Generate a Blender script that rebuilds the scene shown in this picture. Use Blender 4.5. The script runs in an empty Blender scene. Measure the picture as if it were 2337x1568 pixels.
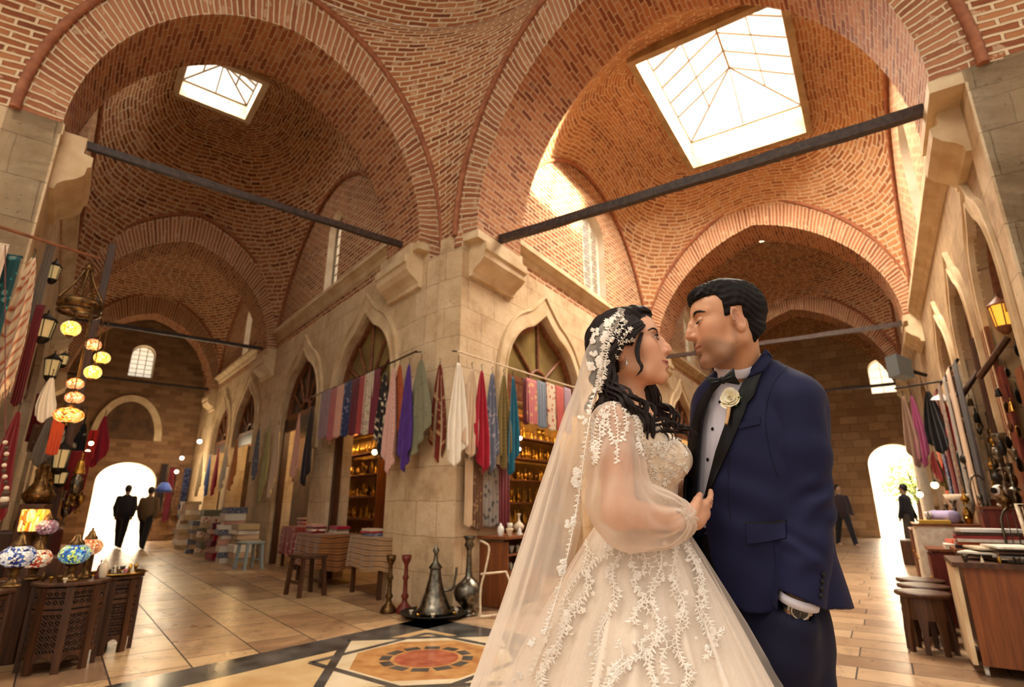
import bpy, math, random
import numpy as np
from math import sin, cos, pi, sqrt, atan2, radians as R
from mathutils import Vector, Matrix
random.seed(7); RNG = np.random.RandomState(3)
SC = bpy.context.scene; COL = SC.collection
H = 1.2; FPX = 1250.0; PITCH = math.atan(366 / 1250)

# ---------- object helpers ----------
def tag(o, label=None, cat=None, group=None, kind=None):
    if label: o['label'] = label
    if cat: o['category'] = cat
    if group: o['group'] = group
    if kind: o['kind'] = kind
    return o
def empty(name, loc=(0, 0, 0), rz=0.0, label=None, cat=None, group=None):
    o = bpy.data.objects.new(name, None); COL.objects.link(o)
    o.location = loc; o.rotation_euler = (0, 0, rz); o.empty_display_size = .05
    return tag(o, label, cat, group)
def copy_tree(o, parent=None, mats=None):
    c = o.copy(); COL.objects.link(c); c.parent = parent
    for ch in list(o.children): copy_tree(ch, c)
    return c
class MB:
    """collects geometry for ONE mesh object"""
    def __init__(s): s.v = []; s.f = []; s.uv = []; s.mi = []; s.sm = []
    def add(s, vs, fs, uvs=None, mi=0, sm=True):
        b = len(s.v); s.v += [tuple(map(float, p)) for p in vs]
        for k, f in enumerate(fs):
            s.f.append([b + i for i in f]); s.mi.append(mi); s.sm.append(sm)
            s.uv.append([uvs[i] for i in f] if uvs is not None else [(0, 0)] * len(f))
        return s
    def grid(s, P, UV=None, mi=0, sm=True, cu=False, cv=False, mask=None):
        """P: array (n,m,3)"""
        P = np.asarray(P, float); n, m = P.shape[:2]
        fs = []
        for i in range(n if cu else n - 1):
            for j in range(m if cv else m - 1):
                if mask is not None and not mask[i][j]: continue
                i2 = (i + 1) % n; j2 = (j + 1) % m
                fs.append((i * m + j, i2 * m + j, i2 * m + j2, i * m + j2))
        uv = None if UV is None else [tuple(q) for q in np.asarray(UV).reshape(-1, 2)]
        return s.add(P.reshape(-1, 3), fs, uv, mi, sm)
    def box(s, c, d, rz=0, mi=0, M=None):
        x, y, z = [k / 2 for k in d]
        vs = [Vector((i * x, j * y, k * z)) for i in (-1, 1) for j in (-1, 1) for k in (-1, 1)]
        Q = Matrix.Translation(c) @ Matrix.Rotation(rz, 4, 'Z') if M is None else Matrix.Translation(c) @ M.to_4x4()
        vs = [Q @ v for v in vs]
        fs = [(0, 1, 3, 2), (4, 6, 7, 5), (0, 4, 5, 1), (2, 3, 7, 6), (0, 2, 6, 4), (1, 5, 7, 3)]
        return s.add(vs, fs, [(v.x + v.y, v.z) for v in vs], mi, False)
    def tube(s, pts, r, n=10, mi=0, caps=True, closed=False):
        pts = [Vector(p) for p in pts]; k = len(pts)
        rr = r if hasattr(r, '__len__') else [r] * k
        rings = []; up = None
        for i, p in enumerate(pts):
            a = pts[(i - 1) % k] if (i > 0 or closed) else p; b = pts[(i + 1) % k] if (i < k - 1 or closed) else p
            t = (b - a).normalized() if (b - a).length > 1e-9 else Vector((0, 0, 1))
            if up is None: up = Vector((0, 0, 1)) if abs(t.z) < .9 else Vector((1, 0, 0))
            x = t.cross(up)
            if x.length < 1e-6: x = t.orthogonal()
            x.normalize(); y = t.cross(x).normalized(); up = -y if y.dot(up) < 0 else y
            up = x.cross(t).normalized()
            rings.append([p + (x * cos(2 * pi * j / n) + up * sin(2 * pi * j / n)) * rr[i] for j in range(n)])
        UV = [[(j / n, i * .1) for j in range(n)] for i in range(k)]
        s.grid(rings, UV, mi, True, cu=closed, cv=True)
        if caps and not closed:
            for rg in (rings[0], rings[-1]): s.add(rg, [list(range(n))], [(0, 0)] * n, mi, False)
        return s
    def lathe(s, prof, c=(0, 0, 0), n=24, mi=0, ax=None, sx=1, sy=1):
        """prof: list of (r,z)"""
        P = np.zeros((len(prof), n, 3)); UV = np.zeros((len(prof), n, 2)); L = 0
        for i, (r, z) in enumerate(prof):
            if i: L += math.hypot(r - prof[i - 1][0], z - prof[i - 1][1])
            for j in range(n):
                t = 2 * pi * j / n; P[i, j] = (r * cos(t) * sx, r * sin(t) * sy, z); UV[i, j] = (j / n, L)
        if ax is not None:
            Mx = np.array(Vector((0, 0, 1)).rotation_difference(Vector(ax)).to_matrix()); P = P @ Mx.T
        return s.grid(P + np.array(c), UV, mi, True, cv=True)
    def sphere(s, c, r, n=16, mi=0, sc=(1, 1, 1)):
        m = n // 2 + 1; P = np.zeros((m, n, 3)); UV = np.zeros((m, n, 2))
        for i in range(m):
            a = pi * i / (m - 1)
            for j in range(n):
                t = 2 * pi * j / n; P[i, j] = (r * sin(a) * cos(t) * sc[0], r * sin(a) * sin(t) * sc[1], r * cos(a) * sc[2]); UV[i, j] = (j / n, i / m)
        return s.grid(P + np.array(c), UV, mi, True, cv=True)
    def prism(s, poly, z0, z1, mi=0):
        n = len(poly); vs = [(x, y, z0) for x, y in poly] + [(x, y, z1) for x, y in poly]
        fs = [list(range(n))[::-1], list(range(n, 2 * n))] + [(i, (i + 1) % n, n + (i + 1) % n, n + i) for i in range(n)]
        return s.add(vs, fs, [(a + b, c) for a, b, c in vs], mi, False)
    def xform(s, M, start=0):
        for i in range(start, len(s.v)): s.v[i] = tuple(M @ Vector(s.v[i]))
        return s
    def build(s, name, mats=None, parent=None, loc=None, weld=False, kind=None):
        me = bpy.data.meshes.new(name); me.from_pydata(s.v, [], s.f)
        ul = me.uv_layers.new(name='UVMap'); flat = [c for f in s.uv for q in f for c in q]
        ul.data.foreach_set('uv', flat)
        if mats is not None:
            for m in (mats if isinstance(mats, (list, tuple)) else [mats]): me.materials.append(m)
        me.polygons.foreach_set('material_index', s.mi); me.polygons.foreach_set('use_smooth', s.sm)
        if weld:
            import bmesh
            bm = bmesh.new(); bm.from_mesh(me); bmesh.ops.remove_doubles(bm, verts=bm.verts, dist=1e-5); bmesh.ops.recalc_face_normals(bm, faces=bm.faces); bm.to_mesh(me); bm.free()
        me.update()
        o = bpy.data.objects.new(name, me); COL.objects.link(o); o.parent = parent
        if loc is not None: o.location = loc
        if kind: o['kind'] = kind
        return o
def mod(o, kind, **k):
    m = o.modifiers.new(kind.lower(), kind)
    for a, b in k.items(): setattr(m, a, b)
    return o

# ---------- corridor frames (street directions measured from the pier) ----------
class Fr:
    def __init__(s, az):
        a = R(az); s.d = np.array([sin(a), cos(a)]); s.n = np.array([cos(a), -sin(a)]); s.az = a
    def __call__(s, a, l, z=0.0):
        q = s.d * a + s.n * l; return (q[0], q[1], z)
    def rz(s): return -s.az      # rotation that turns local +Y into the street direction
FL = Fr(-38.7); FRR = Fr(33.0)
def at(px, py, Y):
    """point on the sight line of a pixel at depth Y (metres)"""
    a = (px - 1168.5) / FPX; b = (784 - py) / FPX
    fx, fy, fz = a, cos(PITCH) - b * sin(PITCH), sin(PITCH) + b * cos(PITCH)
    return Vector((fx / fy * Y, Y, H + fz / fy * Y))
def atp(px, py, F, l):
    """point where the sight line of a pixel meets the wall plane l of a street"""
    p = at(px, py, 1.0); t = l / (p.x * F.n[0] + p.y * F.n[1]); return Vector((p.x * t, p.y * t, H + (p.z - H) * t))

# ---------- materials ----------
MATS = {}
def nt(m): return m.node_tree.nodes, m.node_tree.links
def base(name, col=(.5, .5, .5), rough=.6, metal=0.0, spec=.5, **k):
    if name in MATS: return MATS[name]
    m = bpy.data.materials.new(name); m.use_nodes = True; b = m.node_tree.nodes['Principled BSDF']
    b.inputs['Base Color'].default_value = (*col, 1); b.inputs['Roughness'].default_value = rough
    b.inputs['Metallic'].default_value = metal; b.inputs['Specular IOR Level'].default_value = spec
    for a, v in k.items(): b.inputs[a.replace('_', ' ')].default_value = v
    MATS[name] = m; return m
def hexc(h):
    c = [int(h[i:i + 2], 16) / 255 for i in (0, 2, 4)]
    return tuple((x / 12.92 if x < .04045 else ((x + .055) / 1.055) ** 2.4) for x in c)
def N(m, t, **k):
    n = m.node_tree.nodes.new(t)
    for a, v in k.items():
        if a.startswith('i_'):
            n.inputs[int(a[2:]) if a[2:].isdigit() else a[2:].replace('_', ' ')].default_value = v
        else: setattr(n, a, v)
    return n
def L(m, a, b): m.node_tree.links.new(a, b)
def ramp(m, stops, fac, interp='LINEAR'):
    r = N(m, 'ShaderNodeValToRGB'); r.color_ramp.interpolation = interp
    e = r.color_ramp.elements
    while len(e) < len(stops): e.new(.5)
    for i, (p, c) in enumerate(stops):
        e[i].position = p; e[i].color = (*c, 1) if len(c) == 3 else c
    L(m, fac, r.inputs[0]); return r.outputs[0]
def mixc(m, f, a, b, mode='MIX'):
    n = N(m, 'ShaderNodeMix', data_type='RGBA', blend_type=mode)
    for s, v in ((0, f), (6, a), (7, b)):
        if isinstance(v, bpy.types.NodeSocket): L(m, v, n.inputs[s])
        elif isinstance(v, (int, float)): n.inputs[s].default_value = v
        else: n.inputs[s].default_value = (*v, 1)
    return n.outputs[2]
def mth(m, op, a, b=None, c=None):
    n = N(m, 'ShaderNodeMath', operation=op)
    for i, v in enumerate((a, b, c)):
        if v is None: continue
        if isinstance(v, bpy.types.NodeSocket): L(m, v, n.inputs[i])
        else: n.inputs[i].default_value = v
    return n.outputs[0]
def noise(m, scale, vec=None, detail=4, rough=.55, out=0):
    n = N(m, 'ShaderNodeTexNoise'); n.inputs['Scale'].default_value = scale; n.inputs['Detail'].default_value = detail; n.inputs['Roughness'].default_value = rough
    if vec is not None: L(m, vec, n.inputs['Vector'])
    return n.outputs[out]
def bump(m, h, strength=.5, dist=.02):
    n = N(m, 'ShaderNodeBump'); n.inputs['Strength'].default_value = strength; n.inputs['Distance'].default_value = dist
    L(m, h, n.inputs['Height']); L(m, n.outputs[0], m.node_tree.nodes['Principled BSDF'].inputs['Normal'])
def setc(m, sock, name='Base Color'): L(m, sock, m.node_tree.nodes['Principled BSDF'].inputs[name])
def speck(name, c1, c2, scale=8, rough=.7, bmp=.2, metal=0, detail=5, bd=.01, coord='Object', spec=.4):
    """two-tone mottled material"""
    if name in MATS: return MATS[name]
    m = base(name, c1, rough, metal, spec); tc = N(m, 'ShaderNodeTexCoord').outputs[coord]
    f = noise(m, scale, tc, detail); setc(m, ramp(m, [(.35, c1), (.68, c2)], f))
    if bmp: bump(m, f, bmp, bd)
    return m
def emis(name, col, s, mixcol=None):
    if name in MATS: return MATS[name]
    m = base(name, mixcol or col, .5); b = m.node_tree.nodes['Principled BSDF']
    b.inputs['Emission Color'].default_value = (*col, 1); b.inputs['Emission Strength'].default_value = s; return m

def brick_mat(name, cols, mortar, row=.07, ln=.25, msz=.013, polar=None, rough=.85, bs=.8, warp=.02, tone=None, bd=.03):
    """laid brick; UV in metres, or (polar) rings from the object's own centre: polar=(bx, by, K)"""
    m = base(name, cols[0], rough, spec=.2); tc = N(m, 'ShaderNodeTexCoord')
    if polar:
        bx, by, K, hx, hy = polar
        sp = N(m, 'ShaderNodeSeparateXYZ'); L(m, tc.outputs['Object'], sp.inputs[0])
        # stadium / ellipse shaped rings
        ax_ = mth(m, 'MAXIMUM', mth(m, 'SUBTRACT', mth(m, 'ABSOLUTE', sp.outputs[0]), hx), 0.0)
        ay_ = mth(m, 'MAXIMUM', mth(m, 'SUBTRACT', mth(m, 'ABSOLUTE', sp.outputs[1]), hy), 0.0)
        x = mth(m, 'DIVIDE', ax_, bx - hx); y = mth(m, 'DIVIDE', ay_, by - hy)
        rho = mth(m, 'SQRT', mth(m, 'ADD', mth(m, 'MULTIPLY', x, x), mth(m, 'MULTIPLY', y, y)))
        wob = mth(m, 'MULTIPLY', mth(m, 'SUBTRACT', noise(m, .9, tc.outputs['Object'], 3), .5), .16)
        v = mth(m, 'ADD', mth(m, 'MULTIPLY', mth(m, 'ARCSINE', mth(m, 'MINIMUM', rho, .999)), K), wob)
        th = mth(m, 'ARCTAN2', mth(m, 'DIVIDE', sp.outputs[1], by), mth(m, 'DIVIDE', sp.outputs[0], bx))
        ring = mth(m, 'FLOOR', mth(m, 'DIVIDE', v, row))
        rad = mth(m, 'ADD', mth(m, 'MULTIPLY', mth(m, 'SINE', mth(m, 'DIVIDE', mth(m, 'MULTIPLY', ring, row), K)), (bx + by) / 2), (hx + hy) * .4)
        nb = mth(m, 'MAXIMUM', mth(m, 'ROUND', mth(m, 'DIVIDE', mth(m, 'MULTIPLY', rad, 2 * pi), ln)), 4)
        u = mth(m, 'MULTIPLY', mth(m, 'MULTIPLY', th, 1 / (2 * pi)), mth(m, 'MULTIPLY', nb, ln))
        u = mth(m, 'ADD', u, mth(m, 'MULTIPLY', mth(m, 'FRACT', mth(m, 'MULTIPLY', mth(m, 'SINE', mth(m, 'MULTIPLY', ring, 12.98)), 437.5)), ln))
        cb = N(m, 'ShaderNodeCombineXYZ'); L(m, u, cb.inputs[0]); L(m, v, cb.inputs[1]); vec = cb.outputs[0]
    else:
        vec = tc.outputs['UV']
    nz = N(m, 'ShaderNodeTexNoise'); nz.inputs['Scale'].default_value = 3.2; nz.inputs['Detail'].default_value = 5; L(m, vec, nz.inputs['Vector'])
    sub = N(m, 'ShaderNodeVectorMath', operation='SUBTRACT'); L(m, nz.outputs[1], sub.inputs[0]); sub.inputs[1].default_value = (.5, .5, .5)
    sc = N(m, 'ShaderNodeVectorMath', operation='SCALE'); L(m, sub.outputs[0], sc.inputs[0]); sc.inputs['Scale'].default_value = warp * 2.6
    ad = N(m, 'ShaderNodeVectorMath', operation='ADD'); L(m, vec, ad.inputs[0]); L(m, sc.outputs[0], ad.inputs[1])
    br = N(m, 'ShaderNodeTexBrick'); L(m, ad.outputs[0], br.inputs['Vector'])
    br.inputs['Scale'].default_value = 1; br.inputs['Brick Width'].default_value = ln; br.inputs['Row Height'].default_value = row
    br.inputs['Mortar Size'].default_value = msz; br.inputs['Mortar Smooth'].default_value = .35; br.offset = .5; br.offset_frequency = 2; br.squash = 1
    br.inputs['Color1'].default_value = (0, 0, 0, 1); br.inputs['Color2'].default_value = (1, 1, 1, 1); br.inputs['Mortar'].default_value = (.5, .5, .5, 1)
    br.inputs['Bias'].default_value = 0
    n2 = noise(m, 14, vec, 5, .6); n3 = noise(m, .8, vec, 3)
    bc = mth(m, 'ADD', mth(m, 'MULTIPLY', br.outputs[0], .7), mth(m, 'MULTIPLY', n2, .45))
    bc = mth(m, 'SUBTRACT', bc, mth(m, 'MULTIPLY', mth(m, 'SUBTRACT', n3, .5), .7))
    colr = ramp(m, [(.12 + .76 * i / (len(cols) - 1), c) for i, c in enumerate(cols)], bc)
    mcol = mixc(m, n2, tuple(c * .8 for c in mortar), tuple(min(1, c * 1.15) for c in mortar))
    fac = br.outputs[1]
    n4 = mth(m, 'MULTIPLY', mth(m, 'GREATER_THAN', noise(m, 5, vec, 4), .60), .45)
    fac = mth(m, 'MAXIMUM', fac, n4)
    setc(m, mixc(m, fac, colr, mcol))
    hgt = mth(m, 'ADD', mth(m, 'SUBTRACT', 1.0, br.outputs[1]), mth(m, 'MULTIPLY', n2, .5))
    bump(m, hgt, bs, bd)
    return m
def stone_mat(name, c1, c2, c3, row=.42, ln=.62, msz=.006, warp=.02, bs=.55, joint=.42):
    m = base(name, c1, .85, spec=.25); tc = N(m, 'ShaderNodeTexCoord'); vec = tc.outputs['UV']
    nz = N(m, 'ShaderNodeTexNoise'); nz.inputs['Scale'].default_value = 2; L(m, vec, nz.inputs['Vector'])
    sc = N(m, 'ShaderNodeVectorMath', operation='SCALE'); L(m, nz.outputs[1], sc.inputs[0]); sc.inputs['Scale'].default_value = warp * 2.5
    ad = N(m, 'ShaderNodeVectorMath', operation='ADD'); L(m, vec, ad.inputs[0]); L(m, sc.outputs[0], ad.inputs[1])
    br = N(m, 'ShaderNodeTexBrick'); L(m, ad.outputs[0], br.inputs['Vector'])
    for a, v in (('Scale', 1), ('Brick Width', ln), ('Row Height', row), ('Mortar Size', msz), ('Mortar Smooth', .4)): br.inputs[a].default_value = v
    br.inputs['Color1'].default_value = (0, 0, 0, 1); br.inputs['Color2'].default_value = (1, 1, 1, 1)
    o = tc.outputs['Object']
    a = noise(m, 1.3, o, 6, .65); b = noise(m, 22, o, 6, .7); c = noise(m, 5, o, 5, .6)
    f = mth(m, 'ADD', mth(m, 'ADD', mth(m, 'MULTIPLY', a, .6), mth(m, 'MULTIPLY', c, .35)), mth(m, 'MULTIPLY', br.outputs[0], .12))
    col = ramp(m, [(.32, c3), (.5, c1), (.7, c2)], f)
    pit = mth(m, 'LESS_THAN', b, .36)
    col = mixc(m, mth(m, 'MULTIPLY', pit, .5), col, tuple(x * .4 for x in c3))
    col = mixc(m, mth(m, 'MULTIPLY', br.outputs[1], joint), col, tuple(x * .55 for x in c3))
    setc(m, col)
    bump(m, mth(m, 'ADD', mth(m, 'SUBTRACT', mth(m, 'MULTIPLY', b, .6), br.outputs[1]), mth(m, 'MULTIPLY', c, 1.2)), bs, .02)
    return m
EXPO = -0.14
# ---------- masonry materials ----------
MORT = hexc('dfc39f')
BC = [hexc('6b3a26'), hexc('8f5236'), hexc('a56743'), hexc('b67b53')]
M_brick = brick_mat('brick', BC, MORT, .080, .27, .017, bs=1.0, bd=.04)
M_vous = brick_mat('brick_voussoir', [hexc('85503a'), hexc('a46b4c'), hexc('b57e5c')], hexc('dcc09e'), .078, .9, .016, bs=1.0, bd=.04)
M_soff = brick_mat('brick_soffit', BC, hexc('c9a584'), .078, .27, .014, bs=1.0, bd=.04)
M_stone = stone_mat('stone', hexc('c6ab88'), hexc('dcc6a6'), hexc('9c7e5e'))
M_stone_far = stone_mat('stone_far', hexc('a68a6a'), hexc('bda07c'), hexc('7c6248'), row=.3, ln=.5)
M_cream = speck('cream_stone', hexc('c4a781'), hexc('e0cba8'), 3, .8, .35)
M_wood = speck('dark_wood', hexc('3a2015'), hexc('5a3422'), 14, .5, .3)
M_beam = speck('iron_beam', hexc('2a1d18'), hexc('4a3830'), 18, .55, .4)
M_redwood = speck('frame_wood', hexc('6a3a22'), hexc('8f5a38'), 12, .5, .2)
M_plaster = speck('pale_plaster', hexc('d8c3a5'), hexc('efe3cf'), 2.5, .8, .2)
M_dull = speck('dull_pane', hexc('6d5a38'), hexc('94804f'), 1.6, .25, .05)
M_darkpane = speck('dark_pane', hexc('2d241e'), hexc('5a4a3e'), 3, .2, .05)
M_glass = base('clear_glass', (1, 1, 1), .05)
def mk_glass():
    m = M_glass; n, l = nt(m); out = n['Material Output']
    t = N(m, 'ShaderNodeBsdfTransparent'); g = N(m, 'ShaderNodeBsdfGlossy'); g.inputs['Roughness'].default_value = .05
    fz = N(m, 'ShaderNodeFresnel'); mx = N(m, 'ShaderNodeMixShader'); L(m, mth(m, 'MULTIPLY', fz.outputs[0], .12), mx.inputs[0])
    L(m, t.outputs[0], mx.inputs[1]); L(m, g.outputs[0], mx.inputs[2]); L(m, mx.outputs[0], out.inputs[0])
mk_glass()

# ---------- floor ----------
def floor_mat(name, F, cols, row, ln, sw=False):
    m = base(name, cols[0], .3, spec=.5); tc = N(m, 'ShaderNodeTexCoord'); mp = N(m, 'ShaderNodeMapping')
    L(m, tc.outputs['Object'], mp.inputs[0]); mp.inputs['Rotation'].default_value = (0, 0, F.az + (pi / 2 if sw else 0))
    br = N(m, 'ShaderNodeTexBrick'); L(m, mp.outputs[0], br.inputs['Vector'])
    for a, v in (('Scale', 1), ('Brick Width', ln), ('Row Height', row), ('Mortar Size', .0065), ('Mortar Smooth', .2)): br.inputs[a].default_value = v
    br.offset = .37; br.offset_frequency = 2; br.squash = 1.25; br.squash_frequency = 3
    br.inputs['Color1'].default_value = (0, 0, 0, 1); br.inputs['Color2'].default_value = (1, 1, 1, 1)
    br2 = N(m, 'ShaderNodeTexNoise'); br2.inputs['Scale'].default_value = 2.2; br2.inputs['Detail'].default_value = 8; br2.inputs['Distortion'].default_value = 1.4; L(m, mp.outputs[0], br2.inputs[0])
    f = mth(m, 'ADD', mth(m, 'MULTIPLY', br.outputs[0], 1.0), mth(m, 'MULTIPLY', mth(m, 'SUBTRACT', br2.outputs[0], .5), .55))
    c = ramp(m, [(i / (len(cols) - 1) * .9 + .03, q) for i, q in enumerate(cols)], f)
    vein = mth(m, 'LESS_THAN', mth(m, 'ABSOLUTE', mth(m, 'SUBTRACT', noise(m, 1.7, mp.outputs[0], 6, .6), .5)), .008)
    c = mixc(m, mth(m, 'MULTIPLY', vein, .5), c, hexc('6d5138'))
    c = mixc(m, br.outputs[1], c, hexc('35241a')); setc(m, c)
    rg = mth(m, 'ADD', mth(m, 'MULTIPLY', noise(m, 3, tc.outputs['Object'], 4), .3), .17); rg = mth(m, 'ADD', rg, mth(m, 'MULTIPLY', br.outputs[1], .4)); setc(m, rg, 'Roughness')
    bump(m, mth(m, 'ADD', mth(m, 'SUBTRACT', 1.0, br.outputs[1]), mth(m, 'MULTIPLY', noise(m, 2.2, tc.outputs['Object'], 3), .9)), .25, .006)
    return m
FCL = [hexc('8a6a50'), hexc('b08a64'), hexc('cdaa7c'), hexc('a2805e'), hexc('c09a70'), hexc('d2b488')]
M_floorL = floor_mat('floor_marble_left', FL, FCL, .52, .66, True)
M_floorR = floor_mat('floor_marble_right', FRR, [hexc('8e7056'), hexc('ab8a6a'), hexc('bd9d7a'), hexc('9c7e62'), hexc('c2a482')], .36, .95)
J = [(-.86, 7.1), (-.75, 5.9), (.35, 4.4), (.9, 2.0), (1.2, -6)]
mb = MB(); mb.prism([(-30, -6), (1.2, -6), (.9, 2.0), (.35, 4.4), (-.75, 5.9), (-.86, 7.1), (-.86, 34), (-30, 34)], -.2, 0); fl = mb.build('floor', M_floorL, kind='structure')
mb = MB(); mb.prism([(1.2, -6), (26, -6), (26, 40), (-.86, 40), (-.86, 7.1), (-.75, 5.9), (.35, 4.4), (.9, 2.0)], -.2, 0); mb.build('floor', M_floorR, kind='structure')
# inlaid marble ornament
M_black = speck('black_marble', hexc('2e2c2a'), hexc('5d5b58'), 3.5, .22, .05, detail=8)
M_inl = speck('cream_marble', hexc('c79f6c'), hexc('dfc291'), 2.5, .22, .05, detail=8)
M_inl2 = speck('ochre_marble', hexc('a9703d'), hexc('cf9d62'), 6, .22, .05, detail=8)
M_inl3 = speck('white_marble', hexc('d3bc95'), hexc('e8d7b8'), 3, .22, .05, detail=8)
M_redm = speck('red_marble', hexc('96452f'), hexc('b96b4c'), 8, .22, .05, detail=8)
def strip(mb, p, q, w, z0, z1):
    p = np.array(p); q = np.array(q); d = (q - p) / np.linalg.norm(q - p); n = np.array((-d[1], d[0])) * w / 2
    mb.prism([p - n, q - n, q + n, p + n], z0, z1)
A0 = np.array((-.93, 6.62)); dd = np.array((-.616, -.788)); ee = np.array((.788, -.616)); S = 3.6
ip = A0 + (dd + ee) * .16
mb = MB(); mb.prism([A0 + (dd + ee) * .4, A0 + dd * S + ee * .4, A0 + dd * S + ee * S, A0 + ee * S + dd * .4], .0005, .002); pan = mb.build('trim', M_inl, kind='structure')
mb = MB()
for p, q in ((A0 + ee * .21, A0 + ee * .21 + dd * S), (A0 + dd * .21, A0 + dd * .21 + ee * S)): strip(mb, p, q, .42, .0, .003)
mb.build('trim', M_black, kind='structure')
C0 = np.array((-.69, 4.96))
def ngon(n, r, ph, sx=1): return [C0 + np.array((cos(ph + 2 * pi * k / n) * r * sx, sin(ph + 2 * pi * k / n) * r)) for k in range(n)]
sq1 = ngon(4, 1.02, R(53)); sq2 = ngon(4, .93, R(8))
mb = MB(); mb.prism(sq1, .002, .0032); mb.build('trim', M_inl3, kind='structure')
mb = MB(); mb.prism(ngon(8, .62, R(30)), .0032, .0042); mb.build('trim', M_inl2, kind='structure')
mb = MB()
for q in (sq1,):
    for i in range(4): strip(mb, q[i], q[(i + 1) % 4], .075, .003, .005)
for i in range(4): strip(mb, ngon(4, .9, R(8))[i], ngon(4, .9, R(8))[(i + 1) % 4], .06, .003, .0052)
for k in range(12):
    t = 2 * pi * k / 12; p = C0 + np.array((cos(t), sin(t))) * .33; strip(mb, p + np.array((-sin(t), cos(t))) * .065, p - np.array((-sin(t), cos(t))) * .065, .085, .004, .0056)
mb.build('trim', M_black, kind='structure')
mb = MB(); mb.prism(ngon(16, .26, 0), .0042, .0054); mb.build('trim', M_redm, kind='structure')

# ---------- wall with arched openings ----------
def ogee(x, zs, za):
    x = min(abs(x), 1.0); return zs + (za - zs) * (.80 * sqrt(max(0, 1 - x ** 2.3)) + .20 * max(0, 1 - x * 2.6) ** 1.4)
def rnd(x, zs, za):
    x = min(abs(x), 1.0); return zs + (za - zs) * sqrt(max(0, 1 - x * x))
def wall(name, F, l, sg, a0, a1, z0, z1, ops=(), th=.35, mat=None, axis='a', reveal=None):
    """ops: (centre, half width, z bottom, z spring, z apex, profile). axis 'l': wall across the street at a=l"""
    P = (lambda u, w, z: F(u, w, z)) if axis == 'a' else (lambda u, w, z: F(w, u, z))
    us = set(np.linspace(a0, a1, max(2, int((a1 - a0) / .6) + 1)).round(4))
    for c, hw, *_ in ops:
        us |= {round(c + hw * cos(pi * k / 28), 4) for k in range(29)}
    us = sorted(u for u in us if a0 - 1e-6 <= u <= a1 + 1e-6)
    mb = MB(); mb2 = MB()
    def quad(m, pts, uv, mi=0): m.add(pts, [(0, 1, 2, 3)], uv, mi, False)
    for i in range(len(us) - 1):
        u, w = us[i], us[i + 1]; mid = (u + w) / 2; segs = [(z0, z0, z1, z1)]
        for c, hw, zb, zs, za, pf in ops:
            if abs(mid - c) < hw:
                t0 = pf((u - c) / hw, zs, za); t1 = pf((w - c) / hw, zs, za)
                new = []
                for (b0, b1, c0, c1) in segs:
                    if not (b0 <= zb + 1e-6 and c0 >= t0 - 1e-6): new.append((b0, b1, c0, c1)); continue
                    if zb > b0 + 1e-3: new.append((b0, b1, zb, zb))
                    new.append((t0, t1, c0, c1))
                segs = new
                quad(mb2, [P(u, l, t0), P(u, l + sg * th, t0), P(w, l + sg * th, t1), P(w, l, t1)], [(0, u), (th, u), (th, w), (0, w)])
                if zb > z0 + 1e-3: quad(mb2, [P(u, l, zb), P(u, l + sg * th, zb), P(w, l + sg * th, zb), P(w, l, zb)], [(0, u), (th, u), (th, w), (0, w)])
        for (b0, b1, c0, c1) in segs:
            quad(mb, [P(u, l, b0), P(w, l, b1), P(w, l, c1), P(u, l, c0)], [(u, b0), (w, b1), (w, c1), (u, c0)])
            quad(mb, [P(u, l + sg * th, b0), P(w, l + sg * th, b1), P(w, l + sg * th, c1), P(u, l + sg * th, c0)], [(u, b0), (w, b1), (w, c1), (u, c0)])
    for c, hw, zb, zs, za, pf in ops:
        for s in (-1, 1): quad(mb2, [P(c + s * hw, l, zb), P(c + s * hw, l + sg * th, zb), P(c + s * hw, l + sg * th, zs), P(c + s * hw, l, zs)], [(0, zb), (th, zb), (th, zs), (0, zs)])
    for e in (a0, a1): quad(mb, [P(e, l, z0), P(e, l + sg * th, z0), P(e, l + sg * th, z1), P(e, l, z1)], [(0, z0), (th, z0), (th, z1), (0, z1)])
    quad(mb, [P(a0, l, z1), P(a1, l, z1), P(a1, l + sg * th, z1), P(a0, l + sg * th, z1)], [(0, 0), (1, 0), (1, .1), (0, .1)])
    o = mb.build(name, mat or M_stone, kind='structure')
    if ops:
        r = mb2.build('trim', reveal or mat or M_stone, kind='structure')
    return o
def surround(F, l, sg, c, hw, zs, za, pf=ogee, w=.2, up=.34, zb=None, out=.05, mat=None, name='trim'):
    """raised stone band following an arch"""
    mb = MB(); n = 48; P = []; UV = []
    ts = [pi * k / n for k in range(n + 1)]
    ins = [(c + hw * cos(t), pf(cos(t), zs, za)) for t in ts]; outs = [(c + (hw + w) * cos(t), pf(cos(t), zs, za + up) if abs(cos(t)) < 1 else zs) for t in ts]
    if zb is not None: ins = [(c + hw, zb)] + ins + [(c - hw, zb)]; outs = [(c + hw + w, zb)] + outs + [(c - hw - w, zb)]
    L_ = 0
    for k, (i, o) in enumerate(zip(ins, outs)):
        if k: L_ += math.hypot(i[0] - ins[k - 1][0], i[1] - ins[k - 1][1])
        m1 = (i[0] * .85 + o[0] * .15, i[1] * .85 + o[1] * .15); m2 = (i[0] * .12 + o[0] * .88, i[1] * .12 + o[1] * .88)
        P.append([F(i[0], l + sg * .02, i[1]), F(i[0], l - sg * out, i[1]), F(m1[0], l - sg * out * 1.1, m1[1]), F(m1[0], l - sg * out * .55, m1[1]), F(m2[0], l - sg * out * .55, m2[1]), F(m2[0], l - sg * out * 1.1, m2[1]), F(o[0], l - sg * out, o[1]), F(o[0], l + sg * .02, o[1])])
        UV.append([(q * .05, L_) for q in range(8)])
    mb.grid(P, UV, sm=False); return mb.build(name, mat or M_cream, kind='structure')
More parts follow.
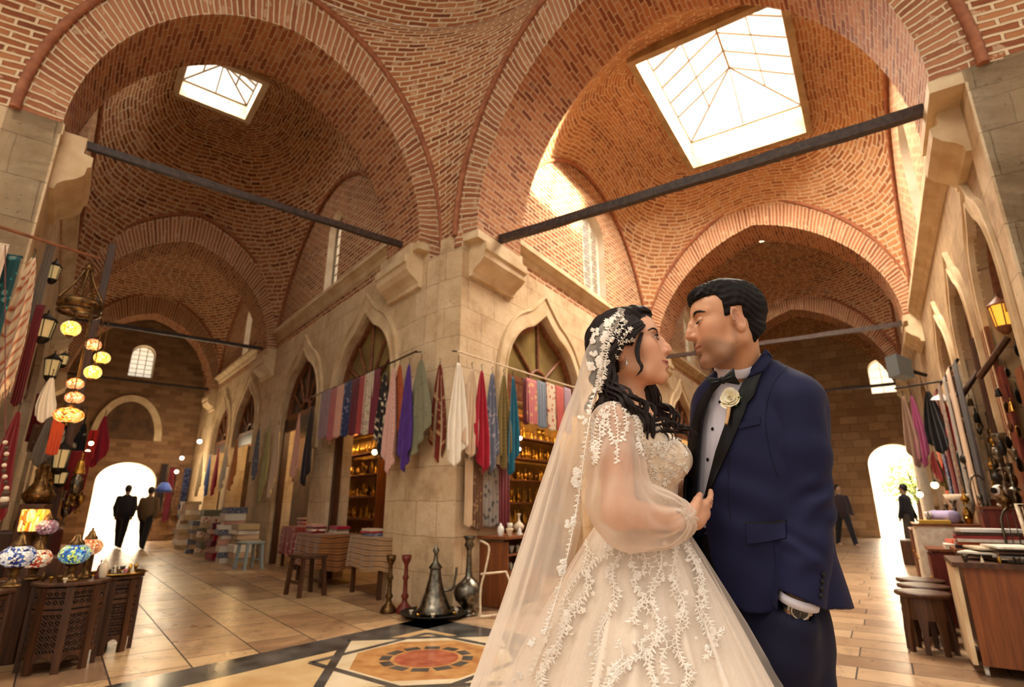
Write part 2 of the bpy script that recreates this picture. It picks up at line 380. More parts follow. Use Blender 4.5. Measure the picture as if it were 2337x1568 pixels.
def cornice(F, l, sg, a0, a1, z, h=.2, out=.14, mat=None, axis='a'):
    prof = [(0, -.02), (.03, 0), (.05, .05), (.045, .09), (.5 * out, .11), (.75 * out, .14), (out, .15), (out, h), (0, h + .02)]
    P = [[(F(a, l - sg * o, z + q) if axis == 'a' else F(l - sg * o, a, z + q)) for o, q in prof] for a in np.linspace(a0, a1, 12)]
    mb = MB(); mb.grid(P, [[(a, q) for o, q in prof] for a in np.linspace(a0, a1, 12)], sm=False)
    for e in (P[0], P[-1]): mb.add(e, [list(range(len(prof)))], [(0, 0)] * len(prof), 0, False)
    return mb.build('trim', mat or M_cream, kind='structure')
def corbel(F, l, sg, a0, a1, z0=4.22, z1=4.88, out=.3):
    """stone impost block under an arch foot"""
    prof = [(.0, z0), (.06, z0 + .01), (.07, z0 + .07), (.12, z0 + .12), (.2, z0 + .17), (.26, z0 + .24), (.27, z0 + .33), (out, z0 + .35), (out, z0 + .46), (out * .72, z0 + .48), (out * .72, z1), (0, z1)]
    mb = MB(); P = [[F(a, l - sg * o, q) for o, q in prof] for a in (a0, a1)]
    P2 = [[F(a, l + sg * .02, q) for o, q in prof] for a in (a0, a1)]
    mb.grid(P, [[(a, q) for o, q in prof] for a in (a0, a1)], sm=False)
    for e, b in zip(P, P2):
        n = len(prof); mb.add(list(e) + list(b), [(i, i + 1, n + i + 1, n + i) for i in range(n - 1)], [(0, 0)] * (2 * n), 0, False)
    return mb.build('trim', M_cream, kind='structure')
def hp(t, k=.14): return (1 - k) * sin(t) + k * (1 - abs(cos(t)))
def arch(F, a0, a1, lc, hw, zs, rise, ehw, erise, rib=True, k=.14, n=72):
    """transverse brick arch: intrados (hw, rise), extrados (ehw, erise)"""
    ts = [pi * i / n for i in range(n + 1)]
    I = [(lc + hw * cos(t), zs + rise * hp(t, k)) for t in ts]; E = [(lc + ehw * cos(t), zs + erise * hp(t, k)) for t in ts]
    s = [0]
    for i in range(n): s.append(s[-1] + math.hypot((I[i + 1][0] + E[i + 1][0] - I[i][0] - E[i][0]) / 2, (I[i + 1][1] + E[i + 1][1] - I[i][1] - E[i][1]) / 2))
    th = (ehw - hw + erise - rise) / 2
    for a, nm in ((a0, 1), (a1, -1)):
        mb = MB(); mb.grid([[F(a, i[0] + (e[0] - i[0]) * q, i[1] + (e[1] - i[1]) * q) for q in (0, .5, 1)] for i, e in zip(I, E)], [[(q * th, s[j]) for q in (0, .5, 1)] for j in range(n + 1)], sm=False)
        mb.build('ceiling', M_vous, kind='structure')
    aa = np.linspace(a0, a1, 5)
    mb = MB(); mb.grid([[F(a, *i) for a in aa] for i in I], [[(a, s[j]) for a in aa] for j in range(n + 1)])
    mb.build('ceiling', M_soff, kind='structure')
    mb = MB(); mb.grid([[F(a, *e) for a in (a0, a1)] for e in E], [[(a, s[j]) for a in (a0, a1)] for j in range(n + 1)]); mb.build('ceiling', M_soff, kind='structure')
    if rib:
        for a in (a0, a1):
            mb = MB(); mb.tube([F(a + (-.02 if a == a0 else .02), lc + (ehw + .02) * cos(t), zs + (erise + .02) * hp(t, k)) for t in ts], .045, 8)
            mb.build('trim', M_rib, kind='structure')
    for sd in (-1, 1):
        mb = MB(); mb.box(F((a0 + a1) / 2, lc + sd * (hw + ehw) / 2, zs - .05), (ehw - hw + .04, a1 - a0, .12), rz=F.rz()); mb.build('trim', M_cream, kind='structure')
    return E
M_rib = speck('brick_rib', hexc('865038'), hexc('a86c4c'), 10, .85, .5)
def tie(F, a, l0, l1, z, r=.05, mat=None):
    mb = MB(); P = []
    for i, l in enumerate(np.linspace(l0, l1, 26)):
        w = r * (1 + .06 * sin(i * 1.7) * (i % 3 - 1)); dz = .004 * sin(i * 1.1)
        P.append([F(a - w * .8, l, z - w + dz), F(a + w * .8, l, z - w + dz), F(a + w * .8, l, z + w + dz), F(a - w * .8, l, z + w + dz)])
    mb.grid(P, None, sm=False, cv=True)
    for e in (P[0], P[-1]): mb.add(e, [(0, 1, 2, 3)], [(0, 0)] * 4, 0, False)
    return mb.build('trim', mat or M_beam, kind='structure')
def sail(F, a0, a1, l0, l1, zs, Hh, hole=None, stad=(0, 0), key='vault', cols=None, rise=None, cap=99.0):
    w = l1 - l0; Lb = a1 - a0; ac = (a0 + a1) / 2; lc = (l0 + l1) / 2; bx = w / sqrt(2) * 1.003; by = Lb / sqrt(2) * 1.003
    m = brick_mat('brick_' + key, cols or BC, MORT, .085, .27, .0175, bd=.04, polar=(bx, by, (sqrt(bx * by) + Hh) / 2 * .97, *stad), bs=1.0)
    xs = set(np.linspace(-w / 2, w / 2, 61).round(4)); ys = set(np.linspace(-Lb / 2, Lb / 2, 91).round(4))
    if hole:
        ha0, ha1, hl0, hl1 = hole[0] - ac, hole[1] - ac, hole[2] - lc, hole[3] - lc
        xs |= {round(hl0, 4), round(hl1, 4)}; ys |= {round(ha0, 4), round(ha1, 4)}
    xs = sorted(xs); ys = sorted(ys); xs = [x for i, x in enumerate(xs) if i == 0 or x - xs[i - 1] > 1e-3]; ys = [y for i, y in enumerate(ys) if i == 0 or y - ys[i - 1] > 1e-3]
    pw = .5 if not rise else math.log(rise / Hh) / math.log(.5)
    def Z(x, y):
        z = zs + Hh * max(0, 1 - (x / bx) ** 2 - (y / by) ** 2) ** pw; h = max(0, min(1, .5 + .5 * (cap - z) / .35)); return cap + (z - cap) * h - .35 * h * (1 - h)
    P = [[(x, y, Z(x, y)) for y in ys] for x in xs]
    mask = [[not (hole and hl0 - 1e-4 < (xs[i] + xs[i + 1]) / 2 < hl1 and ha0 < (ys[j] + ys[j + 1]) / 2 < ha1) for j in range(len(ys) - 1)] for i in range(len(xs) - 1)]
    mb = MB(); mb.grid(P, None, mask=mask); o = mb.build('ceiling', m, kind='structure'); o.location = F(ac, lc, 0); o.rotation_euler = (0, 0, F.rz())
    # ribs where the vault meets the side walls
    for sx in (-1, 1):
        mb = MB(); pts = [F(ac + y, lc + sx * (w / 2 - .03), Z(w / 2 - .03, y) - .01) for y in np.linspace(-Lb / 2, Lb / 2, 60)]
        mb.tube(pts, .045, 8); mb.build('trim', M_rib, kind='structure')
    return lambda a, l: Z(l - lc, a - ac)
def skylight(F, hole, Z, h=.45, nx=3, ny=4, ridge=.35, n=1, power=300, cm=None):
    a0, a1, l0, l1 = hole; zt = Z((a0 + a1) / 2, (l0 + l1) / 2) + h
    mb = MB(); t = .12
    cs = [(a0, l0), (a0, l1), (a1, l1), (a1, l0)]; cc = ((a0 + a1) / 2, (l0 + l1) / 2)
    for i in range(4):
        p, q = cs[i], cs[(i + 1) % 4]; K = 10
        lo = [[(p[0] + (q[0] - p[0]) * k / K, p[1] + (q[1] - p[1]) * k / K) for k in range(K + 1)]][0]
        out = [(x + (t if x > cc[0] else -t if x < cc[0] else 0) * (abs(x - cc[0]) > (a1 - a0) / 2 - .01), y + (t if y > cc[1] else -t) * (abs(y - cc[1]) > (l1 - l0) / 2 - .01)) for x, y in lo]
        zc = min(Z(*c_) for c_ in cs) - .01; zb_ = [zc for x, y in lo]; P = [[F(x, y, b), F(x, y, zt), F(X, Y, zt), F(X, Y, b)] for (x, y), (X, Y), b in zip(lo, out, zb_)]
        mb.grid(P, [[(k * .2, 0), (k * .2, h), (k * .2, h + t), (k * .2, h * 2)] for k in range(K + 1)], sm=False, cv=True)
    curb = mb.build('window_%d' % n, cm or M_plaster, kind='structure')
    # hipped frame of bars
    fr = MB(); r0 = min(a1 - a0, l1 - l0) * .45; zr = zt + ridge; lc = cc[1]
    rid = [F(a0 + r0, lc, zr), F(a1 - r0, lc, zr)]; fr.tube(rid, .034, 6)
    for (a, l) in cs: fr.tube([F(a, l, zt), F(a0 + r0 if a == a0 else a1 - r0, lc, zr)], .02, 6)
    for i in range(4): fr.tube([F(*cs[i], zt), F(*cs[(i + 1) % 4], zt)], .025, 6)
    for k in range(ny + 1):
        a = a0 + r0 + (a1 - a0 - 2 * r0) * k / ny
        for l in (l0, l1): fr.tube([F(a, l, zt), F(a, lc, zr)], .024, 6)
    for l in (l0 + (lc - l0) * .5, l1 - (l1 - lc) * .5): fr.tube([F(a0 + r0 * .5, l, (zt + zr) / 2), F(a1 - r0 * .5, l, (zt + zr) / 2)], .016, 6)
    for a, e in ((a0, a0 + r0), (a1, a1 - r0)): fr.tube([F(a, lc, zt), F(e, lc, zr)], .012, 6)
    fr.build('window_frame', M_skybar, parent=None, kind='structure').parent = curb
    g = MB(); A, B = rid; c = [F(a, l, zt) for a, l in cs]
    g.add([c[0], c[1], c[2], c[3], A, B], [(0, 4, 5, 3), (1, 2, 5, 4), (0, 1, 4), (2, 3, 5)], [(0, 0)] * 6, 0, False)
    g.build('pane', M_glass, parent=curb)
    la = bpy.data.lights.new('daylight', 'AREA'); la.shape = 'RECTANGLE'; la.size = l1 - l0 + 3.4; la.size_y = a1 - a0 + 3.4; la.energy = power; la.color = (1.0, .88, .71)
    lo_ = bpy.data.objects.new('daylight', la); COL.objects.link(lo_); lo_.location = F(cc[0], cc[1], zr + .5); lo_.rotation_euler = (0, 0, F.rz())
M_curb = speck('dimmed_curb', hexc('8a7456'), hexc('b39c78'), 3, .8, .2)  # plaster tone lowered to offset the strong lamp over this curb
M_skybar = base('skylight_bar', hexc('5a4632'), .6)

# ===== street left of the pier =====
ZS = 4.85
LW0, LW1 = -.62, 3.62; LC = 1.5
aL = 6.45; aR = 5.4
arch(FL, aL, 7.5, 1.42, 2.03, ZS, 2.48, 2.37, 3.14, k=.07)
arch(FL, 13.9, 14.8, LC, 1.90, ZS, 2.3, 2.22, 3.0)
arch(FL, 20.4, 21.2, LC, 1.90, ZS, 2.3, 2.22, 3.0)
ZL1 = sail(FL, 7.5, 13.9, LW0, LW1, ZS, 4.75, (9.95, 11.25, .5, 1.72), (.25, .35), 'vault_left', rise=3.0, cap=9.15)
skylight(FL, (9.95, 11.25, .5, 1.72), ZL1, h=.25, n=1, ny=1, ridge=.35, power=1200)
ZL2 = sail(FL, 14.8, 20.4, LW0, LW1, ZS, 4.05, (17.1, 17.9, .7, 1.5), (.2, .3), 'vault_left_far')
skylight(FL, (17.1, 17.9, .7, 1.5), ZL2, h=.3, n=2, ny=1, ridge=.2, power=1400)
ZL3 = sail(FL, 21.2, 22.9, LW0, LW1, ZS, 4.0, None, (0, 0), 'vault_left_end')
for a, z in ((7.0, 5.0), (14.3, 4.95), (20.8, 4.95)): tie(FL, a, LW0 + .1, LW1 - .1, z, .042 if a < 10 else .04)
for a0, a1 in ((6.62, 7.62), (13.85, 14.85), (20.35, 21.25)):
    corbel(FL, LW1, 1, a0, a1); corbel(FL, LW0, -1, a0, a1)
OPL = [(8.5, 1.12, 0, 3.0, 4.35, ogee), (11.6, 1.12, 0, 3.0, 4.35, ogee), (16.0, 1.1, 0, 3.0, 4.35, ogee), (18.9, 1.1, 0, 3.0, 4.35, ogee)]
wall('wall_right', FL, LW1, 1, aL, 22.9, 0, ZS + .02, OPL, .4, M_stone)
wall('wall_left', FL, LW0, -1, aL, 22.9, 0, ZS + .02, [(8.6, .8, 0, 3.0, 4.35, ogee), (11.6, 1.1, 0, 3.0, 4.35, ogee), (16, 1.1, 0, 3, 4.35, ogee), (18.9, 1.1, 0, 3.0, 4.35, ogee)], .4, M_stone)
WL = [(10.5, .36, 5.42, 6.75, 7.2, rnd), (17.2, .36, 5.42, 6.6, 7.05, rnd)]
wall('wall_right', FL, LW1, 1, 6.6, 22.9, ZS + .02, 9.2, WL, .3, M_brick, reveal=M_plaster)
wall('wall_left', FL, LW0, -1, 6.6, 22.9, ZS + .02, 9.2, [(10.5, .36, 5.42, 6.75, 7.2, rnd)], .3, M_brick, reveal=M_plaster)
for a0, a1 in ((7.62, 13.85), (14.85, 20.35)):
    cornice(FL, LW1, 1, a0, a1, 5.08, .22, .16); cornice(FL, LW0, -1, a0, a1, 5.08, .22, .16)
for c, hw, zb, zs, za, pf in OPL: surround(FL, LW1, 1, c, hw, zs, za, w=.2, up=.36, zb=2.2)
# end wall
M_endL = brick_mat('brick_end', [hexc('6e5038'), hexc('84634a'), hexc('957356')], hexc('84694c'), .16, .42, .012, bs=.6)
wall('wall_back', FL, 22.9, 1, LW0, LW1, 0, 9, [(1.75, .85, 0, 1.9, 2.55, rnd), (1.55, .36, 5.5, 6.3, 6.65, rnd), ], .5, M_endL, axis='l', reveal=M_plaster)

# ===== street right of the pier =====
RW0, RW1 = -4.32, 1.17; RC = (RW0 + RW1) / 2; ZR = 4.8
arch(FRR, aR, 6.5, RC, 2.5, ZR, 3.2, 2.85, 3.95, k=.12)
arch(FRR, 12.9, 13.9, RC, 2.5, ZR, 2.75, 2.80, 3.4, k=.2)
arch(FRR, 19.9, 20.8, RC, 2.5, ZR, 2.75, 2.80, 3.4, k=.2)
HR = (7.75, 11.4, -2.45, -.15)
ZR1 = sail(FRR, 6.5, 12.9, RW0, RW1, ZR, 4.75, HR, (.75, 1.3), 'vault_right', [hexc('7c4a30'), hexc('a0653f'), hexc('b67c50'), hexc('c48d60')], rise=3.2, cap=8.75)
skylight(FRR, HR, ZR1, h=.5, n=3, nx=3, ny=3, ridge=.75, power=8200, cm=M_curb)
ZR2 = sail(FRR, 13.9, 19.9, RW0, RW1, ZR, 4.45, (16.6, 17.5, -2.0, -1.1), (.3, .3), 'vault_right_far')
skylight(FRR, (16.6, 17.5, -2.0, -1.1), ZR2, h=.3, n=4, ny=1, ridge=.2, power=8000)
ZR3 = sail(FRR, 20.8, 25.2, RW0, RW1, ZR, 4.3, None, (0, 0), 'vault_right_end')
for a, z in ((5.95, 4.88), (13.3, 4.75), (20.3, 4.75)): tie(FRR, a, RW0 + .05, RW1 - .05, z, .055 if a < 10 else .045)
for a0, a1 in ((5.55, 6.62), (12.85, 13.95), (19.85, 20.85)): corbel(FRR, RW0, -1, a0, a1)
for a0, a1 in ((5.75, 6.55), (12.85, 13.95), (19.85, 20.85)): corbel(FRR, RW1, 1, a0, a1, out=.2)
OPR = [(7.65, 1.2, 0, 2.95, 4.25, ogee), (10.9, 1.15, 0, 2.95, 4.25, ogee), (15.4, 1.1, 0, 2.95, 4.25, ogee), (18.3, 1.1, 0, 2.95, 4.25, ogee)]
wall('wall_left', FRR, RW0, -1, aR, 25.2, 0, ZR + .02, OPR, .4, M_stone)
WR = [(9.85, .56, 5.35, 6.7, 7.25, rnd), (16.9, .5, 5.35, 6.6, 7.1, rnd)]
wall('wall_left', FRR, RW0, -1, 5.6, 25.2, ZR + .02, 9.8, WR, .3, M_brick, reveal=M_plaster)
for c, hw, zb, zs, za, pf in OPR: surround(FRR, RW0, -1, c, hw, zs, za, w=.2, up=.36, zb=2.2)
OPW = [(6.42, .56, 0, 3.0, 4.0, ogee), (8.3, .62, 0, 3.0, 4.0, ogee), (10.4, .7, 0, 3, 4.0, ogee), (15.5, .9, 0, 3, 4.1, ogee), (18.4, .9, 0, 3.0, 4.1, ogee)]
wall('wall_right', FRR, RW1, 1, aR, 25.2, 0, ZR + .02, OPW, .4, M_stone_far)
wall('wall_right', FRR, RW1, 1, 5.6, 25.2, ZR + .02, 9.8, [(9.85, .5, 5.35, 6.7, 7.25, rnd)], .3, M_brick, reveal=M_plaster)
for c, hw, zb, zs, za, pf in OPW[:3]: surround(FRR, RW1, 1, c, hw, zs, za, w=.14, up=.26, zb=1.6)
for a0, a1 in ((6.62, 12.85), (13.95, 19.85)):
    cornice(FRR, RW0, -1, a0, a1, 4.98, .24, .17); cornice(FRR, RW1, 1, a0, a1, 4.7, .24, .17)
M_endR = brick_mat('block_end', [hexc('a08468'), hexc('b89c7c'), hexc('c9ae8c')], hexc('a08868'), .3, .62, .014, bs=.6)
wall('wall_back', FRR, 25.2, 1, RW0, RW1, 0, 9, [(.62, .85, 0, 2.6, 3.35, rnd), (.72, .42, 5.3, 6.2, 6.62, rnd)], .5, M_endR, axis='l', reveal=M_plaster)

# ===== central pier, crossing vault =====
pL = np.array(FL(aL, LW1)[:2]); pR = np.array(FRR(aR, RW0)[:2])
mb = MB(); K = 6
def quadwall(name, p, q, z0, z1, mat, mb=None):
    m = MB(); d = math.hypot(q[0] - p[0], q[1] - p[1])
    m.add([(p[0], p[1], z0), (q[0], q[1], z0), (q[0], q[1], z1), (p[0], p[1], z1)], [(0, 1, 2, 3)], [(0, z0), (d, z0), (d, z1), (0, z1)], 0, False); return m.build(name, mat, kind='structure')
quadwall('wall_front', pL, pR, 0, 4.62, M_stone)
quadwall('wall_front', FL(aL, LW1 - .01)[:2], FL(aL, LW1 + .8)[:2], 4.2, 4.9, M_stone)
def curve_half(F, a, lc, ehw, er, zs, side, k, n=48):
    return [np.array(F(a, lc + side * ehw * cos(t), zs + er * hp(t, k))) for t in np.linspace(0, pi / 2, n + 1)]
def loft(A, B, bulge, name='ceiling'):
    """brick pendentive between two rising curves, bowed away from the crossing"""
    P = []; UV = []; n = len(A); s = 0; m = 30
    for i in range(n):
        a, b = A[i], B[i]; d = np.linalg.norm((b - a)[:2]); t = np.linspace(0, 1, m)[:, None]
        Q = a + (b - a) * t; nrm = np.array((-(b - a)[1], (b - a)[0], 0)); nrm = nrm / (np.linalg.norm(nrm) + 1e-9)
        Q = Q + nrm * (4 * t * (1 - t)) * bulge * d * d + np.array((0, 0, -.0)) * t
        if i: s += np.linalg.norm((A[i] + B[i]) / 2 - (A[i - 1] + B[i - 1]) / 2)
        L0 = d * (1 + 2.6 * (bulge * d) ** 2); P.append(Q); UV.append([((q - .5) * L0, s) for q in np.linspace(0, 1, m)])
    mb = MB(); mb.grid(P, UV); return mb.build(name, M_brick, kind='structure')
cLr = curve_half(FL, aL - .02, 1.42, 2.37, 3.14, ZS, 1, .07); cLl = curve_half(FL, aL - .02, 1.42, 2.37, 3.14, ZS, -1, .07)
cRl = curve_half(FRR, aR - .02, RC, 2.85, 3.95, ZR, -1, .12); cRr = curve_half(FRR, aR - .02, RC, 2.85, 3.95, ZR, 1, .12)
loft(cLr, cRl, .055)
for z0, z1, m in ((4.62, ZS + .02, M_vous),): quadwall('ceiling', (cLr[0] * 1.0)[:2], (cRl[0])[:2], z0, z1, m); quadwall('ceiling', pL, cLr[0][:2], z0, z1, m); quadwall('ceiling', pR, cRl[0][:2], z0, z1, m)
# piers of the crossing on both sides, standing in the planes of the arches
def wing(F, a, l0, l1, z1, m): return wall('wall_front', F, a, 1, l0, l1, 0, z1, [], .4, m, axis='l')
wing(FL, aL, -3.6, LW0 + .02, ZS + .02, M_stone); wing(FRR, aR, RW1 - .02, 4.4, ZR + .02, M_stone)
# side pendentives: rise over the arches left and right of the crossing
def side_curve(p0, dirv, half, er, zs, n=48): return [np.array((p0[0] + dirv[0] * half * (1 - cos(t)), p0[1] + dirv[1] * half * (1 - cos(t)), zs + er * hp(t))) for t in np.linspace(0, pi / 2, n + 1)]
ll = np.array(FL(aL, LW0 - .75)[:2]); rr = np.array(FRR(aR, RW1 + .75)[:2])
sL = side_curve(ll, (.03, -1), 2.3, 2.9, ZS); sR = side_curve(rr, (.0, -1), 2.6, 3.6, ZR)
loft(sL, cLl, .05); loft(cRr, sR, .05)
arcdeg = [cLl[-1], cLr[-1], cRl[-1], cRr[-1]]
# crown of the crossing vault
apx = np.array((-.35, 2.4, 10.9))
def crown(A, B, bulge):
    a, b = A[-1], B[-1]; t = np.linspace(0, 1, 20)[:, None]; d = np.linalg.norm((b - a)[:2]); nrm = np.array((-(b - a)[1], (b - a)[0], 0)) / d
    Q = a + (b - a) * t + nrm * (4 * t * (1 - t)) * bulge * d * d
    mb = MB(); P = [Q * 1.0]
    for q in np.linspace(0, 1, 14)[1:]:
        f = 1 - cos(q * pi / 2); g = sin(q * pi / 2); X = Q.copy(); X[:, :2] = Q[:, :2] + (apx[:2] - Q[:, :2]) * f; X[:, 2] = Q[:, 2] + (apx[2] - Q[:, 2]) * g; P.append(X)
    mb.grid(P, [[(u * d * (1 - q / 14), q * .3) for u in np.linspace(0, 1, 20)] for q in range(14)]); mb.build('ceiling', M_brick, kind='structure')
crown(cLr, cRl, .055); crown(sL, cLl, .05); crown(cRr, sR, .05)
# ---------- rooms behind the openings, lunette windows ----------
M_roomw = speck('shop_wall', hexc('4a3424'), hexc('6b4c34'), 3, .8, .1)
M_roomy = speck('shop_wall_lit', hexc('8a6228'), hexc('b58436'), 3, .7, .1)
def room(F, l, sg, pts, zt=3.02, mat=None, mat2=None):
    """back wall and ceiling of the shops; pts: (a, depth behind the facade)"""
    Q = [(a, l + sg * (.39 + d)) for a, d in pts]; mb = MB()
    for p, q in zip(Q[:-1], Q[1:]): mb.add([F(p[0], p[1], 0), F(q[0], q[1], 0), F(q[0], q[1], zt), F(p[0], p[1], zt)], [(0, 1, 2, 3)], [(0, 0), (2, 0), (2, 3), (0, 3)], 0, False)
    mb.build('wall_back', mat or M_roomw, kind='structure'); mb = MB(); R_ = [(a, l + sg * .39) for a, _ in pts]
    for (p, q, r, t) in zip(Q[:-1], Q[1:], R_[1:], R_[:-1]): mb.add([F(p[0], p[1], zt), F(q[0], q[1], zt), F(r[0], r[1], zt), F(t[0], t[1], zt)], [(0, 1, 2, 3)], [(0, 0)] * 4, 0, False)
    return mb.build('ceiling', mat2 or M_roomw, kind='structure')
WN = [10]
def lunette(F, l, sg, c, hw, zs, za, pane, zt=3.02, pf=ogee, spokes=5, fw=.045, inset=.14, wood=None):
    """fan-shaped wooden window filling the top of an arched opening"""
    WN[0] += 1; n = 40; wood = wood or M_redwood; li = l + sg * inset
    ts = [pi * k / n for k in range(n + 1)]; C = [(c + (hw - .01) * cos(t), pf(cos(t), zs, za) - .02) for t in ts]
    C = [(c + hw - .01, zt)] + C + [(c - hw + .01, zt)]
    mb = MB(); P = []
    for (a, z) in C:
        ai = c + (a - c) * .91; zi = zt + (z - zt) * .93
        P.append([F(a, li, z), F(a, li - sg * .05, z), F(ai, li - sg * .05, zi), F(ai, li + sg * .02, zi)])
    mb.grid(P, None, sm=False, cv=True)
    hubr = hw * .24
    mb.box(F(c, li, zt), (hw * 2, .09, .12), rz=F.rz() + pi / 2 if False else atan2(F.d[1], F.d[0]))
    fr = mb.build('window_%d' % WN[0], wood, kind='structure')
    m2 = MB()
    for k in range(1, spokes + 1):
        t = pi * k / (spokes + 1); i = int(round(t / pi * n)) + 1; a, z = C[i]
        m2.tube([F(c + hubr * cos(t), li, zt + hubr * sin(t) * .9), F(c + (a - c) * .95, li, zt + (z - zt) * .96)], .03, 6)
    m2.tube([F(c + hubr * cos(t), li, zt + hubr * sin(t)) for t in np.linspace(0, pi, 14)], .035, 6)
    m2.build('muntin', wood, parent=fr)
    m3 = MB(); vs = [F(c, li + sg * .02, zt)] + [F(a, li + sg * .02, z) for a, z in C]
    m3.add(vs, [(0, i, i + 1) for i in range(1, len(vs) - 1)], [(0, 0)] * len(vs), 0, False); m3.build('pane', pane, parent=fr)
    return fr
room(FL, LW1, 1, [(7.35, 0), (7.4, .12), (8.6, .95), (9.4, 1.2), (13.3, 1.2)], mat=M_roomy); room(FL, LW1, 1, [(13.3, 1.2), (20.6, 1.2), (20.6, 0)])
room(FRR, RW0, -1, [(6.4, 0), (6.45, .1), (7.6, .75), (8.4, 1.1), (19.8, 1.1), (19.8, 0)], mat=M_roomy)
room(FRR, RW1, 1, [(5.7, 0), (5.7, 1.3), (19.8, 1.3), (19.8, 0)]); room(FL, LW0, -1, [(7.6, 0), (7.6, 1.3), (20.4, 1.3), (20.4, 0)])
for i, (c, hw, zb, zs, za, pf) in enumerate(OPL):
    lunette(FL, LW1, 1, c, hw, zs, za, M_dull if i == 0 else M_darkpane)
for i, (c, hw, zb, zs, za, pf) in enumerate(OPR):
    lunette(FRR, RW0, -1, c, hw, zs, za, M_dull if i == 0 else M_darkpane, spokes=3 if i == 0 else 5)
for i, (c, hw, zb, zs, za, pf) in enumerate(OPW):
    lunette(FRR, RW1, 1, c, hw, zs, za, M_darkpane, spokes=3)
for c, hw in ((8.6, .8), (11.6, 1.1), (16, 1.1), (18.9, 1.1)): lunette(FL, LW0, -1, c, hw, 3.0, 4.35, M_darkpane)
# leaded windows high in the side walls
M_lead = base('lead_came', hexc('7a6a50'), .6); M_whitebar = base('white_bar', hexc('e6dcc8'), .5)
M_milk = base('milk_glass', hexc('f3e6c4'), .3, Emission_Strength=0); 
def mk_milk():
    m = M_milk; n, l = nt(m); out = n['Material Output']; t = N(m, 'ShaderNodeBsdfTranslucent'); t.inputs[0].default_value = (1, .93, .78, 1)
    tr = N(m, 'ShaderNodeBsdfTransparent'); mx = N(m, 'ShaderNodeMixShader'); mx.inputs[0].default_value = .55; L(m, t.outputs[0], mx.inputs[1]); L(m, tr.outputs[0], mx.inputs[2]); L(m, mx.outputs[0], out.inputs[0])
mk_milk()
def leaded(F, l, sg, c, hw, zb, zs, za, mat, axis='a', nx=3, nz=7, r=.012, arcs=False, inset=.18):
    WN[0] += 1; G = (lambda a, w, z: F(a, w, z)) if axis == 'a' else (lambda a, w, z: F(w, a, z)); li = l + sg * inset
    mb = MB(); n = 24; C = [(c + hw, zb)] + [(c + hw * cos(pi * k / n), rnd(cos(pi * k / n), zs, za)) for k in range(n + 1)] + [(c - hw, zb)]
    mb.tube([G(a, li, z) for a, z in C] , .03, 6, closed=True); fr = mb.build('window_%d' % WN[0], mat, kind='structure')
    m = MB()
    for k in range(1, nx):
        a = c - hw + 2 * hw * k / nx; m.tube([G(a, li, zb), G(a, li, rnd((a - c) / hw, zs, za))], r, 5)
    for k in range(1, nz):
        z = zb + (za - zb) * k / nz; w = hw * (1 if z < zs else sqrt(max(0, 1 - ((z - zs) / (za - zs)) ** 2))); m.tube([G(c - w, li, z), G(c + w, li, z)], r * .8, 5)
        if arcs:
            for q in range(nx): m.tube([G(c - hw + 2 * hw * (q + .5 + .42 * cos(t)) / nx, li, z + .1 * sin(t)) for t in np.linspace(0, 2 * pi, 9)], r * .6, 4)
    m.build('tracery', mat, parent=fr)
    m = MB(); m.add([G(c, li + sg * .01, zb + .4)] + [G(a, li + sg * .01, z) for a, z in C], [(0, i, i + 1) for i in range(1, len(C))] + [(0, len(C), 1)], [(0, 0)] * (len(C) + 1), 0, False); m.build('pane', M_milk, parent=fr)
for c, hw, zb, zs, za, pf in WL: leaded(FL, LW1, 1, c, hw, zb, zs, za, M_lead, nx=3, nz=8, r=.014)
leaded(FL, LW0, -1, 10.5, .36, 5.42, 6.75, 7.2, M_lead)
for c, hw, zb, zs, za, pf in WR: leaded(FRR, RW0, -1, c, hw, zb, zs, za, M_whitebar, nx=3, nz=7, r=.022, arcs=True)
leaded(FRR, RW1, 1, 9.85, .5, 5.35, 6.7, 7.25, M_whitebar)
leaded(FL, 22.9, 1, 1.55, .36, 5.5, 6.3, 6.65, M_lead, axis='l', inset=.3); leaded(FRR, 25.2, 1, .72, .42, 5.3, 6.2, 6.62, M_whitebar, axis='l', nx=2, nz=4, inset=.3)
# blind arch in the left end wall
mb = MB(); mb.add([FL(22.86, 1.5 + .8 * cos(t), 3.3 + 1.3 * sin(t)) for t in np.linspace(0, pi, 20)], [list(range(20))], [(0, 0)] * 20, 0, False); mb.build('wall_back', M_roomw, kind='structure')
mb = MB(); P = [[FL(22.9 - o, 1.5 + (.8 + w) * cos(t), 3.3 + (1.3 + w) * sin(t)) for o, w in ((.0, 0), (.1, 0), (.1, .22), (0, .22))] for t in np.linspace(0, pi, 30)]; mb.grid(P, None, sm=False); mb.build('trim', M_cream, kind='structure')
# paved ground and pale yards outside the two doorways
M_yard = speck('yard_paving', hexc('c9b79a'), hexc('e0d2b8'), 2, .8, .1)
mb = MB(); mb.prism([(-30, 24), (-9, 16), (-6, 34), (-30, 36)], -.19, .004); 
M_yardw = speck('yard_backdrop', hexc('d6c3a0'), hexc('efe2c8'), .8, .8, .1)
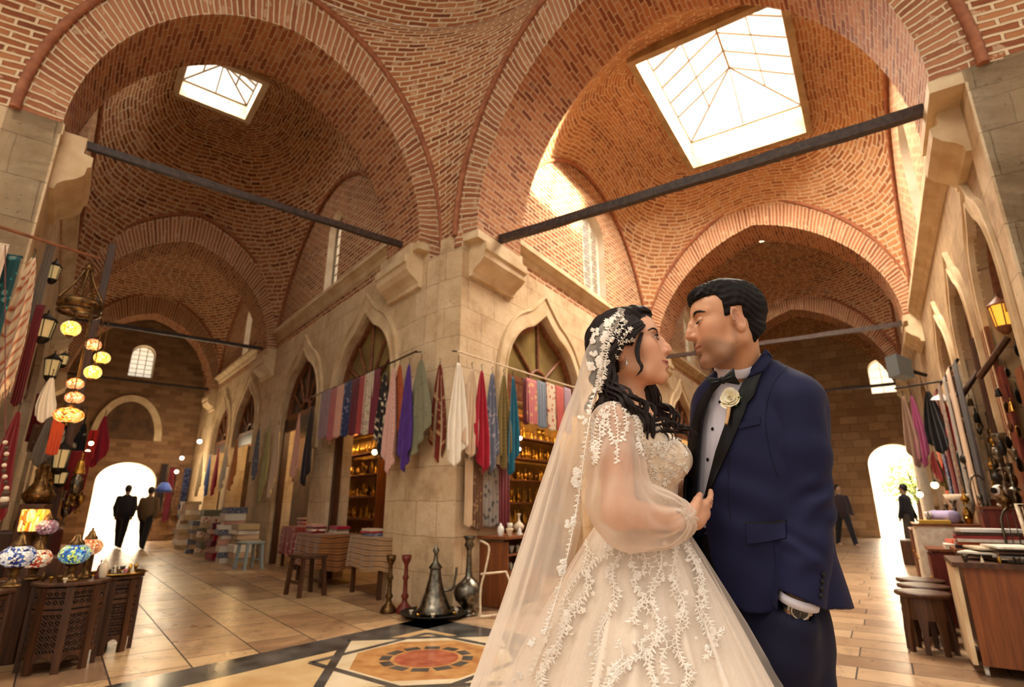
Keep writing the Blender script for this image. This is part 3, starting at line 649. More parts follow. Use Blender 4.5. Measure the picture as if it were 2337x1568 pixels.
# ---------- implicit surfaces for bodies and clothes ----------
def V3(*a): return np.array(a, np.float32)
def smin(a, b, k): h = np.clip(.5 + .5 * (b - a) / k, 0, 1); return b + (a - b) * h - k * h * (1 - h)
def smax(a, b, k): return -smin(-a, -b, k)
def sub(a, b, k): return smax(a, -b, k)
def sph(P, c, r): return np.linalg.norm(P - V3(*c), axis=-1) - r
def ell(P, c, r, M=None):
    q = P - V3(*c)
    if M is not None: q = q @ M
    r = V3(*r); k0 = np.linalg.norm(q / r, axis=-1); k1 = np.linalg.norm(q / (r * r), axis=-1); return k0 * (k0 - 1) / np.maximum(k1, 1e-6)
def cone(P, a, b, ra, rb):
    a = V3(*a); b = V3(*b); ab = b - a; t = np.clip(((P - a) @ ab) / (ab @ ab), 0, 1)
    return np.linalg.norm(P - a - t[..., None] * ab, axis=-1) - (ra + (rb - ra) * t)
def chain(P, pts, rs, k=.01):
    d = None
    for i in range(len(pts) - 1):
        e = cone(P, pts[i], pts[i + 1], rs[i], rs[i + 1]); d = e if d is None else smin(d, e, k)
    return d
def surfnet(f, lo, hi, h):
    lo = np.array(lo, float); hi = np.array(hi, float); n = np.ceil((hi - lo) / h).astype(int) + 1
    ax = [(lo[i] + h * np.arange(n[i])).astype(np.float32) for i in range(3)]
    Vv = np.empty(n, np.float32)
    st = max(1, int(400000 / (n[1] * n[2])))
    for i in range(0, n[0], st):
        X, Y, Z = np.meshgrid(ax[0][i:i + st], ax[1], ax[2], indexing='ij'); Vv[i:i + st] = f(np.stack([X, Y, Z], -1).reshape(-1, 3)).reshape(X.shape)
    s = Vv < 0
    c = [s[a:n[0] - 1 + a, b:n[1] - 1 + b, d:n[2] - 1 + d] for a in (0, 1) for b in (0, 1) for d in (0, 1)]
    allc = np.logical_and.reduce(c); anyc = np.logical_or.reduce(c); act = anyc & ~allc
    idx = -np.ones(act.shape, int); I = np.argwhere(act); idx[tuple(I.T)] = np.arange(len(I))
    sm = np.zeros((len(I), 3)); cnt = np.zeros(len(I))
    cor = [(a, b, d) for a in (0, 1) for b in (0, 1) for d in (0, 1)]
    val = {q: Vv[I[:, 0] + q[0], I[:, 1] + q[1], I[:, 2] + q[2]] for q in cor}
    for q in cor:
        for k in range(3):
            if q[k] == 0:
                r = list(q); r[k] = 1; r = tuple(r); va, vb = val[q], val[r]; x = (va < 0) != (vb < 0)
                t = np.where(x, va / np.where(x, va - vb, 1), 0); p = np.array(q, float)[None, :] + np.zeros((len(I), 3)); p[:, k] += t
                sm[x] += p[x]; cnt[x] += 1
    v = lo + (I + sm / cnt[:, None]) * h
    F = []
    for k in range(3):
        sl0 = [slice(None)] * 3; sl1 = [slice(None)] * 3; sl0[k] = slice(0, n[k] - 1); sl1[k] = slice(1, n[k])
        A = s[tuple(sl0)]; B = s[tuple(sl1)]; E = np.argwhere(A != B)
        u, w = [(1, 2), (2, 0), (0, 1)][k]
        E = E[(E[:, u] > 0) & (E[:, w] > 0) & (E[:, u] < n[u] - 1) & (E[:, w] < n[w] - 1)]
        def ci(du, dw):
            q = E.copy(); q[:, u] += du; q[:, w] += dw; return idx[tuple(q.T)]
        Q = np.stack([ci(-1, -1), ci(0, -1), ci(0, 0), ci(-1, 0)], 1); fl = A[tuple(E.T)]
        Q[~fl] = Q[~fl][:, ::-1]; F.append(Q)
    F = np.concatenate(F); F = F[(F >= 0).all(1)]
    # one Newton step onto the surface
    e = h * .4; P = v.astype(np.float32)
    f0 = f(P); g = np.stack([f(P + V3(*(e if i == j else 0 for j in range(3)))) - f0 for i in range(3)], -1) / e
    st_ = (f0 / np.maximum((g * g).sum(-1), .2))[:, None] * g; v = v - np.clip(st_, -h * .6, h * .6)
    return v, F
def sdf_obj(name, f, lo, hi, h, mats, parent=None, T=None, color=None, smooth=0, matfn=None, drop=None):
    """mesh of f<0 in local coordinates; T: local->world matrix applied to vertices; color(P)->rgb attribute"""
    v, F = surfnet(f, lo, hi, h)
    if smooth:
        for _ in range(smooth):
            acc = np.zeros_like(v); c = np.zeros(len(v))
            for a, b in ((0, 1), (1, 2), (2, 3), (3, 0)):
                np.add.at(acc, F[:, a], v[F[:, b]]); np.add.at(acc, F[:, b], v[F[:, a]]); np.add.at(c, F[:, a], 1); np.add.at(c, F[:, b], 1)
            v = v * .5 + acc / np.maximum(c, 1)[:, None] * .5
    lv = v.copy()
    if T is not None: M = np.array(T); v = v @ M[:3, :3].T + M[:3, 3]
    me = bpy.data.meshes.new(name); me.from_pydata(v.tolist(), [], F.tolist())
    for m in (mats if isinstance(mats, (list, tuple)) else [mats]): me.materials.append(m)
    me.polygons.foreach_set('use_smooth', [True] * len(F))
    if matfn is not None: me.polygons.foreach_set('material_index', matfn(lv[F].mean(1)).astype(int).tolist())
    if color is not None:
        ca = me.color_attributes.new('Col', 'FLOAT_COLOR', 'POINT'); c = np.concatenate([color(lv), np.ones((len(lv), 1))], 1).astype(np.float32); ca.data.foreach_set('color', c.ravel())
    me.update(); o = bpy.data.objects.new(name, me); COL.objects.link(o); o.parent = parent; return o
def rotm(axis, deg): return np.array(Matrix.Rotation(R(deg), 3, axis))
class Loft:
    """trunk-like solid from stacked elliptical sections (rows: x, y, z, half width, half depth), turned by phi about z"""
    def __init__(s, rows, phi, p=2.3):
        s.r = np.array(rows, float); s.r = s.r[np.argsort(s.r[:, 2])]; s.phi = phi; s.p = p
        zz = np.linspace(s.r[0, 2], s.r[-1, 2], 200); s.zz = zz
        def sm(c): y = np.interp(zz, s.r[:, 2], s.r[:, c]); k = np.ones(15) / 15; yp = np.pad(y, 7, 'edge'); return np.convolve(yp, k, 'valid')
        s.t = [sm(c) for c in (0, 1, 3, 4)]
    def uv(s, P):
        z = P[:, 2]; cx, cy, a, b = [np.interp(z, s.zz, t) for t in s.t]
        dx = P[:, 0] - cx; dy = P[:, 1] - cy; c, n = cos(s.phi), sin(s.phi)
        return dx * c + dy * n, -dx * n + dy * c, a, b      # u across the shoulders, w towards the back
    def __call__(s, P):
        u, w, a, b = s.uv(P); k = ((np.abs(u) / a) ** s.p + (np.abs(w) / b) ** s.p + 1e-9) ** (1 / s.p)
        d = (k - 1) * np.minimum(a, b); zc = np.maximum(s.zz[0] - P[:, 2], P[:, 2] - s.zz[-1]); return np.where(zc > 0, np.maximum(d, zc), np.maximum(d, zc))
def proj(P):
    """picture coordinates of world points"""
    P = np.asarray(P, float); dz = P[..., 2] - H; d = P[..., 1] * cos(PITCH) + dz * sin(PITCH); u = -P[..., 1] * sin(PITCH) + dz * cos(PITCH)
    return 1168.5 + FPX * P[..., 0] / d, 784 - FPX * u / d
def inpoly(x, y, poly):
    ins = np.zeros(x.shape, bool); n = len(poly)
    for i in range(n):
        x0, y0 = poly[i]; x1, y1 = poly[(i + 1) % n]
        if y0 == y1: continue
        c = ((y0 > y) != (y1 > y)) & (x < (x1 - x0) * (y - y0) / (y1 - y0) + x0); ins ^= c
    return ins
from mathutils.bvhtree import BVHTree
def bvh_of(objs):
    vs = []; fs = []
    for o in (objs if isinstance(objs, (list, tuple)) else [objs]):
        b = len(vs); M = o.matrix_world; vs += [M @ v.co for v in o.data.vertices]; fs += [[b + i for i in p.vertices] for p in o.data.polygons]
    return BVHTree.FromPolygons(vs, fs)
CAMP = Vector((0, 0, H))
def hit(bvh, px, py, off=0.0, default=None):
    d = (at(px, py, 1) - CAMP).normalized(); r = bvh.ray_cast(CAMP, d)
    if r[0] is None: return (default, None)
    n = r[1]; n = n if n.dot(d) < 0 else -n
    return (r[0] + n * off, n)
def lerp_poly(pl, n):
    pl = np.array(pl, float); s = np.concatenate([[0], np.cumsum(np.linalg.norm(np.diff(pl, axis=0), axis=1))]); t = np.linspace(0, s[-1], n)
    return np.stack([np.interp(t, s, pl[:, i]) for i in range(pl.shape[1])], 1)
def spl(pl, n):
    """smooth curve through points (Catmull-Rom)"""
    p = np.array(pl, float); p = np.vstack([2 * p[0] - p[1], p, 2 * p[-1] - p[-2]]); m = len(p) - 3; out = []
    for t in np.linspace(0, m - 1e-6, n):
        i = int(t); f = t - i; a, b, c, d = p[i:i + 4]; out.append(.5 * (2 * b + (c - a) * f + (2 * a - 5 * b + 4 * c - d) * f * f + (3 * b - a - 3 * c + d) * f ** 3))
    return np.array(out)
def patch(name, bvh, left, right, mat, parent=None, off=.004, thick=.003, nu=10, nv=40, puff=0.0, smooth=3):
    """cloth piece laid on a body between two outlines"""
    A = lerp_poly(left, nv); B = lerp_poly(right, nv); G = np.zeros((nv, nu, 3)); Nn = np.zeros((nv, nu, 3)); last = None
    for i in range(nv):
        for j in range(nu):
            t = j / (nu - 1); px, py = A[i] * (1 - t) + B[i] * t; h, n = hit(bvh, px, py)
            if h is None:
                if last is None: last = (at(px, py, 1.5), Vector((0, -1, 0)))
                dpt = (last[0] - CAMP).y; h = at(px, py, dpt); n = last[1]
            last = (h, n); G[i, j] = h; Nn[i, j] = n
    D = np.linalg.norm(G - np.array(CAMP), axis=-1)
    for _ in range(smooth):
        Dp = np.pad(D, 1, 'edge'); D2 = (Dp[:-2, 1:-1] + Dp[2:, 1:-1] + Dp[1:-1, :-2] + Dp[1:-1, 2:]) / 4; D = np.minimum(D, D2) * .5 + D2 * .5
    dirs = (G - np.array(CAMP)); dirs /= np.linalg.norm(dirs, axis=-1)[..., None]; G = np.array(CAMP) + dirs * D[..., None]
    pf = np.array([[sin(pi * j / (nu - 1)) * puff for j in range(nu)] for i in range(nv)])
    top = G + Nn * (off + thick + pf)[..., None]; bot = G + Nn * (off * .2)
    mb = MB(); mb.grid(top, [[(i / nv, j / nu) for j in range(nu)] for i in range(nv)])
    rim = [(0, j) for j in range(nu)] + [(i, nu - 1) for i in range(1, nv)] + [(nv - 1, j) for j in range(nu - 2, -1, -1)] + [(i, 0) for i in range(nv - 2, 0, -1)]
    mb.grid([[top[i, j] for i, j in rim], [bot[i, j] for i, j in rim]], None, cv=True)
    return mb.build(name, mat, parent=parent)
# ---------- skin, hair, faces ----------
def skin_mat(name, rough=.45):
    m = base(name, (.8, .5, .35), rough, spec=.4, Subsurface_Weight=.12, Subsurface_Scale=.01); b = m.node_tree.nodes['Principled BSDF']; b.inputs['Subsurface Radius'].default_value = (1, .35, .2)
    at_ = N(m, 'ShaderNodeAttribute', attribute_name='Col'); tc = N(m, 'ShaderNodeTexCoord').outputs['Object']; f = noise(m, 60, tc, 4)
    setc(m, mixc(m, mth(m, 'MULTIPLY', f, .25), at_.outputs[0], mixc(m, 1.0, at_.outputs[0], (.82, .72, .66), 'MULTIPLY'))); bump(m, noise(m, 420, tc, 3), .08, .001); return m
M_skin = skin_mat('skin')
def gauss(P, c, r): return np.exp(-(((P - np.array(c)) / np.array(r)) ** 2).sum(-1))
def head_sdf(P, fem=0):
    """skull, face and upper neck. x forward, |y| symmetric, z up, origin between the ears"""
    Q = P.copy(); Q[:, 1] = np.abs(Q[:, 1]); f = fem
    d = ell(Q, (-.014, 0, .036), (.097, .074, .088))
    d = smin(d, ell(Q, (.038, 0, .042), (.050, .058, .055)), .03)
    d = smin(d, ell(Q, (.030, 0, -.030), (.058, .057 - .004 * f, .078)), .03)
    d = smin(d, chain(Q, [(.066, .010, -.106 + .006 * f), (.035, .040, -.094 + .006 * f), (-.012, .054 - .004 * f, -.062), (-.014, .062, -.02)], [.0165 - .002 * f, .017 - .003 * f, .015 - .001 * f, .014], .02), .028)
    d = smin(d, ell(Q, (.073, 0, -.104 + .006 * f), (.0165, .021 - .002 * f, .0175)), .022)      # chin
    d = smin(d, ell(Q, (.050, .040, -.016), (.026, .022, .022)), .025)                        # cheekbone
    d = smin(d, ell(Q, (.056 + .002 * f, .032 - .004 * f, -.052), (.024, .022, .028)), .03)                # cheek
    d = smin(d, ell(Q, (.070, 0, -.062), (.023, .027, .028)), .02)                            # muzzle
    d = smin(d, chain(Q, [(.080, .004, .034 - .002 * f), (.074, .030, .037), (.058, .050, .030)], [.0105 - .0025 * f, .0095 - .002 * f, .008], .008), .014)  # brow
    # eye sockets
    d = sub(d, ell(Q, (.094, .032, .010), (.018, .0155, .0135)), .012)
    d = sub(d, ell(Q, (.091, .0135, .012), (.009, .007, .016)), .008)
    # nose
    if f: nose = chain(Q, [(.082, 0, .026), (.0950, 0, .006), (.1060, 0, -.017), (.1095, 0, -.028)], [.0072, .0068, .0078, .0084], .006)
    else: nose = chain(Q, [(.084, 0, .030), (.0985, 0, .008), (.1075, 0, -.016), (.111, 0, -.027)], [.0085, .0088, .0096, .0102], .006)
    nose = smin(nose, ell(Q, (.092, 0, -.020), (.017, .0125, .016)), .006); nose = smin(nose, ell(Q, (.0970, .0115, -.0315), (.0105, .0066, .0080)), .006)
    nose = smin(nose, cone(Q, (.108, 0, -.034), (.092, 0, -.040), .0052, .006), .006)
    nose = smin(nose, cone(Q, (.088, .006, .0), (.080, .016, -.034), .008, .009), .012)
    d = smin(d, nose, .009)
    d = sub(d, ell(Q, (.1010, .0070, -.0410), (.0048, .0026, .0030)), .0015)                    # nostril
    # philtrum, lips
    d = smin(d, chain(Q, [(.0935, 0, -.0610), (.0915, .010, -.0618), (.0775, .0265, -.0665)], [.0064, .0060, .0026], .004), .004)
    d = smin(d, chain(Q, [(.0905, 0, -.0745), (.0885, .010, -.0742), (.0775, .0250, -.0680)], [.0072, .0066, .0026], .004), .004)
    if f: d = sub(d, chain(Q, [(.1015, 0, -.0685), (.0965, .011, -.0680), (.0850, .0245, -.0655)], [.0030, .0030, .0016], .002), .002)
    d = sub(d, chain(Q, [(.1015, 0, -.0680), (.0965, .011, -.0678), (.0850, .0245, -.0655), (.0785, .031, -.0635), (.074, .0360, -.0610)], [.0018, .0016, .0019, .0020, .0012], .002), .0025)
    d = sub(d, ell(Q, (.0935, 0, -.0885), (.010, .016, .006)), .008)
    d = sub(d, cone(Q, (.082, .026, -.050), (.074, .036, -.068), .0015, .0012), .007)             # smile fold
    # eye: ball kept apart, lids here
    ball = sph(Q, (.0745, .0315, .009), .0131)
    d = smin(d, ball, .003)
    return d
def eye_cut(Q, lo, up, f):
    """almond opening between the lids"""
    return ell(Q, (.0870, .0340, .0085 + (lo + up) / 2), (.0130, .0150, max(.0008, (up - lo) / 2)))
def ear_sdf(P, s, fem=0):
    """ear standing on the side s of the head"""
    Q = P.copy(); Q[:, 1] *= s; Q = Q - (V3(-.018, .0715, -.012) if fem else V3(-.010, .0725, -.014)); M = (rotm('Y', 14) @ rotm('Z', 24)).astype(np.float32); Q = Q @ M
    z = Q[:, 2]; d = ell(Q, (0, .004, .004), (.0190, .0060, .0315)); d = smin(d, ell(Q, (.004, .003, -.026), (.0105, .0055, .0100)), .01)
    d = sub(d, ell(Q, (.003, .0105, .006), (.0120, .0060, .0225)), .004)
    rim = np.abs(np.sqrt((Q[:, 0] / .0172) ** 2 + ((z - .005) / .0295) ** 2) - 1) * .018; rim = np.sqrt(rim ** 2 + (Q[:, 1] - .0075) ** 2) - .0032
    rim = np.maximum(rim, -(Q[:, 0] + .5 * (z) + .030)); d = smin(d, np.where((Q[:, 0] > .010) & (z < -.002), .05, rim), .004)
    d = smin(d, chain(Q, [(-.006, .006, .018), (-.008, .007, .0), (-.002, .007, -.014)], [.003, .003, .003], .003), .003)
    d = smin(d, ell(Q, (.013, .004, -.006), (.004, .005, .006)), .003)
    return smin(d, ell(Q, (.006, -.006, 0), (.010, .010, .022)), .008)
def head_color(base_c, lip, cheek, stub=None, shadow=None):
    b = np.array(base_c); lp = np.array(lip)
    def f(P):
        Q = P.copy(); Q[:, 1] = np.abs(Q[:, 1]); c = np.tile(b, (len(P), 1))
        ck = gauss(Q, (.06, .042, -.03), (.03, .025, .025))[:, None]; c = c * (1 - ck * .5) + np.array(cheek) * ck * .5
        ck = (gauss(Q, (.108, 0, -.028), (.014, .015, .014)) * .4 + gauss(Q, (-.012, .08, 0), (.02, .02, .035)) * .5)[:, None]; c = c * (1 - ck) + np.array(cheek) * ck
        if stub is not None:
            m = np.clip((-.040 - Q[:, 2] + .35 * (Q[:, 0] - .07) * (Q[:, 0] < .07)) / .02, 0, 1) * np.clip((Q[:, 0] + .02) / .03, 0, 1) * np.clip((.145 + Q[:, 2]) / .03, 0, 1)
            m = np.maximum(m, gauss(Q, (.095, 0, -.050), (.015, .022, .007)) * .9); m = np.maximum(m, np.clip(1 - np.abs(Q[:, 0] - .002) / .014, 0, 1) * (Q[:, 2] < .02) * (Q[:, 2] > -.08) * .8)
            m = (m * .58)[:, None]; c = c * (1 - m) + np.array(stub) * m
        if shadow is not None:
            m = (gauss(Q, (.084, .033, .018), (.02, .018, .0085)) * .75)[:, None]; c = c * (1 - m) + np.array(shadow) * m
        zl = -.0678 + 4.2 * Q[:, 1] ** 2 - .0; tp = np.clip(1 - Q[:, 1] / .037, .02, 1) ** .7
        l1 = np.exp(-((Q[:, 2] - zl - .0058 * tp) / (.0055 * tp)) ** 4); l2 = np.exp(-((Q[:, 2] - zl + .0064 * tp) / (.0066 * tp)) ** 4)
        m = np.maximum(l1, l2) * (Q[:, 1] < .036) * (Q[:, 0] > .060); m = (m * (.85 if stub is None else .6))[:, None]
        c = c * (1 - m) + lp * m; return c
    return f
def lashes(T, s, side_up, mat, parent, name='eyelashes', n=26, ln=.007, low=False, r=.0004):
    mb = MB()
    for i in range(n):
        t = -1 + 2 * i / (n - 1); y = s * (.0325 + .0135 * t); x = .0745 + sqrt(max(0, .0131 ** 2 - (.0135 * t) ** 2)) * .98 + .0008; z = .009 + side_up * (1 - t * t) ** .5 * 1.0 + (.0005 if not low else 0)
        dz = (.4 if not low else -.6); d = Vector((1, s * (.2 + .6 * t), dz)).normalized(); p = Vector((x, y, z)); q = [T @ (p + d * ln * k + Vector((0, 0, (1 if not low else -1) * ln * .5 * k * k))) for k in (0, .5, 1)]
        mb.tube(q, [r, r * .8, r * .2], 4)
    return mb.build(name, mat, parent=parent)
def eyeball(T, s, parent, look=(1, 0, 0), r=.0127):
    c = Vector((.0745, s * .0315, .009)); mb = MB(); lk = Vector(look).normalized()
    def cap(a0, a1, rr, mi):
        P = []
        for a in np.linspace(a0, a1, 8):
            P.append([(rr * sin(a) * cos(t), rr * sin(a) * sin(t), rr * cos(a)) for t in np.linspace(0, 2 * pi, 20, endpoint=False)])
        P = np.array(P) @ np.array(Vector((0, 0, 1)).rotation_difference(lk).to_matrix()).T + np.array(c); mb.grid(P, None, mi, True, cv=True)
    cap(.58, pi, r, 0); cap(.26, .58, r * 1.01, 1); cap(0, .26, r * 1.012, 2); mb.xform(T)
    return mb.build('eye', [M_eyew, M_iris, M_pupil], parent=parent)
M_eyew = base('eye_white', hexc('c4b8ac'), .15); M_iris = base('iris_brown', hexc('3a1e10'), .1); M_pupil = base('pupil', (.01, .01, .01), .05)
def hair_mat(name, c1, c2, rough=.38):
    m = base(name, c1, rough, spec=.35); tc = N(m, 'ShaderNodeTexCoord'); sp = N(m, 'ShaderNodeMapping'); L(m, tc.outputs['UV'], sp.inputs[0]); sp.inputs['Scale'].default_value = (60, 1.2, 1)
    f = noise(m, 3, sp.outputs[0], 4); setc(m, ramp(m, [(.3, c1), (.75, c2)], f)); bump(m, f, .6, .002); return m
M_hairm = hair_mat('black_hair', hexc('090606'), hexc('1d1512'), .5); M_hairf = hair_mat('dark_brown_hair', hexc('140c0b'), hexc('38231e'), .42)
M_hairs = base('black_hair_mass', hexc('0c0807'), .62, spec=.15)
def mk_hs():
    m = M_hairs; tc = N(m, 'ShaderNodeTexCoord'); sp = N(m, 'ShaderNodeMapping'); L(m, tc.outputs['Object'], sp.inputs[0]); sp.inputs['Rotation'].default_value = (.2, .5, .1); sp.inputs['Scale'].default_value = (35, 420, 300); f = noise(m, 1, sp.outputs[0], 3); setc(m, ramp(m, [(.3, hexc('080505')), (.75, hexc('1c1411'))], f)); bump(m, f, .7, .002)
mk_hs()
M_lash = base('lash', hexc('0c0807'), .5)
def strand(mb, pts, w, n=14, uvo=0, flat=.45):
    """tapered lock of hair"""
    C = spl(pts, n); prof = np.array([sin(pi * (.08 + .92 * k / (n - 1)) ** .55) ** .6 if k < n - 1 else .03 for k in range(n)]); k = 7; P = []; up = Vector((0, -1, .2))
    for i in range(n):
        t = Vector(C[min(i + 1, n - 1)] - C[max(i - 1, 0)]).normalized(); x = t.cross(up); x = x.normalized() if x.length > 1e-5 else Vector((1, 0, 0)); y = x.cross(t).normalized()
        P.append([Vector(C[i]) + x * cos(2 * pi * j / k) * w * prof[i] + y * sin(2 * pi * j / k) * w * flat * prof[i] for j in range(k)])
    mb.grid(P, [[(uvo + j / k * .25, i / n) for j in range(k)] for i in range(n)], cv=True)
def brow(T, s, parent, mat, pts, n=70, ln=.008, r=.00035, seed=1, B=None, wd=.0034):
    rg = random.Random(seed); C = spl(pts, 60); mb = MB(); Q = []
    for c in C:
        o_ = Vector((0, 0, c[2])); p = Vector((c[0], s * c[1], c[2])); h = B.ray_cast(T @ (p + (p - o_) * .8), (T.to_3x3() @ (o_ - p)).normalized()); Q.append((T.inverted() @ h[0]) if h[0] else p)
    for i in range(n):
        t = rg.random(); c = Q[int(t * 59)]; w_ = wd * (1 - t) ** .45 * min(1, .5 + t * 5) + .0005; p = c + Vector((.0003, 0, rg.uniform(-w_, w_)))
        d = Vector((-.25 - .55 * t, s * .8, .45 - .85 * t)).normalized(); l = ln * (1 - .35 * t); q = [T @ (p + d * l * k + Vector((.0010 * sin(pi * k), 0, 0))) for k in (0, .5, 1)]
        mb.tube(q, [r, r, r * .3], 4, caps=False)
    return mb.build('eyebrow', mat, parent=parent)
def head_T(px, py, Y, face, pitch, roll=0, s=1.0):
    """face: heading in the ground plane (radians from +X, counterclockwise); pitch>0 looks up"""
    return Matrix.Translation(at(px, py, Y)) @ Matrix.Rotation(face, 4, 'Z') @ Matrix.Rotation(-R(pitch), 4, 'Y') @ Matrix.Rotation(R(roll), 4, 'X') @ Matrix.Scale(s, 4)
GR = empty('person', (.66, 1.6, 0), 0, 'dark-haired man in navy tuxedo with black bow tie, one hand in trouser pocket', 'person')
BR = empty('person', (.42, 1.6, 0), 0, 'woman in white lace wedding dress and long veil, looking up at the man', 'person')
for o_ in (GR, BR): bpy.context.view_layer.update()
def under(o, root):
    """keep world placement while parented"""
    o.parent = root; o.matrix_parent_inverse = root.matrix_world.inverted(); return o
bpy.context.view_layer.update()
TG = head_T(1657, 740, 1.52, R(180 - 7), -4, 0, 1.0)
TB = head_T(1438, 799, 1.53, R(-22), 8.5, 0, .97)
SK_M = hexc('d09a76'); SK_F = hexc('e2ab8a')
def build_head(T, fem, color, lo, up, neckf, name, root, voxel=.0021):
    def f(P):
        d = head_sdf(P, fem); Q = P.copy(); Q[:, 1] = np.abs(Q[:, 1]); d = sub(d, eye_cut(Q, lo, up, fem), .0008); d = np.minimum(d, 1)
        for s in (-1, 1): d = smin(d, ear_sdf(P, s, fem), .004)
        return smin(d, neckf(P), .03)
    return f
# ---------- the man ----------
def wl(px, py, Y): return tuple(at(px, py, Y))
def gpt(px, py, Y): return np.array(at(px, py, Y))
PHG = R(-36)      # turn of his shoulders
# trunk sections: picture row, centre column, depth, half width, half depth
def rows(tab): return [(*at(x, y, Y), a, b) for y, x, Y, a, b in tab]
SHIRT = Loft(rows([(838, 1688, 1.58, .070, .062), (858, 1697, 1.585, .10, .075), (885, 1705, 1.59, .165, .095), (930, 1708, 1.59, .178, .112), (1000, 1706, 1.59, .172, .118), (1130, 1700, 1.60, .155, .108), (1250, 1705, 1.61, .160, .112), (1400, 1722, 1.63, .178, .122), (1480, 1735, 1.64, .178, .122)]), PHG)
JACK = Loft(rows([(835, 1706, 1.585, .078, .074), (852, 1708, 1.585, .112, .084), (868, 1712, 1.59, .150, .096), (890, 1722, 1.595, .176, .112), (930, 1727, 1.595, .188, .125), (1000, 1725, 1.595, .190, .134), (1130, 1722, 1.60, .186, .126), (1250, 1728, 1.61, .188, .128), (1340, 1745, 1.62, .200, .136), (1440, 1762, 1.63, .212, .144)]), PHG)
SHO = gpt(1812, 918, 1.48); ELB = gpt(1836, 1160, 1.49); WRI = gpt(1822, 1372, 1.465)
SHF = gpt(1642, 938, 1.69); ELF = gpt(1612, 1140, 1.86); WRF = gpt(1500, 1190, 1.78)
def folds(P, c, r, amp, dirv, freq, ph=0):
    return amp * np.exp(-(((P - c) / r) ** 2).sum(-1)) * np.sin((P @ V3(*dirv)) * freq + ph)
def sleeve_n(P):
    d = chain(P, [tuple(SHO), tuple((SHO + ELB) / 2), tuple(ELB), tuple((ELB + WRI) / 2), tuple(WRI)], [.072, .074, .068, .065, .060], .02)
    wp = .012 * np.sin(P[:, 0] * 23 + P[:, 2] * 9) + .008 * np.sin(P[:, 2] * 31 + P[:, 0] * 41); Pw = P.copy(); Pw[:, 2] += wp
    for c, r_, am, fr, dr, ph in ((ELB + V3(.01, -.05, .02), (.06, .09, .05), .007, 95, (-.55, 0, 1), 0), (ELB + V3(-.03, -.04, -.07), (.07, .09, .04), .006, 80, (.75, 0, 1), 1), (ELB + V3(-.01, -.03, .13), (.06, .09, .06), .003, 60, (.5, 0, 1), 2), (WRI + V3(-.01, -.05, .10), (.07, .09, .05), .004, 70, (-.9, 0, 1), 0)):
        d = d + folds(Pw, c, np.array(r_), am, dr, fr, ph)
    return d
def jacket_f(P):
    d = JACK(P); s = sleeve_n(P); far = chain(P, [tuple(SHF), tuple(ELF), tuple(WRF)], [.078, .068, .052], .02)
    d = d + folds(P, gpt(1640, 1150, 1.48), .16, .0045, (.5, 0, 1), 60, .6) + folds(P, gpt(1700, 1330, 1.46), .13, .005, (1, 0, -.55), 55, 0) + folds(P, gpt(1790, 1330, 1.46), .08, .006, (1, 0, -.3), 80, 1)
    d = smin(d, far, .03)
    kk = .005 + .022 * np.clip((P[:, 2] - SHO[2] + .03) / .06, 0, 1); return smin(d, s, kk)
HEM = [(1300, 1385), (1560, 1388), (1640, 1396), (1705, 1400), (1745, 1401), (1776, 1396), (1776, 1345), (1880, 1392), (1918, 1390), (1990, 1390), (1990, 700), (1300, 700)]
OPEN = [(1636, 872), (1612, 905), (1600, 960), (1594, 1040), (1590, 1140), (1582, 1240), (1560, 1440), (1740, 1440), (1705, 1400), (1668, 1374), (1640, 1327), (1622, 1272), (1612, 1210), (1605, 1150), (1612, 1128), (1634, 1060), (1655, 985), (1690, 900), (1716, 862), (1700, 830), (1640, 840)]
def hand_f(P, w, dn, sx, cu, s=1.0):
    """hand with palm, four unequal bent fingers and a thumb at the side"""
    pm = w + dn * .085 * s; d = chain(P, [tuple(w - dn * .05), tuple(w), tuple(w + dn * .045 * s + sx * .008), tuple(pm)], [.027 * s, .0245 * s, .027 * s, .024 * s], .02)
    for k in range(4):
        o_ = (k - 1.5) * .0195 * s; b_ = pm + sx * o_ + dn * .006; l = (.074, .083, .078, .062)[k] * s; sp = sx * (k - 1.5) * .004
        d = smin(d, cone(P, tuple(w + dn * .04 * s + sx * o_ * .8), tuple(b_), .0125 * s, .0110 * s), .012)
        d = smin(d, chain(P, [tuple(b_), tuple(b_ + dn * l * .45 + sp + cu * .25), tuple(b_ + dn * l * .75 + sp * 1.5 + cu * .7), tuple(b_ + dn * l + sp * 2 + cu * 1.15)], [.0098 * s, .0090 * s, .0083 * s, .0070 * s], .003), .006)
    tb = w + dn * .022 * s - sx * .022 * s
    return smin(d, chain(P, [tuple(w + dn * .01), tuple(tb), tuple(tb - sx * .022 * s + dn * .032 * s + cu * .3), tuple(tb - sx * .026 * s + dn * .064 * s + cu * .8)], [.016 * s, .0150 * s, .0112 * s, .0088 * s], .005), .010)
def jacket(P):
    d = jacket_f(P); inner = JACK(P) + .0155
    sl_in = chain(P, [tuple(WRI + (ELB - WRI) * .25), tuple(WRI), tuple(WRI + (WRI - ELB) * .3)], [.046, .047, .047], .02)
    d = np.maximum(d, -inner); d = np.maximum(d, -sl_in)
    x, y = proj(P); front = JACK.uv(P)[1] < .02
    cut = inpoly(x, y, OPEN) & front
    u, w, _, _ = JACK.uv(P)
    below = ~inpoly(x, y, HEM) & (P[:, 1] < 2.5)
    d = np.where(cut | below, np.maximum(d, .004), d)
    nk = sph(P, tuple(at(1697, 836, 1.585)), .074); return np.maximum(d, -nk)
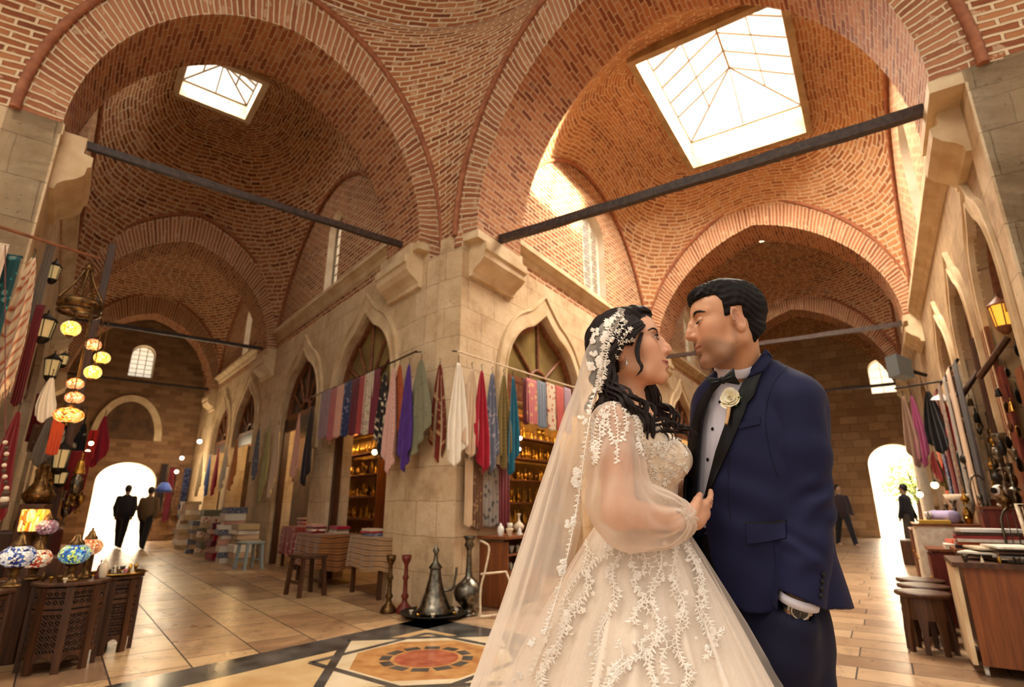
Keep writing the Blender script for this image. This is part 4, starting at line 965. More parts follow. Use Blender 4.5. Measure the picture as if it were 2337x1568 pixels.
def cloth_mat(name, c, rough=.8, sheen=.25, weave=900, bs=.06, c2=None):
    if name in MATS: return MATS[name]
    m = base(name, c, rough, spec=.25, Sheen_Weight=sheen, Sheen_Roughness=.4); tc = N(m, 'ShaderNodeTexCoord').outputs['Object']
    n = noise(m, weave, tc, 2); setc(m, mixc(m, n, tuple(x * .82 for x in c), c2 or tuple(min(1, x * 1.15) for x in c))); bump(m, n, bs, .0006); return m
M_navy = cloth_mat('navy_wool', hexc('15173a'), .75, .03); M_trous = cloth_mat('navy_trousers', hexc('11122b'), .78, .03)
M_shirt = cloth_mat('white_cotton', hexc('dcd9e6'), .7, .1, 700); M_satin = cloth_mat('black_satin', hexc('0f0d0f'), .38, 0, 500, .03); M_bow = cloth_mat('black_grosgrain', hexc('0b0a0c'), .5, .05, 700)
def add_groom():
    Ti = TG.inverted(); col = head_color(SK_M, hexc('a86658'), hexc('b56d54'), stub=hexc('6e5648'))
    nb = Ti @ at(1697, 872, 1.58)
    # body: head, neck, trunk, arms with hands, legs in one skin
    palm = at(1806, 1405, 1.41)
    hd = lambda P: build_head(TG, 0, col, -.0050, -.0022, lambda Q: cone(Q, (-.024, 0, -.045), tuple(nb), .054, .056), 'h', None)(P)
    body = sdf_obj('body', hd, (-.16, -.11, -.175), (.14, .11, .145), .0021, M_skin, None, TG, col); under(body, GR)
    # hands grown as one surface, then joined to the body mesh
    wx = Vector(tuple(WRI)); dn = (at(1800, 1490, 1.50) - wx).normalized()
    Wc = wx + dn * .018; Pm = wx + dn * .10; sx = Vector((-.55, -.6, .1)).normalized()
    hand = lambda P: hand_f(P, Wc, dn, Vector((.45, .75, 0)).normalized(), Vector((-.006, .012, 0)))
    fwx = Vector(tuple(WRF)); fd = Vector((-.85, -.35, -.1)).normalized(); fs_ = Vector((.1, -.2, -1)).normalized()
    hf = lambda P: hand_f(P, fwx, fd, fs_, Vector((0, -.028, 0)))
    hfb = sdf_obj('body', hf, np.array(fwx) - .26, np.array(fwx) + .14, .005, M_skin, None, None, lambda P: np.tile(np.array(SK_M) * 1.0, (len(P), 1)))
    c_ = np.array(Pm); hb = sdf_obj('body', hand, c_ - .16, c_ + .16, .0035, M_skin, None, None, lambda P: np.tile(np.array(SK_M) * 1.0, (len(P), 1)))
    legs = []
    HL = gpt(1712, 1420, 1.68); HR_ = gpt(1785, 1420, 1.57)
    fL = np.array((HL[0] - .03, HL[1] + .02, .09)); fR = np.array((HR_[0] + .05, HR_[1] - .02, .09)); kL = (HL + fL) / 2 + V3(-.02, -.03, .0); kR = (HR_ + fR) / 2 + V3(-.01, -.03, .0)
    def core(P):
        d = chain(P, [tuple(at(1697, 872, 1.58)), tuple(at(1705, 960, 1.59)), tuple(at(1712, 1200, 1.61)), tuple(at(1735, 1400, 1.62))], [.056, .066, .066, .085], .04)
        for a in ([tuple(SHO), tuple(ELB), tuple(WRI)], [tuple(SHF), tuple(ELF), tuple(WRF)]): d = smin(d, chain(P, a, [.045, .035, .028], .02), .03)
        for h_, k_, f_ in ((HL, kL, fL), (HR_, kR, fR)): d = smin(d, chain(P, [tuple(h_), tuple(k_), tuple(f_)], [.07, .05, .037], .03), .03)
        return d
    cb = sdf_obj('body', core, (.1, 1.2, .05), (1.05, 2.1, 1.62), .016, M_skin, None, None, lambda P: np.tile(np.array(SK_M), (len(P), 1)))
    join_into(body, [hb, cb, hfb])
    for s in (-1, 1): e = eyeball(TG, s, body, (1, -s * .05, -.95)); 
    T = TG
    HB = bvh_of([body])
    for s in (-1, 1): brow(T, s, body, M_lash, [(.09, .0145, .0290), (.09, .027, .0330), (.08, .042, .0330), (.065, .053, .027)], n=420, ln=.0075, r=.00042, seed=4 + s, B=HB, wd=.0046)
    for s in (-1, 1): lashes(T, s, -.0040, M_lash, body, ln=.0045, low=True, r=.0006)
    # hair
    def hair(P):
        Q = P.copy(); ay = np.abs(Q[:, 1])
        d = ell(Q, (-.017, 0, .043), (.104, .0805, .093)); top = ell(Q, (.030, 0, .094), (.058, .055, .030), rotm('Y', 14).astype(np.float32)); d = smin(d, top, .03)
        d = smin(d, ell(Q, (.062, 0, .093), (.030, .048, .022)), .02); d = smin(d, ell(Q, (-.052, 0, -.030), (.052, .060, .055)), .02)
        strandn = np.sin(Q[:, 1] * 260 + 9 * np.sin(Q[:, 0] * 30 + Q[:, 2] * 18)) * .0011 + np.sin(Q[:, 2] * 300 - Q[:, 0] * 110 + 3 * np.sin(Q[:, 0] * 60)) * .0009
        d = d + strandn
        hl = np.where(ay < .048, .072 - .25 * (.048 - ay) * 0, .072 - (ay - .048) * 1.2)   # hairline height on the forehead
        face = (Q[:, 0] > .046 - .35 * np.maximum(0, ay - .05)) & (Q[:, 2] < hl) & (Q[:, 0] > .03)
        side = (Q[:, 0] > .003) & (Q[:, 0] <= .07) & (Q[:, 2] < .018 + np.clip((Q[:, 0] - .003) / .03, 0, 1) * .055)
        burn = (Q[:, 0] > .003) & (Q[:, 0] < .020) & (Q[:, 2] > -.018)
        low = (Q[:, 2] < -.082 - .9 * np.minimum(0, Q[:, 0] + .045) + .9 * np.maximum(0, Q[:, 0] + .045)) ; earz = (Q[:, 0] > -.030) & (Q[:, 0] <= .003) & (Q[:, 2] < .030)
        d = np.where((face | (side & ~burn) | (low & (Q[:, 0] < .003)) | earz), np.maximum(d, .003), d)
        d = np.where(burn & (Q[:, 2] < -.018), np.maximum(d, .003), d); return d
    h = sdf_obj('hair', hair, (-.15, -.1, -.1), (.12, .1, .16), .0022, M_hairs, None, T, smooth=2); h.parent = body
    mb = MB(); rg = random.Random(2)
    for i in range(150):   # combed locks of the fringe and crown
        y = rg.uniform(-.052, .052); x0 = rg.uniform(.035, .080); z0 = .104 + rg.uniform(-.004, .004) - 5 * y * y
        pts = [(x0 + .006, y, z0 - .010), (x0 - .010, y * 1.02, z0 + .007), (x0 - .045, y * 1.1, z0 + .016 - .2 * abs(y)), (x0 - .09, y * 1.15, z0 + .014 - .3 * abs(y))]
        strand(mb, [T @ Vector(p) for p in pts],   .0030, 12, uvo=rg.random(), flat=.5)
    mb.build('fringe', M_hairm, parent=h)
    # shirt
    def shirt(P):
        d = JACK(P) + .0195; d = np.maximum(d, at(1600, 1228, 1.5).z - P[:, 2]); pl = np.sin(SHIRT.uv(P)[0] * 2 * pi / .018) * .0006 * (SHIRT.uv(P)[1] < 0); return d + pl
    sh = sdf_obj('shirt', shirt, (.15, 1.35, .95), (1.0, 1.85, 1.62), .006, M_shirt, smooth=1); under(sh, GR)
    zc = at(1600, 1228, 1.5).z; cum = sdf_obj('cummerbund', lambda P: np.maximum(np.maximum(JACK(P) + .018, P[:, 2] - zc), zc - .10 - P[:, 2]) + .0012 * np.sin(P[:, 2] * 500), (.15, 1.35, zc - .13), (1.0, 1.85, zc + .02), .006, M_satin); under(cum, GR)
    # standing collar with folded wing
    C = at(1697, 850, 1.583); mb = MB(); P = []; up_ = (at(1676, 800, 1.56) - at(1697, 866, 1.585)).normalized()
    for i in range(49):
        t = 2 * pi * i / 48; x = .0700 * cos(t); y = .069 * sin(t); q = Vector((x * cos(PHG) - y * sin(PHG), x * sin(PHG) + y * cos(PHG), 0)); back = .5 + .5 * sin(t)
        lo = C + q * 1.12 + Vector((0, 0, -.035)); hi = C + q * .97 + up_ * (.020 + .046 * back); o2 = q.normalized() * .004
        P.append([lo, hi, hi + o2 + Vector((0, 0, .001)), lo + o2 * 2])
    mb.grid(P, None, cv=True); colr = mb.build('collar', M_shirt, parent=sh)
    # trousers
    def tr(P):
        hips = Loft(rows([(1200, 1712, 1.61, .150, .098), (1300, 1728, 1.62, .150, .102), (1400, 1744, 1.63, .160, .112), (1470, 1752, 1.64, .160, .115), (1520, 1758, 1.64, .14, .10)]), PHG)(P)
        d = hips
        for h_, k_, f_, w_ in ((HL, kL, fL, .084), (HR_, kR, fR, .090)):
            g = chain(P, [tuple(h_ + V3(0, 0, -.04)), tuple(k_), tuple(f_)], [w_, .078, .072], .03); g = g + folds(P, V3(*(h_ + V3(0, -.05, -.18))), .16, .004, (1, 0, .35), 70, 0); d = smin(d, g, .05)
        hp_ = chain(P, [tuple(wx + dn * .066), tuple(wx + dn * .14), tuple(wx + dn * .23)], [.056, .064, .048], .02); d = smin(d, hp_, .03)
        pock = chain(P, [tuple(wx - dn * .05), tuple(wx + dn * .045)], [.037, .034], .01); d = np.maximum(d, -pock)
        return d
    t_ = sdf_obj('trousers', tr, (.15, 1.2, .06), (1.1, 2.0, 1.2), .0085, M_trous, smooth=2); under(t_, GR)
    for f_ in (fL, fR):
        sdf = lambda P, f_=f_: np.maximum(chain(P, [(f_[0] + .02, f_[1] + .03, .045), (f_[0] - .06, f_[1] - .05, .042), (f_[0] - .14, f_[1] - .11, .03)], [.046, .046, .036], .03), -P[:, 2] + .002)
        s_ = sdf_obj('shoe', sdf, (f_[0] - .25, f_[1] - .25, -.01), (f_[0] + .12, f_[1] + .15, .12), .006, M_satin); under(s_, GR)
    jk = sdf_obj('jacket', jacket, (.12, 1.2, .88), (1.1, 2.0, 1.66), .0052, M_navy, smooth=2); under(jk, GR)
    bpy.context.view_layer.update(); tmp = sdf_obj('tmp', jacket_f, (.12, 1.2, .88), (1.1, 1.75, 1.66), .008, M_navy, smooth=3); BS = bvh_of([sh]); bpy.context.view_layer.update(); B = bvh_of([tmp]); bpy.data.objects.remove(tmp)
    def pj(name, l, r, mat, par, off=.003, th=.003, nu=8, nv=40, puff=0, b=B, sm=3): o = patch(name, b, l, r, mat, None, off, th, nu, nv, puff, sm); return under(o, par) if par.parent is None else under(o, par)
    bpy.context.view_layer.update()
    # lapels, collar, pockets
    pj('lapel', [(1739, 842), (1700, 868), (1682, 905), (1660, 960), (1636, 1030), (1612, 1128), (1609, 1136)], [(1742, 845), (1728, 868), (1712, 905), (1700, 945), (1672, 1010), (1630, 1105), (1611, 1137)], M_satin, jk, .004, .004, 10, 60, .002)
    pj('lapel', [(1703, 868), (1716, 862), (1742, 845)], [(1700, 932), (1722, 905), (1741, 848)], M_satin, jk, .005, .004, 8, 24, .001)
    pj('collar', [(1743, 803), (1735, 818), (1722, 842), (1708, 866)], [(1760, 822), (1756, 832), (1742, 852), (1718, 862)], M_navy, jk, .010, .004, 8, 24, .003)
    pj('lapel', [(1624, 882), (1598, 920), (1582, 975), (1570, 1050), (1564, 1120), (1566, 1165)], [(1634, 884), (1618, 918), (1606, 960), (1597, 1030), (1592, 1090), (1588, 1140)], M_satin, jk, .004, .004, 8, 40, .001)
    pj('pocket_welt', [(1673, 971), (1735, 951)], [(1675, 982), (1735, 969)], M_navy, jk, .002, .002, 5, 20)
    pj('pocket_flap', [(1704, 1196), (1795, 1191)], [(1706, 1240), (1796, 1230)], M_navy, jk, .003, .003, 6, 24)
    pj('pocket_trim', [(1701, 1193), (1795, 1187)], [(1702, 1198), (1795, 1192)], M_satin, jk, .003, .003, 4, 20)
    for sp_ in ([(1796, 838), (1768, 872), (1751, 920), (1748, 975), (1758, 1035), (1775, 1090)], [(1768, 1190), (1766, 1250), (1772, 1310), (1776, 1342)], [(1668, 1000), (1662, 1120), (1668, 1190)]):
        Q_ = [hit(B, *c, .0004)[0] for c in spl(sp_, 30)]; Q_ = [q for q in Q_ if q is not None]
        mb = MB(); mb.tube(Q_, .0011, 6); under(mb.build('seam', M_trous), jk)
    # shirt studs
    for px, py in ((1644, 918), (1627, 979), (1616, 1049)):
        p, n = hit(BS, px, py, .002)
        if p is not None: mb = MB(); mb.lathe([(0, .003), (.003, .0025), (.0045, .001), (.005, 0)], p, 14, ax=n); st = mb.build('stud', M_satin); under(st, sh)
    pl = MB(); 
    # bow tie
    bt = Vector(at(1649, 868, 1.455)); ax = (at(1685, 851, 1.45) - at(1619, 872, 1.48)).normalized(); upv = Vector((0, -.2, 1)); fw = ax.cross(upv).normalized(); fw = fw if fw.y < 0 else -fw; upv = fw.cross(ax).normalized(); upv = upv if upv.z > 0 else -upv
    root = None
    mb = MB()
    for s in (-1, 1):
        for lay, (ln, wd, dz) in enumerate(((.034, .0235, 0), (.031, .019, -.006))):
            P = []
            for i in range(12):
                u = i / 11; w_ = .0075 + (wd - .0075) * (u ** .9); x = s * (.005 + u * ln); row = []
                for j in range(11):
                    v = -1 + 2 * j / 10; pin = 1 - .12 * u * (1 - abs(v)) ; row.append(bt + ax * x * pin + upv * (v * w_ + dz * u) + fw * (.007 * (1 - v * v) * (1 + .6 * cos(v * 9) * (1 - u)) - .004 * lay - .002 * u))
                P.append(row)
            mb.grid(P, [[(u, v) for v in range(11)] for u in range(12)])
            mb.grid([[q - fw * .003 for q in r_] for r_ in P], None)
    bo = mb.build('bow_tie', M_bow); under(bo, GR)
    mb = MB(); mb.sphere((0, 0, 0), 1, 16, 0, (.0085, .0075, .0105)); mb.xform(Matrix.Translation(bt + fw * .004) @ Matrix([[ax.x, fw.x, upv.x], [ax.y, fw.y, upv.y], [ax.z, fw.z, upv.z]]).to_4x4()); k_ = mb.build('knot', M_bow, parent=None); under(k_, bo)
    bd = MB(); Pb = []
    for i in range(26):
        t = -pi * .72 + i / 25 * pi * 1.25; x = .0715 * cos(t); y = .0705 * sin(t); q = Vector((x * cos(PHG) - y * sin(PHG), x * sin(PHG) + y * cos(PHG), 0)); back = .5 + .5 * sin(t)
        lo = C + q * 1.13 + Vector((0, 0, -.035)); hi = C + q * .96 + up_ * (.020 + .046 * back); a_ = lo + (hi - lo) * .12; b2 = lo + (hi - lo) * .40; Pb.append([a_, b2, b2 + q.normalized() * .004, a_ + q.normalized() * .004])
    bd.grid(Pb, None, cv=True, sm=False); b_ = bd.build('neck_band', M_bow); under(b_, bo)
    # shirt cuff below the sleeve and watch
    mb = MB(); e1 = dn.orthogonal().normalized(); e2 = dn.cross(e1)
    for z0, z1, r0, r1, nm, mt in ((-.016, .006, .0465, .0475, 'cuff', M_shirt),):
        P = [[wx + dn * (z0 if k in (0, 3) else z1) + (e1 * cos(t) + e2 * sin(t)) * (r0 if k < 2 else r0 - .003) for k in range(4)] for t in np.linspace(0, 2 * pi, 33)[:-1]]
        mb.grid(P, None, cu=True, cv=True); under(mb.build(nm, mt), sh)
    # wrist watch
    cw = wx + dn * .012; mb = MB()
    for k in range(26):
        t = 2 * pi * k / 26; mb.box(cw + (e1 * cos(t) + e2 * sin(t)) * .0305, (.0075, .0075, .016), M=Matrix([e1 * cos(t) + e2 * sin(t), e2 * cos(t) - e1 * sin(t), dn]).transposed())
    M_steel = base('steel', hexc('b9b2a6'), .28, 1.0); wt = mb.build('watch', M_steel); under(wt, GR)
    fn = (Vector((-.2, -1, .2)) - dn * Vector((-.2, -1, .2)).dot(dn)).normalized(); mb = MB(); mb.lathe([(0, 0), (.021, 0), (.0225, .003), (.021, .008), (.018, .009), (.0175, .0078), (0, .0078)], cw + fn * .0285, 28, ax=fn); w2 = mb.build('watch_case', M_steel); under(w2, wt)
    mb = MB(); mb.lathe([(0, .0002), (.0165, 0)], cw + fn * .0366, 24, ax=fn)
    w3 = mb.build('dial', base('dial_dark', hexc('2c2a2c'), .25)); under(w3, wt)
    mb = MB(); h1 = fn.orthogonal().normalized(); h2 = fn.cross(h1)
    for ang, ln_, r_ in ((.6, .011, .0006), (2.2, .014, .0005)): mb.tube([cw + fn * .0372, cw + fn * .0372 + (h1 * cos(ang) + h2 * sin(ang)) * ln_], r_, 6)
    for q in range(12): a_ = pi * q / 6; mb.tube([cw + fn * .037 + (h1 * cos(a_) + h2 * sin(a_)) * .0135, cw + fn * .037 + (h1 * cos(a_) + h2 * sin(a_)) * .0155], .0006, 5)
    w4 = mb.build('hands', M_steel); under(w4, wt)
    # cuff buttons on the sleeve, white rose on the lapel
    for q in range(4):
        p, n = hit(B, 1878 - q * 2, 1312 + q * 16, .001)
        if p is not None: mb = MB(); mb.lathe([(0, .003), (.005, .003), (.0065, .001), (.006, 0)], p, 14, ax=n); under(mb.build('button', M_satin), jk)
    return dict(B=B, body=body, jk=jk, Wc=Wc, dn=dn, wx=wx, sh=sh)
def join_into(a, others):
    """merge meshes of one continuous body"""
    vs = [v.co.copy() for v in a.data.vertices]; fs = [tuple(p.vertices) for p in a.data.polygons]; col = [tuple(c.color) for c in a.data.color_attributes['Col'].data]
    Mi = a.matrix_world.inverted()
    for o in others:
        b = len(vs); vs += [Mi @ (o.matrix_world @ v.co) for v in o.data.vertices]; fs += [tuple(b + i for i in p.vertices) for p in o.data.polygons]; col += [tuple(c.color) for c in o.data.color_attributes['Col'].data]; bpy.data.objects.remove(o)
    me = bpy.data.meshes.new(a.name); me.from_pydata(vs, [], fs); me.materials.append(a.data.materials[0]); me.polygons.foreach_set('use_smooth', [True] * len(fs))
    ca = me.color_attributes.new('Col', 'FLOAT_COLOR', 'POINT'); ca.data.foreach_set('color', np.array(col, np.float32).ravel()); me.update(); a.data = me
G = add_groom()
# ---------- the woman ----------
def sheer(name, col, op, edge, rough=.9):
    m = base(name, col, rough); n, l = nt(m); out = n['Material Output']; df = N(m, 'ShaderNodeBsdfDiffuse'); df.inputs[0].default_value = (*col, 1); tl = N(m, 'ShaderNodeBsdfTranslucent'); tl.inputs[0].default_value = (*col, 1)
    mx = N(m, 'ShaderNodeMixShader'); mx.inputs[0].default_value = .4; L(m, df.outputs[0], mx.inputs[1]); L(m, tl.outputs[0], mx.inputs[2])
    tr = N(m, 'ShaderNodeBsdfTransparent'); lw = N(m, 'ShaderNodeLayerWeight'); lw.inputs[0].default_value = .35
    tc = N(m, 'ShaderNodeTexCoord').outputs['Object']; nz = noise(m, 7, tc, 4)
    f = mth(m, 'ADD', mth(m, 'ADD', mth(m, 'MULTIPLY', lw.outputs['Facing'], edge), op), mth(m, 'MULTIPLY', mth(m, 'SUBTRACT', nz, .5), .12)); f = mth(m, 'MINIMUM', f, .97)
    m2 = N(m, 'ShaderNodeMixShader'); L(m, f, m2.inputs[0]); L(m, tr.outputs[0], m2.inputs[1]); L(m, mx.outputs[0], m2.inputs[2]); L(m, m2.outputs[0], out.inputs[0]); return m
IV = hexc('f0ddc8')
M_tulle = sheer('tulle_veil', hexc('f6e9dc'), .27, .45); M_organza = sheer('organza_sleeve', hexc('f6e8da'), .34, .72); M_over = sheer('tulle_skirt', hexc('f6e8dc'), .20, .5)
M_lace = speck('lace_thread', hexc('efe2d3'), hexc('fbf3ea'), 90, .7, .3, bd=.001); M_ivory = cloth_mat('ivory_satin', hexc('f2e2d2'), .5, .3, 260, .15); M_ivl = speck('ivory_lace_base', hexc('d9c0a6'), hexc('f2e3d0'), 55, .7, .9, bd=.004)
def leaf(mb, B, c, ang, ln, wd, off=.002, h=.0018, bend=.3, n=6):
    """raised leaf of thread laid on the cloth; c and sizes in picture units, placed on the surface by sight line"""
    P = []; dx, dy = cos(ang), sin(ang); last = None
    for i in range(n):
        t = i / (n - 1); w_ = wd * (sin(pi * min(1, t * .92 + .06)) ** .7); b_ = bend * ln * t * t; row = []
        for j, s in enumerate((-1, 0, 1)):
            x = c[0] + dx * ln * t - dy * (w_ * s + b_); y = c[1] + dy * ln * t + dx * (w_ * s + b_); p, nn = hit(B, x, y, off + (h if s == 0 else 0))
            if p is None: return False
            if last is not None and (p - last).length > .03: return False
            row.append(p); last = p
        P.append(row)
    mb.grid(P, None); return True
def flower(mb, B, c, r, n=5, rot=0, off=.002):
    for k in range(n): leaf(mb, B, c, rot + 2 * pi * k / n, r, r * .34, off, .0022, 0, 5)
def vine(mb, B, pts, seed=0, l0=11, l1=16, step=8, wd=.28, stem=.0011, off=.0018, fl=0):
    rg = random.Random(seed); C = spl(pts, max(8, int(len(pts) * 14))); s = 0; Q = []
    for i in range(len(C)):
        p, nn = hit(B, C[i][0], C[i][1], off + stem)
        if p is not None and (not Q or (p - Q[-1]).length < .04): Q.append(p)
    if len(Q) > 3: mb.tube(Q, stem, 5, caps=False)
    acc = 0; sd = 1
    for i in range(1, len(C)):
        d = C[i] - C[i - 1]; acc += math.hypot(*d)
        if acc > step:
            acc = 0; a = atan2(d[1], d[0]); t = i / len(C); ln = (l0 + (l1 - l0) * t) * rg.uniform(.6, 1.15); sd = -sd
            leaf(mb, B, C[i], a + sd * rg.uniform(.35, .8), ln, ln * wd, off, bend=sd * .45)
            if rg.random() < .5: leaf(mb, B, C[i], a - sd * rg.uniform(.7, 1.3), ln * .6, ln * wd * .6, off, bend=-sd * .5)
            if fl and rg.random() < fl: flower(mb, B, C[i] + np.array((rg.uniform(-6, 6), rg.uniform(-6, 6))), ln * .62, 5, rg.random() * 6, off)
PHB = R(70)
BT = Loft(rows([(885, 1440, 1.55, .050, .048), (918, 1438, 1.55, .060, .054), (936, 1436, 1.55, .115, .070), (962, 1440, 1.55, .155, .086), (1000, 1455, 1.55, .158, .094), (1045, 1470, 1.55, .150, .098), (1100, 1468, 1.55, .132, .090), (1160, 1466, 1.55, .118, .086), (1210, 1468, 1.56, .116, .090), (1250, 1470, 1.56, .105, .080), (1330, 1470, 1.57, .10, .08)]), PHB, 2.1)
bSH = gpt(1400, 962, 1.425); bEL = gpt(1412, 1170, 1.375); bWR = gpt(1556, 1186, 1.43)
cSH = gpt(1452, 960, 1.68); cEL = gpt(1500, 1150, 1.76); cWR = gpt(1580, 1100, 1.70)
def add_bride():
    T = TB; Ti = T.inverted(); nb = Ti @ at(1440, 955, 1.55); col = head_color(SK_F, hexc('a5524a'), hexc('c87b60'), shadow=hexc('7e4c3a'))
    body = sdf_obj('body', build_head(T, 1, col, -.0045, .0008, lambda Q: cone(Q, (-.024, 0, -.045), tuple(nb), .043, .046), 'h', None), (-.17, -.11, -.19), (.14, .11, .145), .0021, M_skin, None, T, col); under(body, BR)
    HB = bvh_of([body])
    hw = Vector(tuple(bWR)) + Vector((.012, .004, .002)); hd = (at(1640, 1158, 1.535) - hw).normalized(); sx = Vector((-.55, .0, -.8)); sx = (sx - hd * sx.dot(hd)).normalized(); bk = hd.cross(sx).normalized(); bk = bk if bk.y > 0 else -bk
    hand = lambda P: hand_f(P, hw, hd, sx, bk * .022, .88)
    hb = sdf_obj('body', hand, np.array(hw) - .15, np.array(hw) + .2, .0033, M_skin, None, None, lambda P: np.tile(np.array(SK_F), (len(P), 1)))
    def bust(P):
        d = BT(P)
        for px, py, Y in ((1527, 1052, 1.475), (1537, 1048, 1.60)): d = smin(d, sph(P, at(px, py, Y), .050), .035)
        return d
    def core(P):
        d = bust(P) + .010
        for a in ([bSH, bEL, bWR], [cSH, cEL, cWR]): d = smin(d, chain(P, [tuple(q) for q in a], [.046, .037, .026], .02), .03)
        return d
    cb = sdf_obj('body', core, (.1, 1.3, .95), (.62, 1.85, 1.66), .0075, M_skin, None, None, lambda P: np.tile(np.array(SK_F), (len(P), 1)))
    def legs(P): return np.minimum(*[chain(P, [tuple(at(1468, 1240, 1.56) + Vector((0, y, 0))), (.34, 1.56 + y, .5), (.34, 1.56 + y, .06), (.44, 1.55 + y, .03)], [.075, .055, .035, .025], .02) for y in (-.05, .05)])
    lb = sdf_obj('body', legs, (.15, 1.3, 0), (.62, 1.85, 1.2), .014, M_skin, None, None, lambda P: np.tile(np.array(SK_F), (len(P), 1)))
    join_into(body, [hb, cb, lb])
    for s in (-1, 1):
        eyeball(T, s, body, (1, -s * .05, .10)); brow(T, s, body, M_lash, [(.09, .014, .0270), (.09, .026, .0320), (.08, .040, .0345), (.065, .052, .0280)], n=330, ln=.0065, r=.00038, seed=8 + s, B=HB, wd=.0030)
        lashes(T, s, .0022, M_lash, body, ln=.0055, r=.0005, n=40); lashes(T, s, -.0045, M_lash, body, ln=.004, low=True, r=.0003)
    mb = MB(); P = [[(.0895 * cos(a), .0895 * sin(a) * .75, z) for z in (-.0705, -.0645)] for a in np.linspace(-.36, .36, 20)]; P = [[(p[0] + .0035, p[1], p[2]) for p in r_] for r_ in P]
    mb.grid(P, None); mb.xform(T); t_ = mb.build('teeth', base('teeth', hexc('e8e0d4'), .25), parent=body)
    # earring
    e0 = T @ Vector((-.006, -.0795, -.044)); mb = MB(); mb.sphere(e0, .0028, 10); mb.sphere(e0 + Vector((0, -.001, -.007)), .0022, 10); mb.sphere(e0 + Vector((0, -.001, -.015)), .0046, 10, sc=(.8, .6, 1.35))
    er = mb.build('earring', base('crystal', hexc('e8e4e0'), .08, .6)); under(er, BR)
    # hair cap
    def hair(P):
        Q = P; ay = np.abs(Q[:, 1]); d = ell(Q, (-.022, 0, .040), (.108, .089, .096)); d = smin(d, ell(Q, (-.058, 0, -.012), (.070, .084, .075)), .03); d = smin(d, ell(Q, (-.005, 0, .015), (.055, .089, .050)), .02); d = smin(d, ell(Q, (.040, 0, .098), (.045, .055, .028)), .025)
        w = np.arctan2(Q[:, 2] - .02, Q[:, 0] + .02); rr = np.hypot(Q[:, 2] - .02, Q[:, 0] + .02)
        d = d + np.sin(rr * 330 + w * 2.5 + 4 * np.sin(w * 3)) * .0014 + np.sin(Q[:, 1] * 240 + 10 * Q[:, 0]) * .0008
        face = (Q[:, 0] > .012) & (Q[:, 2] < .082 - 14 * (ay - .0) ** 2 * (ay < .06) - (ay >= .06) * .05 - .0 * ay)
        cheek = (Q[:, 0] > .010) & (Q[:, 2] < .036 + (Q[:, 0] - .01) * .9)
        bx = np.where(Q[:, 2] < .042, .022 + Q[:, 2] / 1.5, .050 + (Q[:, 2] - .042) * .25) + np.maximum(0, .045 - ay) * .35; face2 = (Q[:, 0] > bx) & (Q[:, 2] < .094) & (Q[:, 0] > -.02)
        earz = (Q[:, 0] > -.034) & (Q[:, 0] < .014) & (Q[:, 2] < -.004) & (ay > .03); low = (Q[:, 2] < -.07)
        return np.where(face2 | earz | low, np.maximum(d, .003), d)
    h = sdf_obj('hair', hair, (-.15, -.1, -.1), (.12, .1, .16), .0024, M_hairfs, None, T, smooth=1); h.parent = body
    mb = MB(); rg = random.Random(5)
    guides = [([(1465, 742, 1.455), (1425, 772, 1.425), (1392, 825, 1.43), (1388, 878, 1.425), (1412, 915, 1.405), (1446, 935, 1.395), (1466, 968, 1.395), (1490, 1000, 1.405), (1476, 1024, 1.41)], 9, .019),
              ([(1458, 735, 1.455), (1412, 770, 1.43), (1384, 835, 1.435), (1398, 885, 1.42), (1438, 908, 1.40), (1470, 938, 1.40), (1490, 972, 1.405), (1522, 975, 1.42), (1545, 1010, 1.43)], 10, .021),
              ([(1450, 730, 1.46), (1402, 770, 1.445), (1376, 835, 1.45), (1374, 890, 1.44), (1398, 925, 1.42), (1432, 948, 1.405), (1450, 975, 1.40), (1462, 1004, 1.40), (1448, 1022, 1.405)], 8, .020),
              ([(1440, 735, 1.50), (1392, 785, 1.48), (1370, 850, 1.48), (1362, 905, 1.47), (1352, 945, 1.46), (1362, 975, 1.46)], 7, .020),
              ([(1470, 850, 1.60), (1490, 893, 1.61), (1500, 925, 1.61), (1528, 948, 1.60), (1545, 978, 1.58), (1568, 990, 1.56), (1580, 1008, 1.55)], 8, .015),
              ([(1465, 860, 1.60), (1482, 905, 1.60), (1496, 940, 1.60), (1518, 972, 1.58), (1512, 1002, 1.57)], 5, .015),
              ([(1440, 740, 1.47), (1400, 775, 1.46), (1380, 860, 1.45), (1395, 900, 1.43), (1430, 925, 1.42), (1455, 945, 1.41)], 7, .022)]
    for gi, (pts, ncl, sp_) in enumerate(guides):
        base_ = spl([tuple(at(*q)) for q in pts], 40); ln = np.concatenate([[0], np.cumsum(np.linalg.norm(np.diff(base_, axis=0), axis=1))])
        for c_ in range(ncl):
            a = rg.uniform(0, 2 * pi); rr = sqrt(rg.random()) * sp_; ph = rg.uniform(-.9, .9) + gi * .8; o_ = np.array((cos(a) * rr, rg.uniform(-.6, .9) * rr, sin(a) * rr)); end = rg.uniform(.80, 1.0)
            for i in range(17):
                a2 = rg.uniform(0, 2 * pi); r2 = rg.uniform(.001, .0065); Q = []
                for k in range(int(40 * end)):
                    t = ln[k] / ln[-1]; am = .0105 * min(1, max(0, t - .18) * 2.5); w_ = ln[k] * 2 * pi / .085 + ph; tight = (1 - .5 * t)
                    Q.append(Vector(base_[k]) + Vector(o_) * (.45 + .65 * min(1, t * 2)) + Vector((sin(w_) * am, cos(w_) * am * .7, sin(w_ + .6) * am * .5)) + Vector((cos(a2 + w_ * .3), sin(a2), sin(a2 + w_ * .3))) * r2 * tight)
                strand(mb, [tuple(q) for q in Q], rg.uniform(.0013, .0024), 34, uvo=rg.random(), flat=.6)
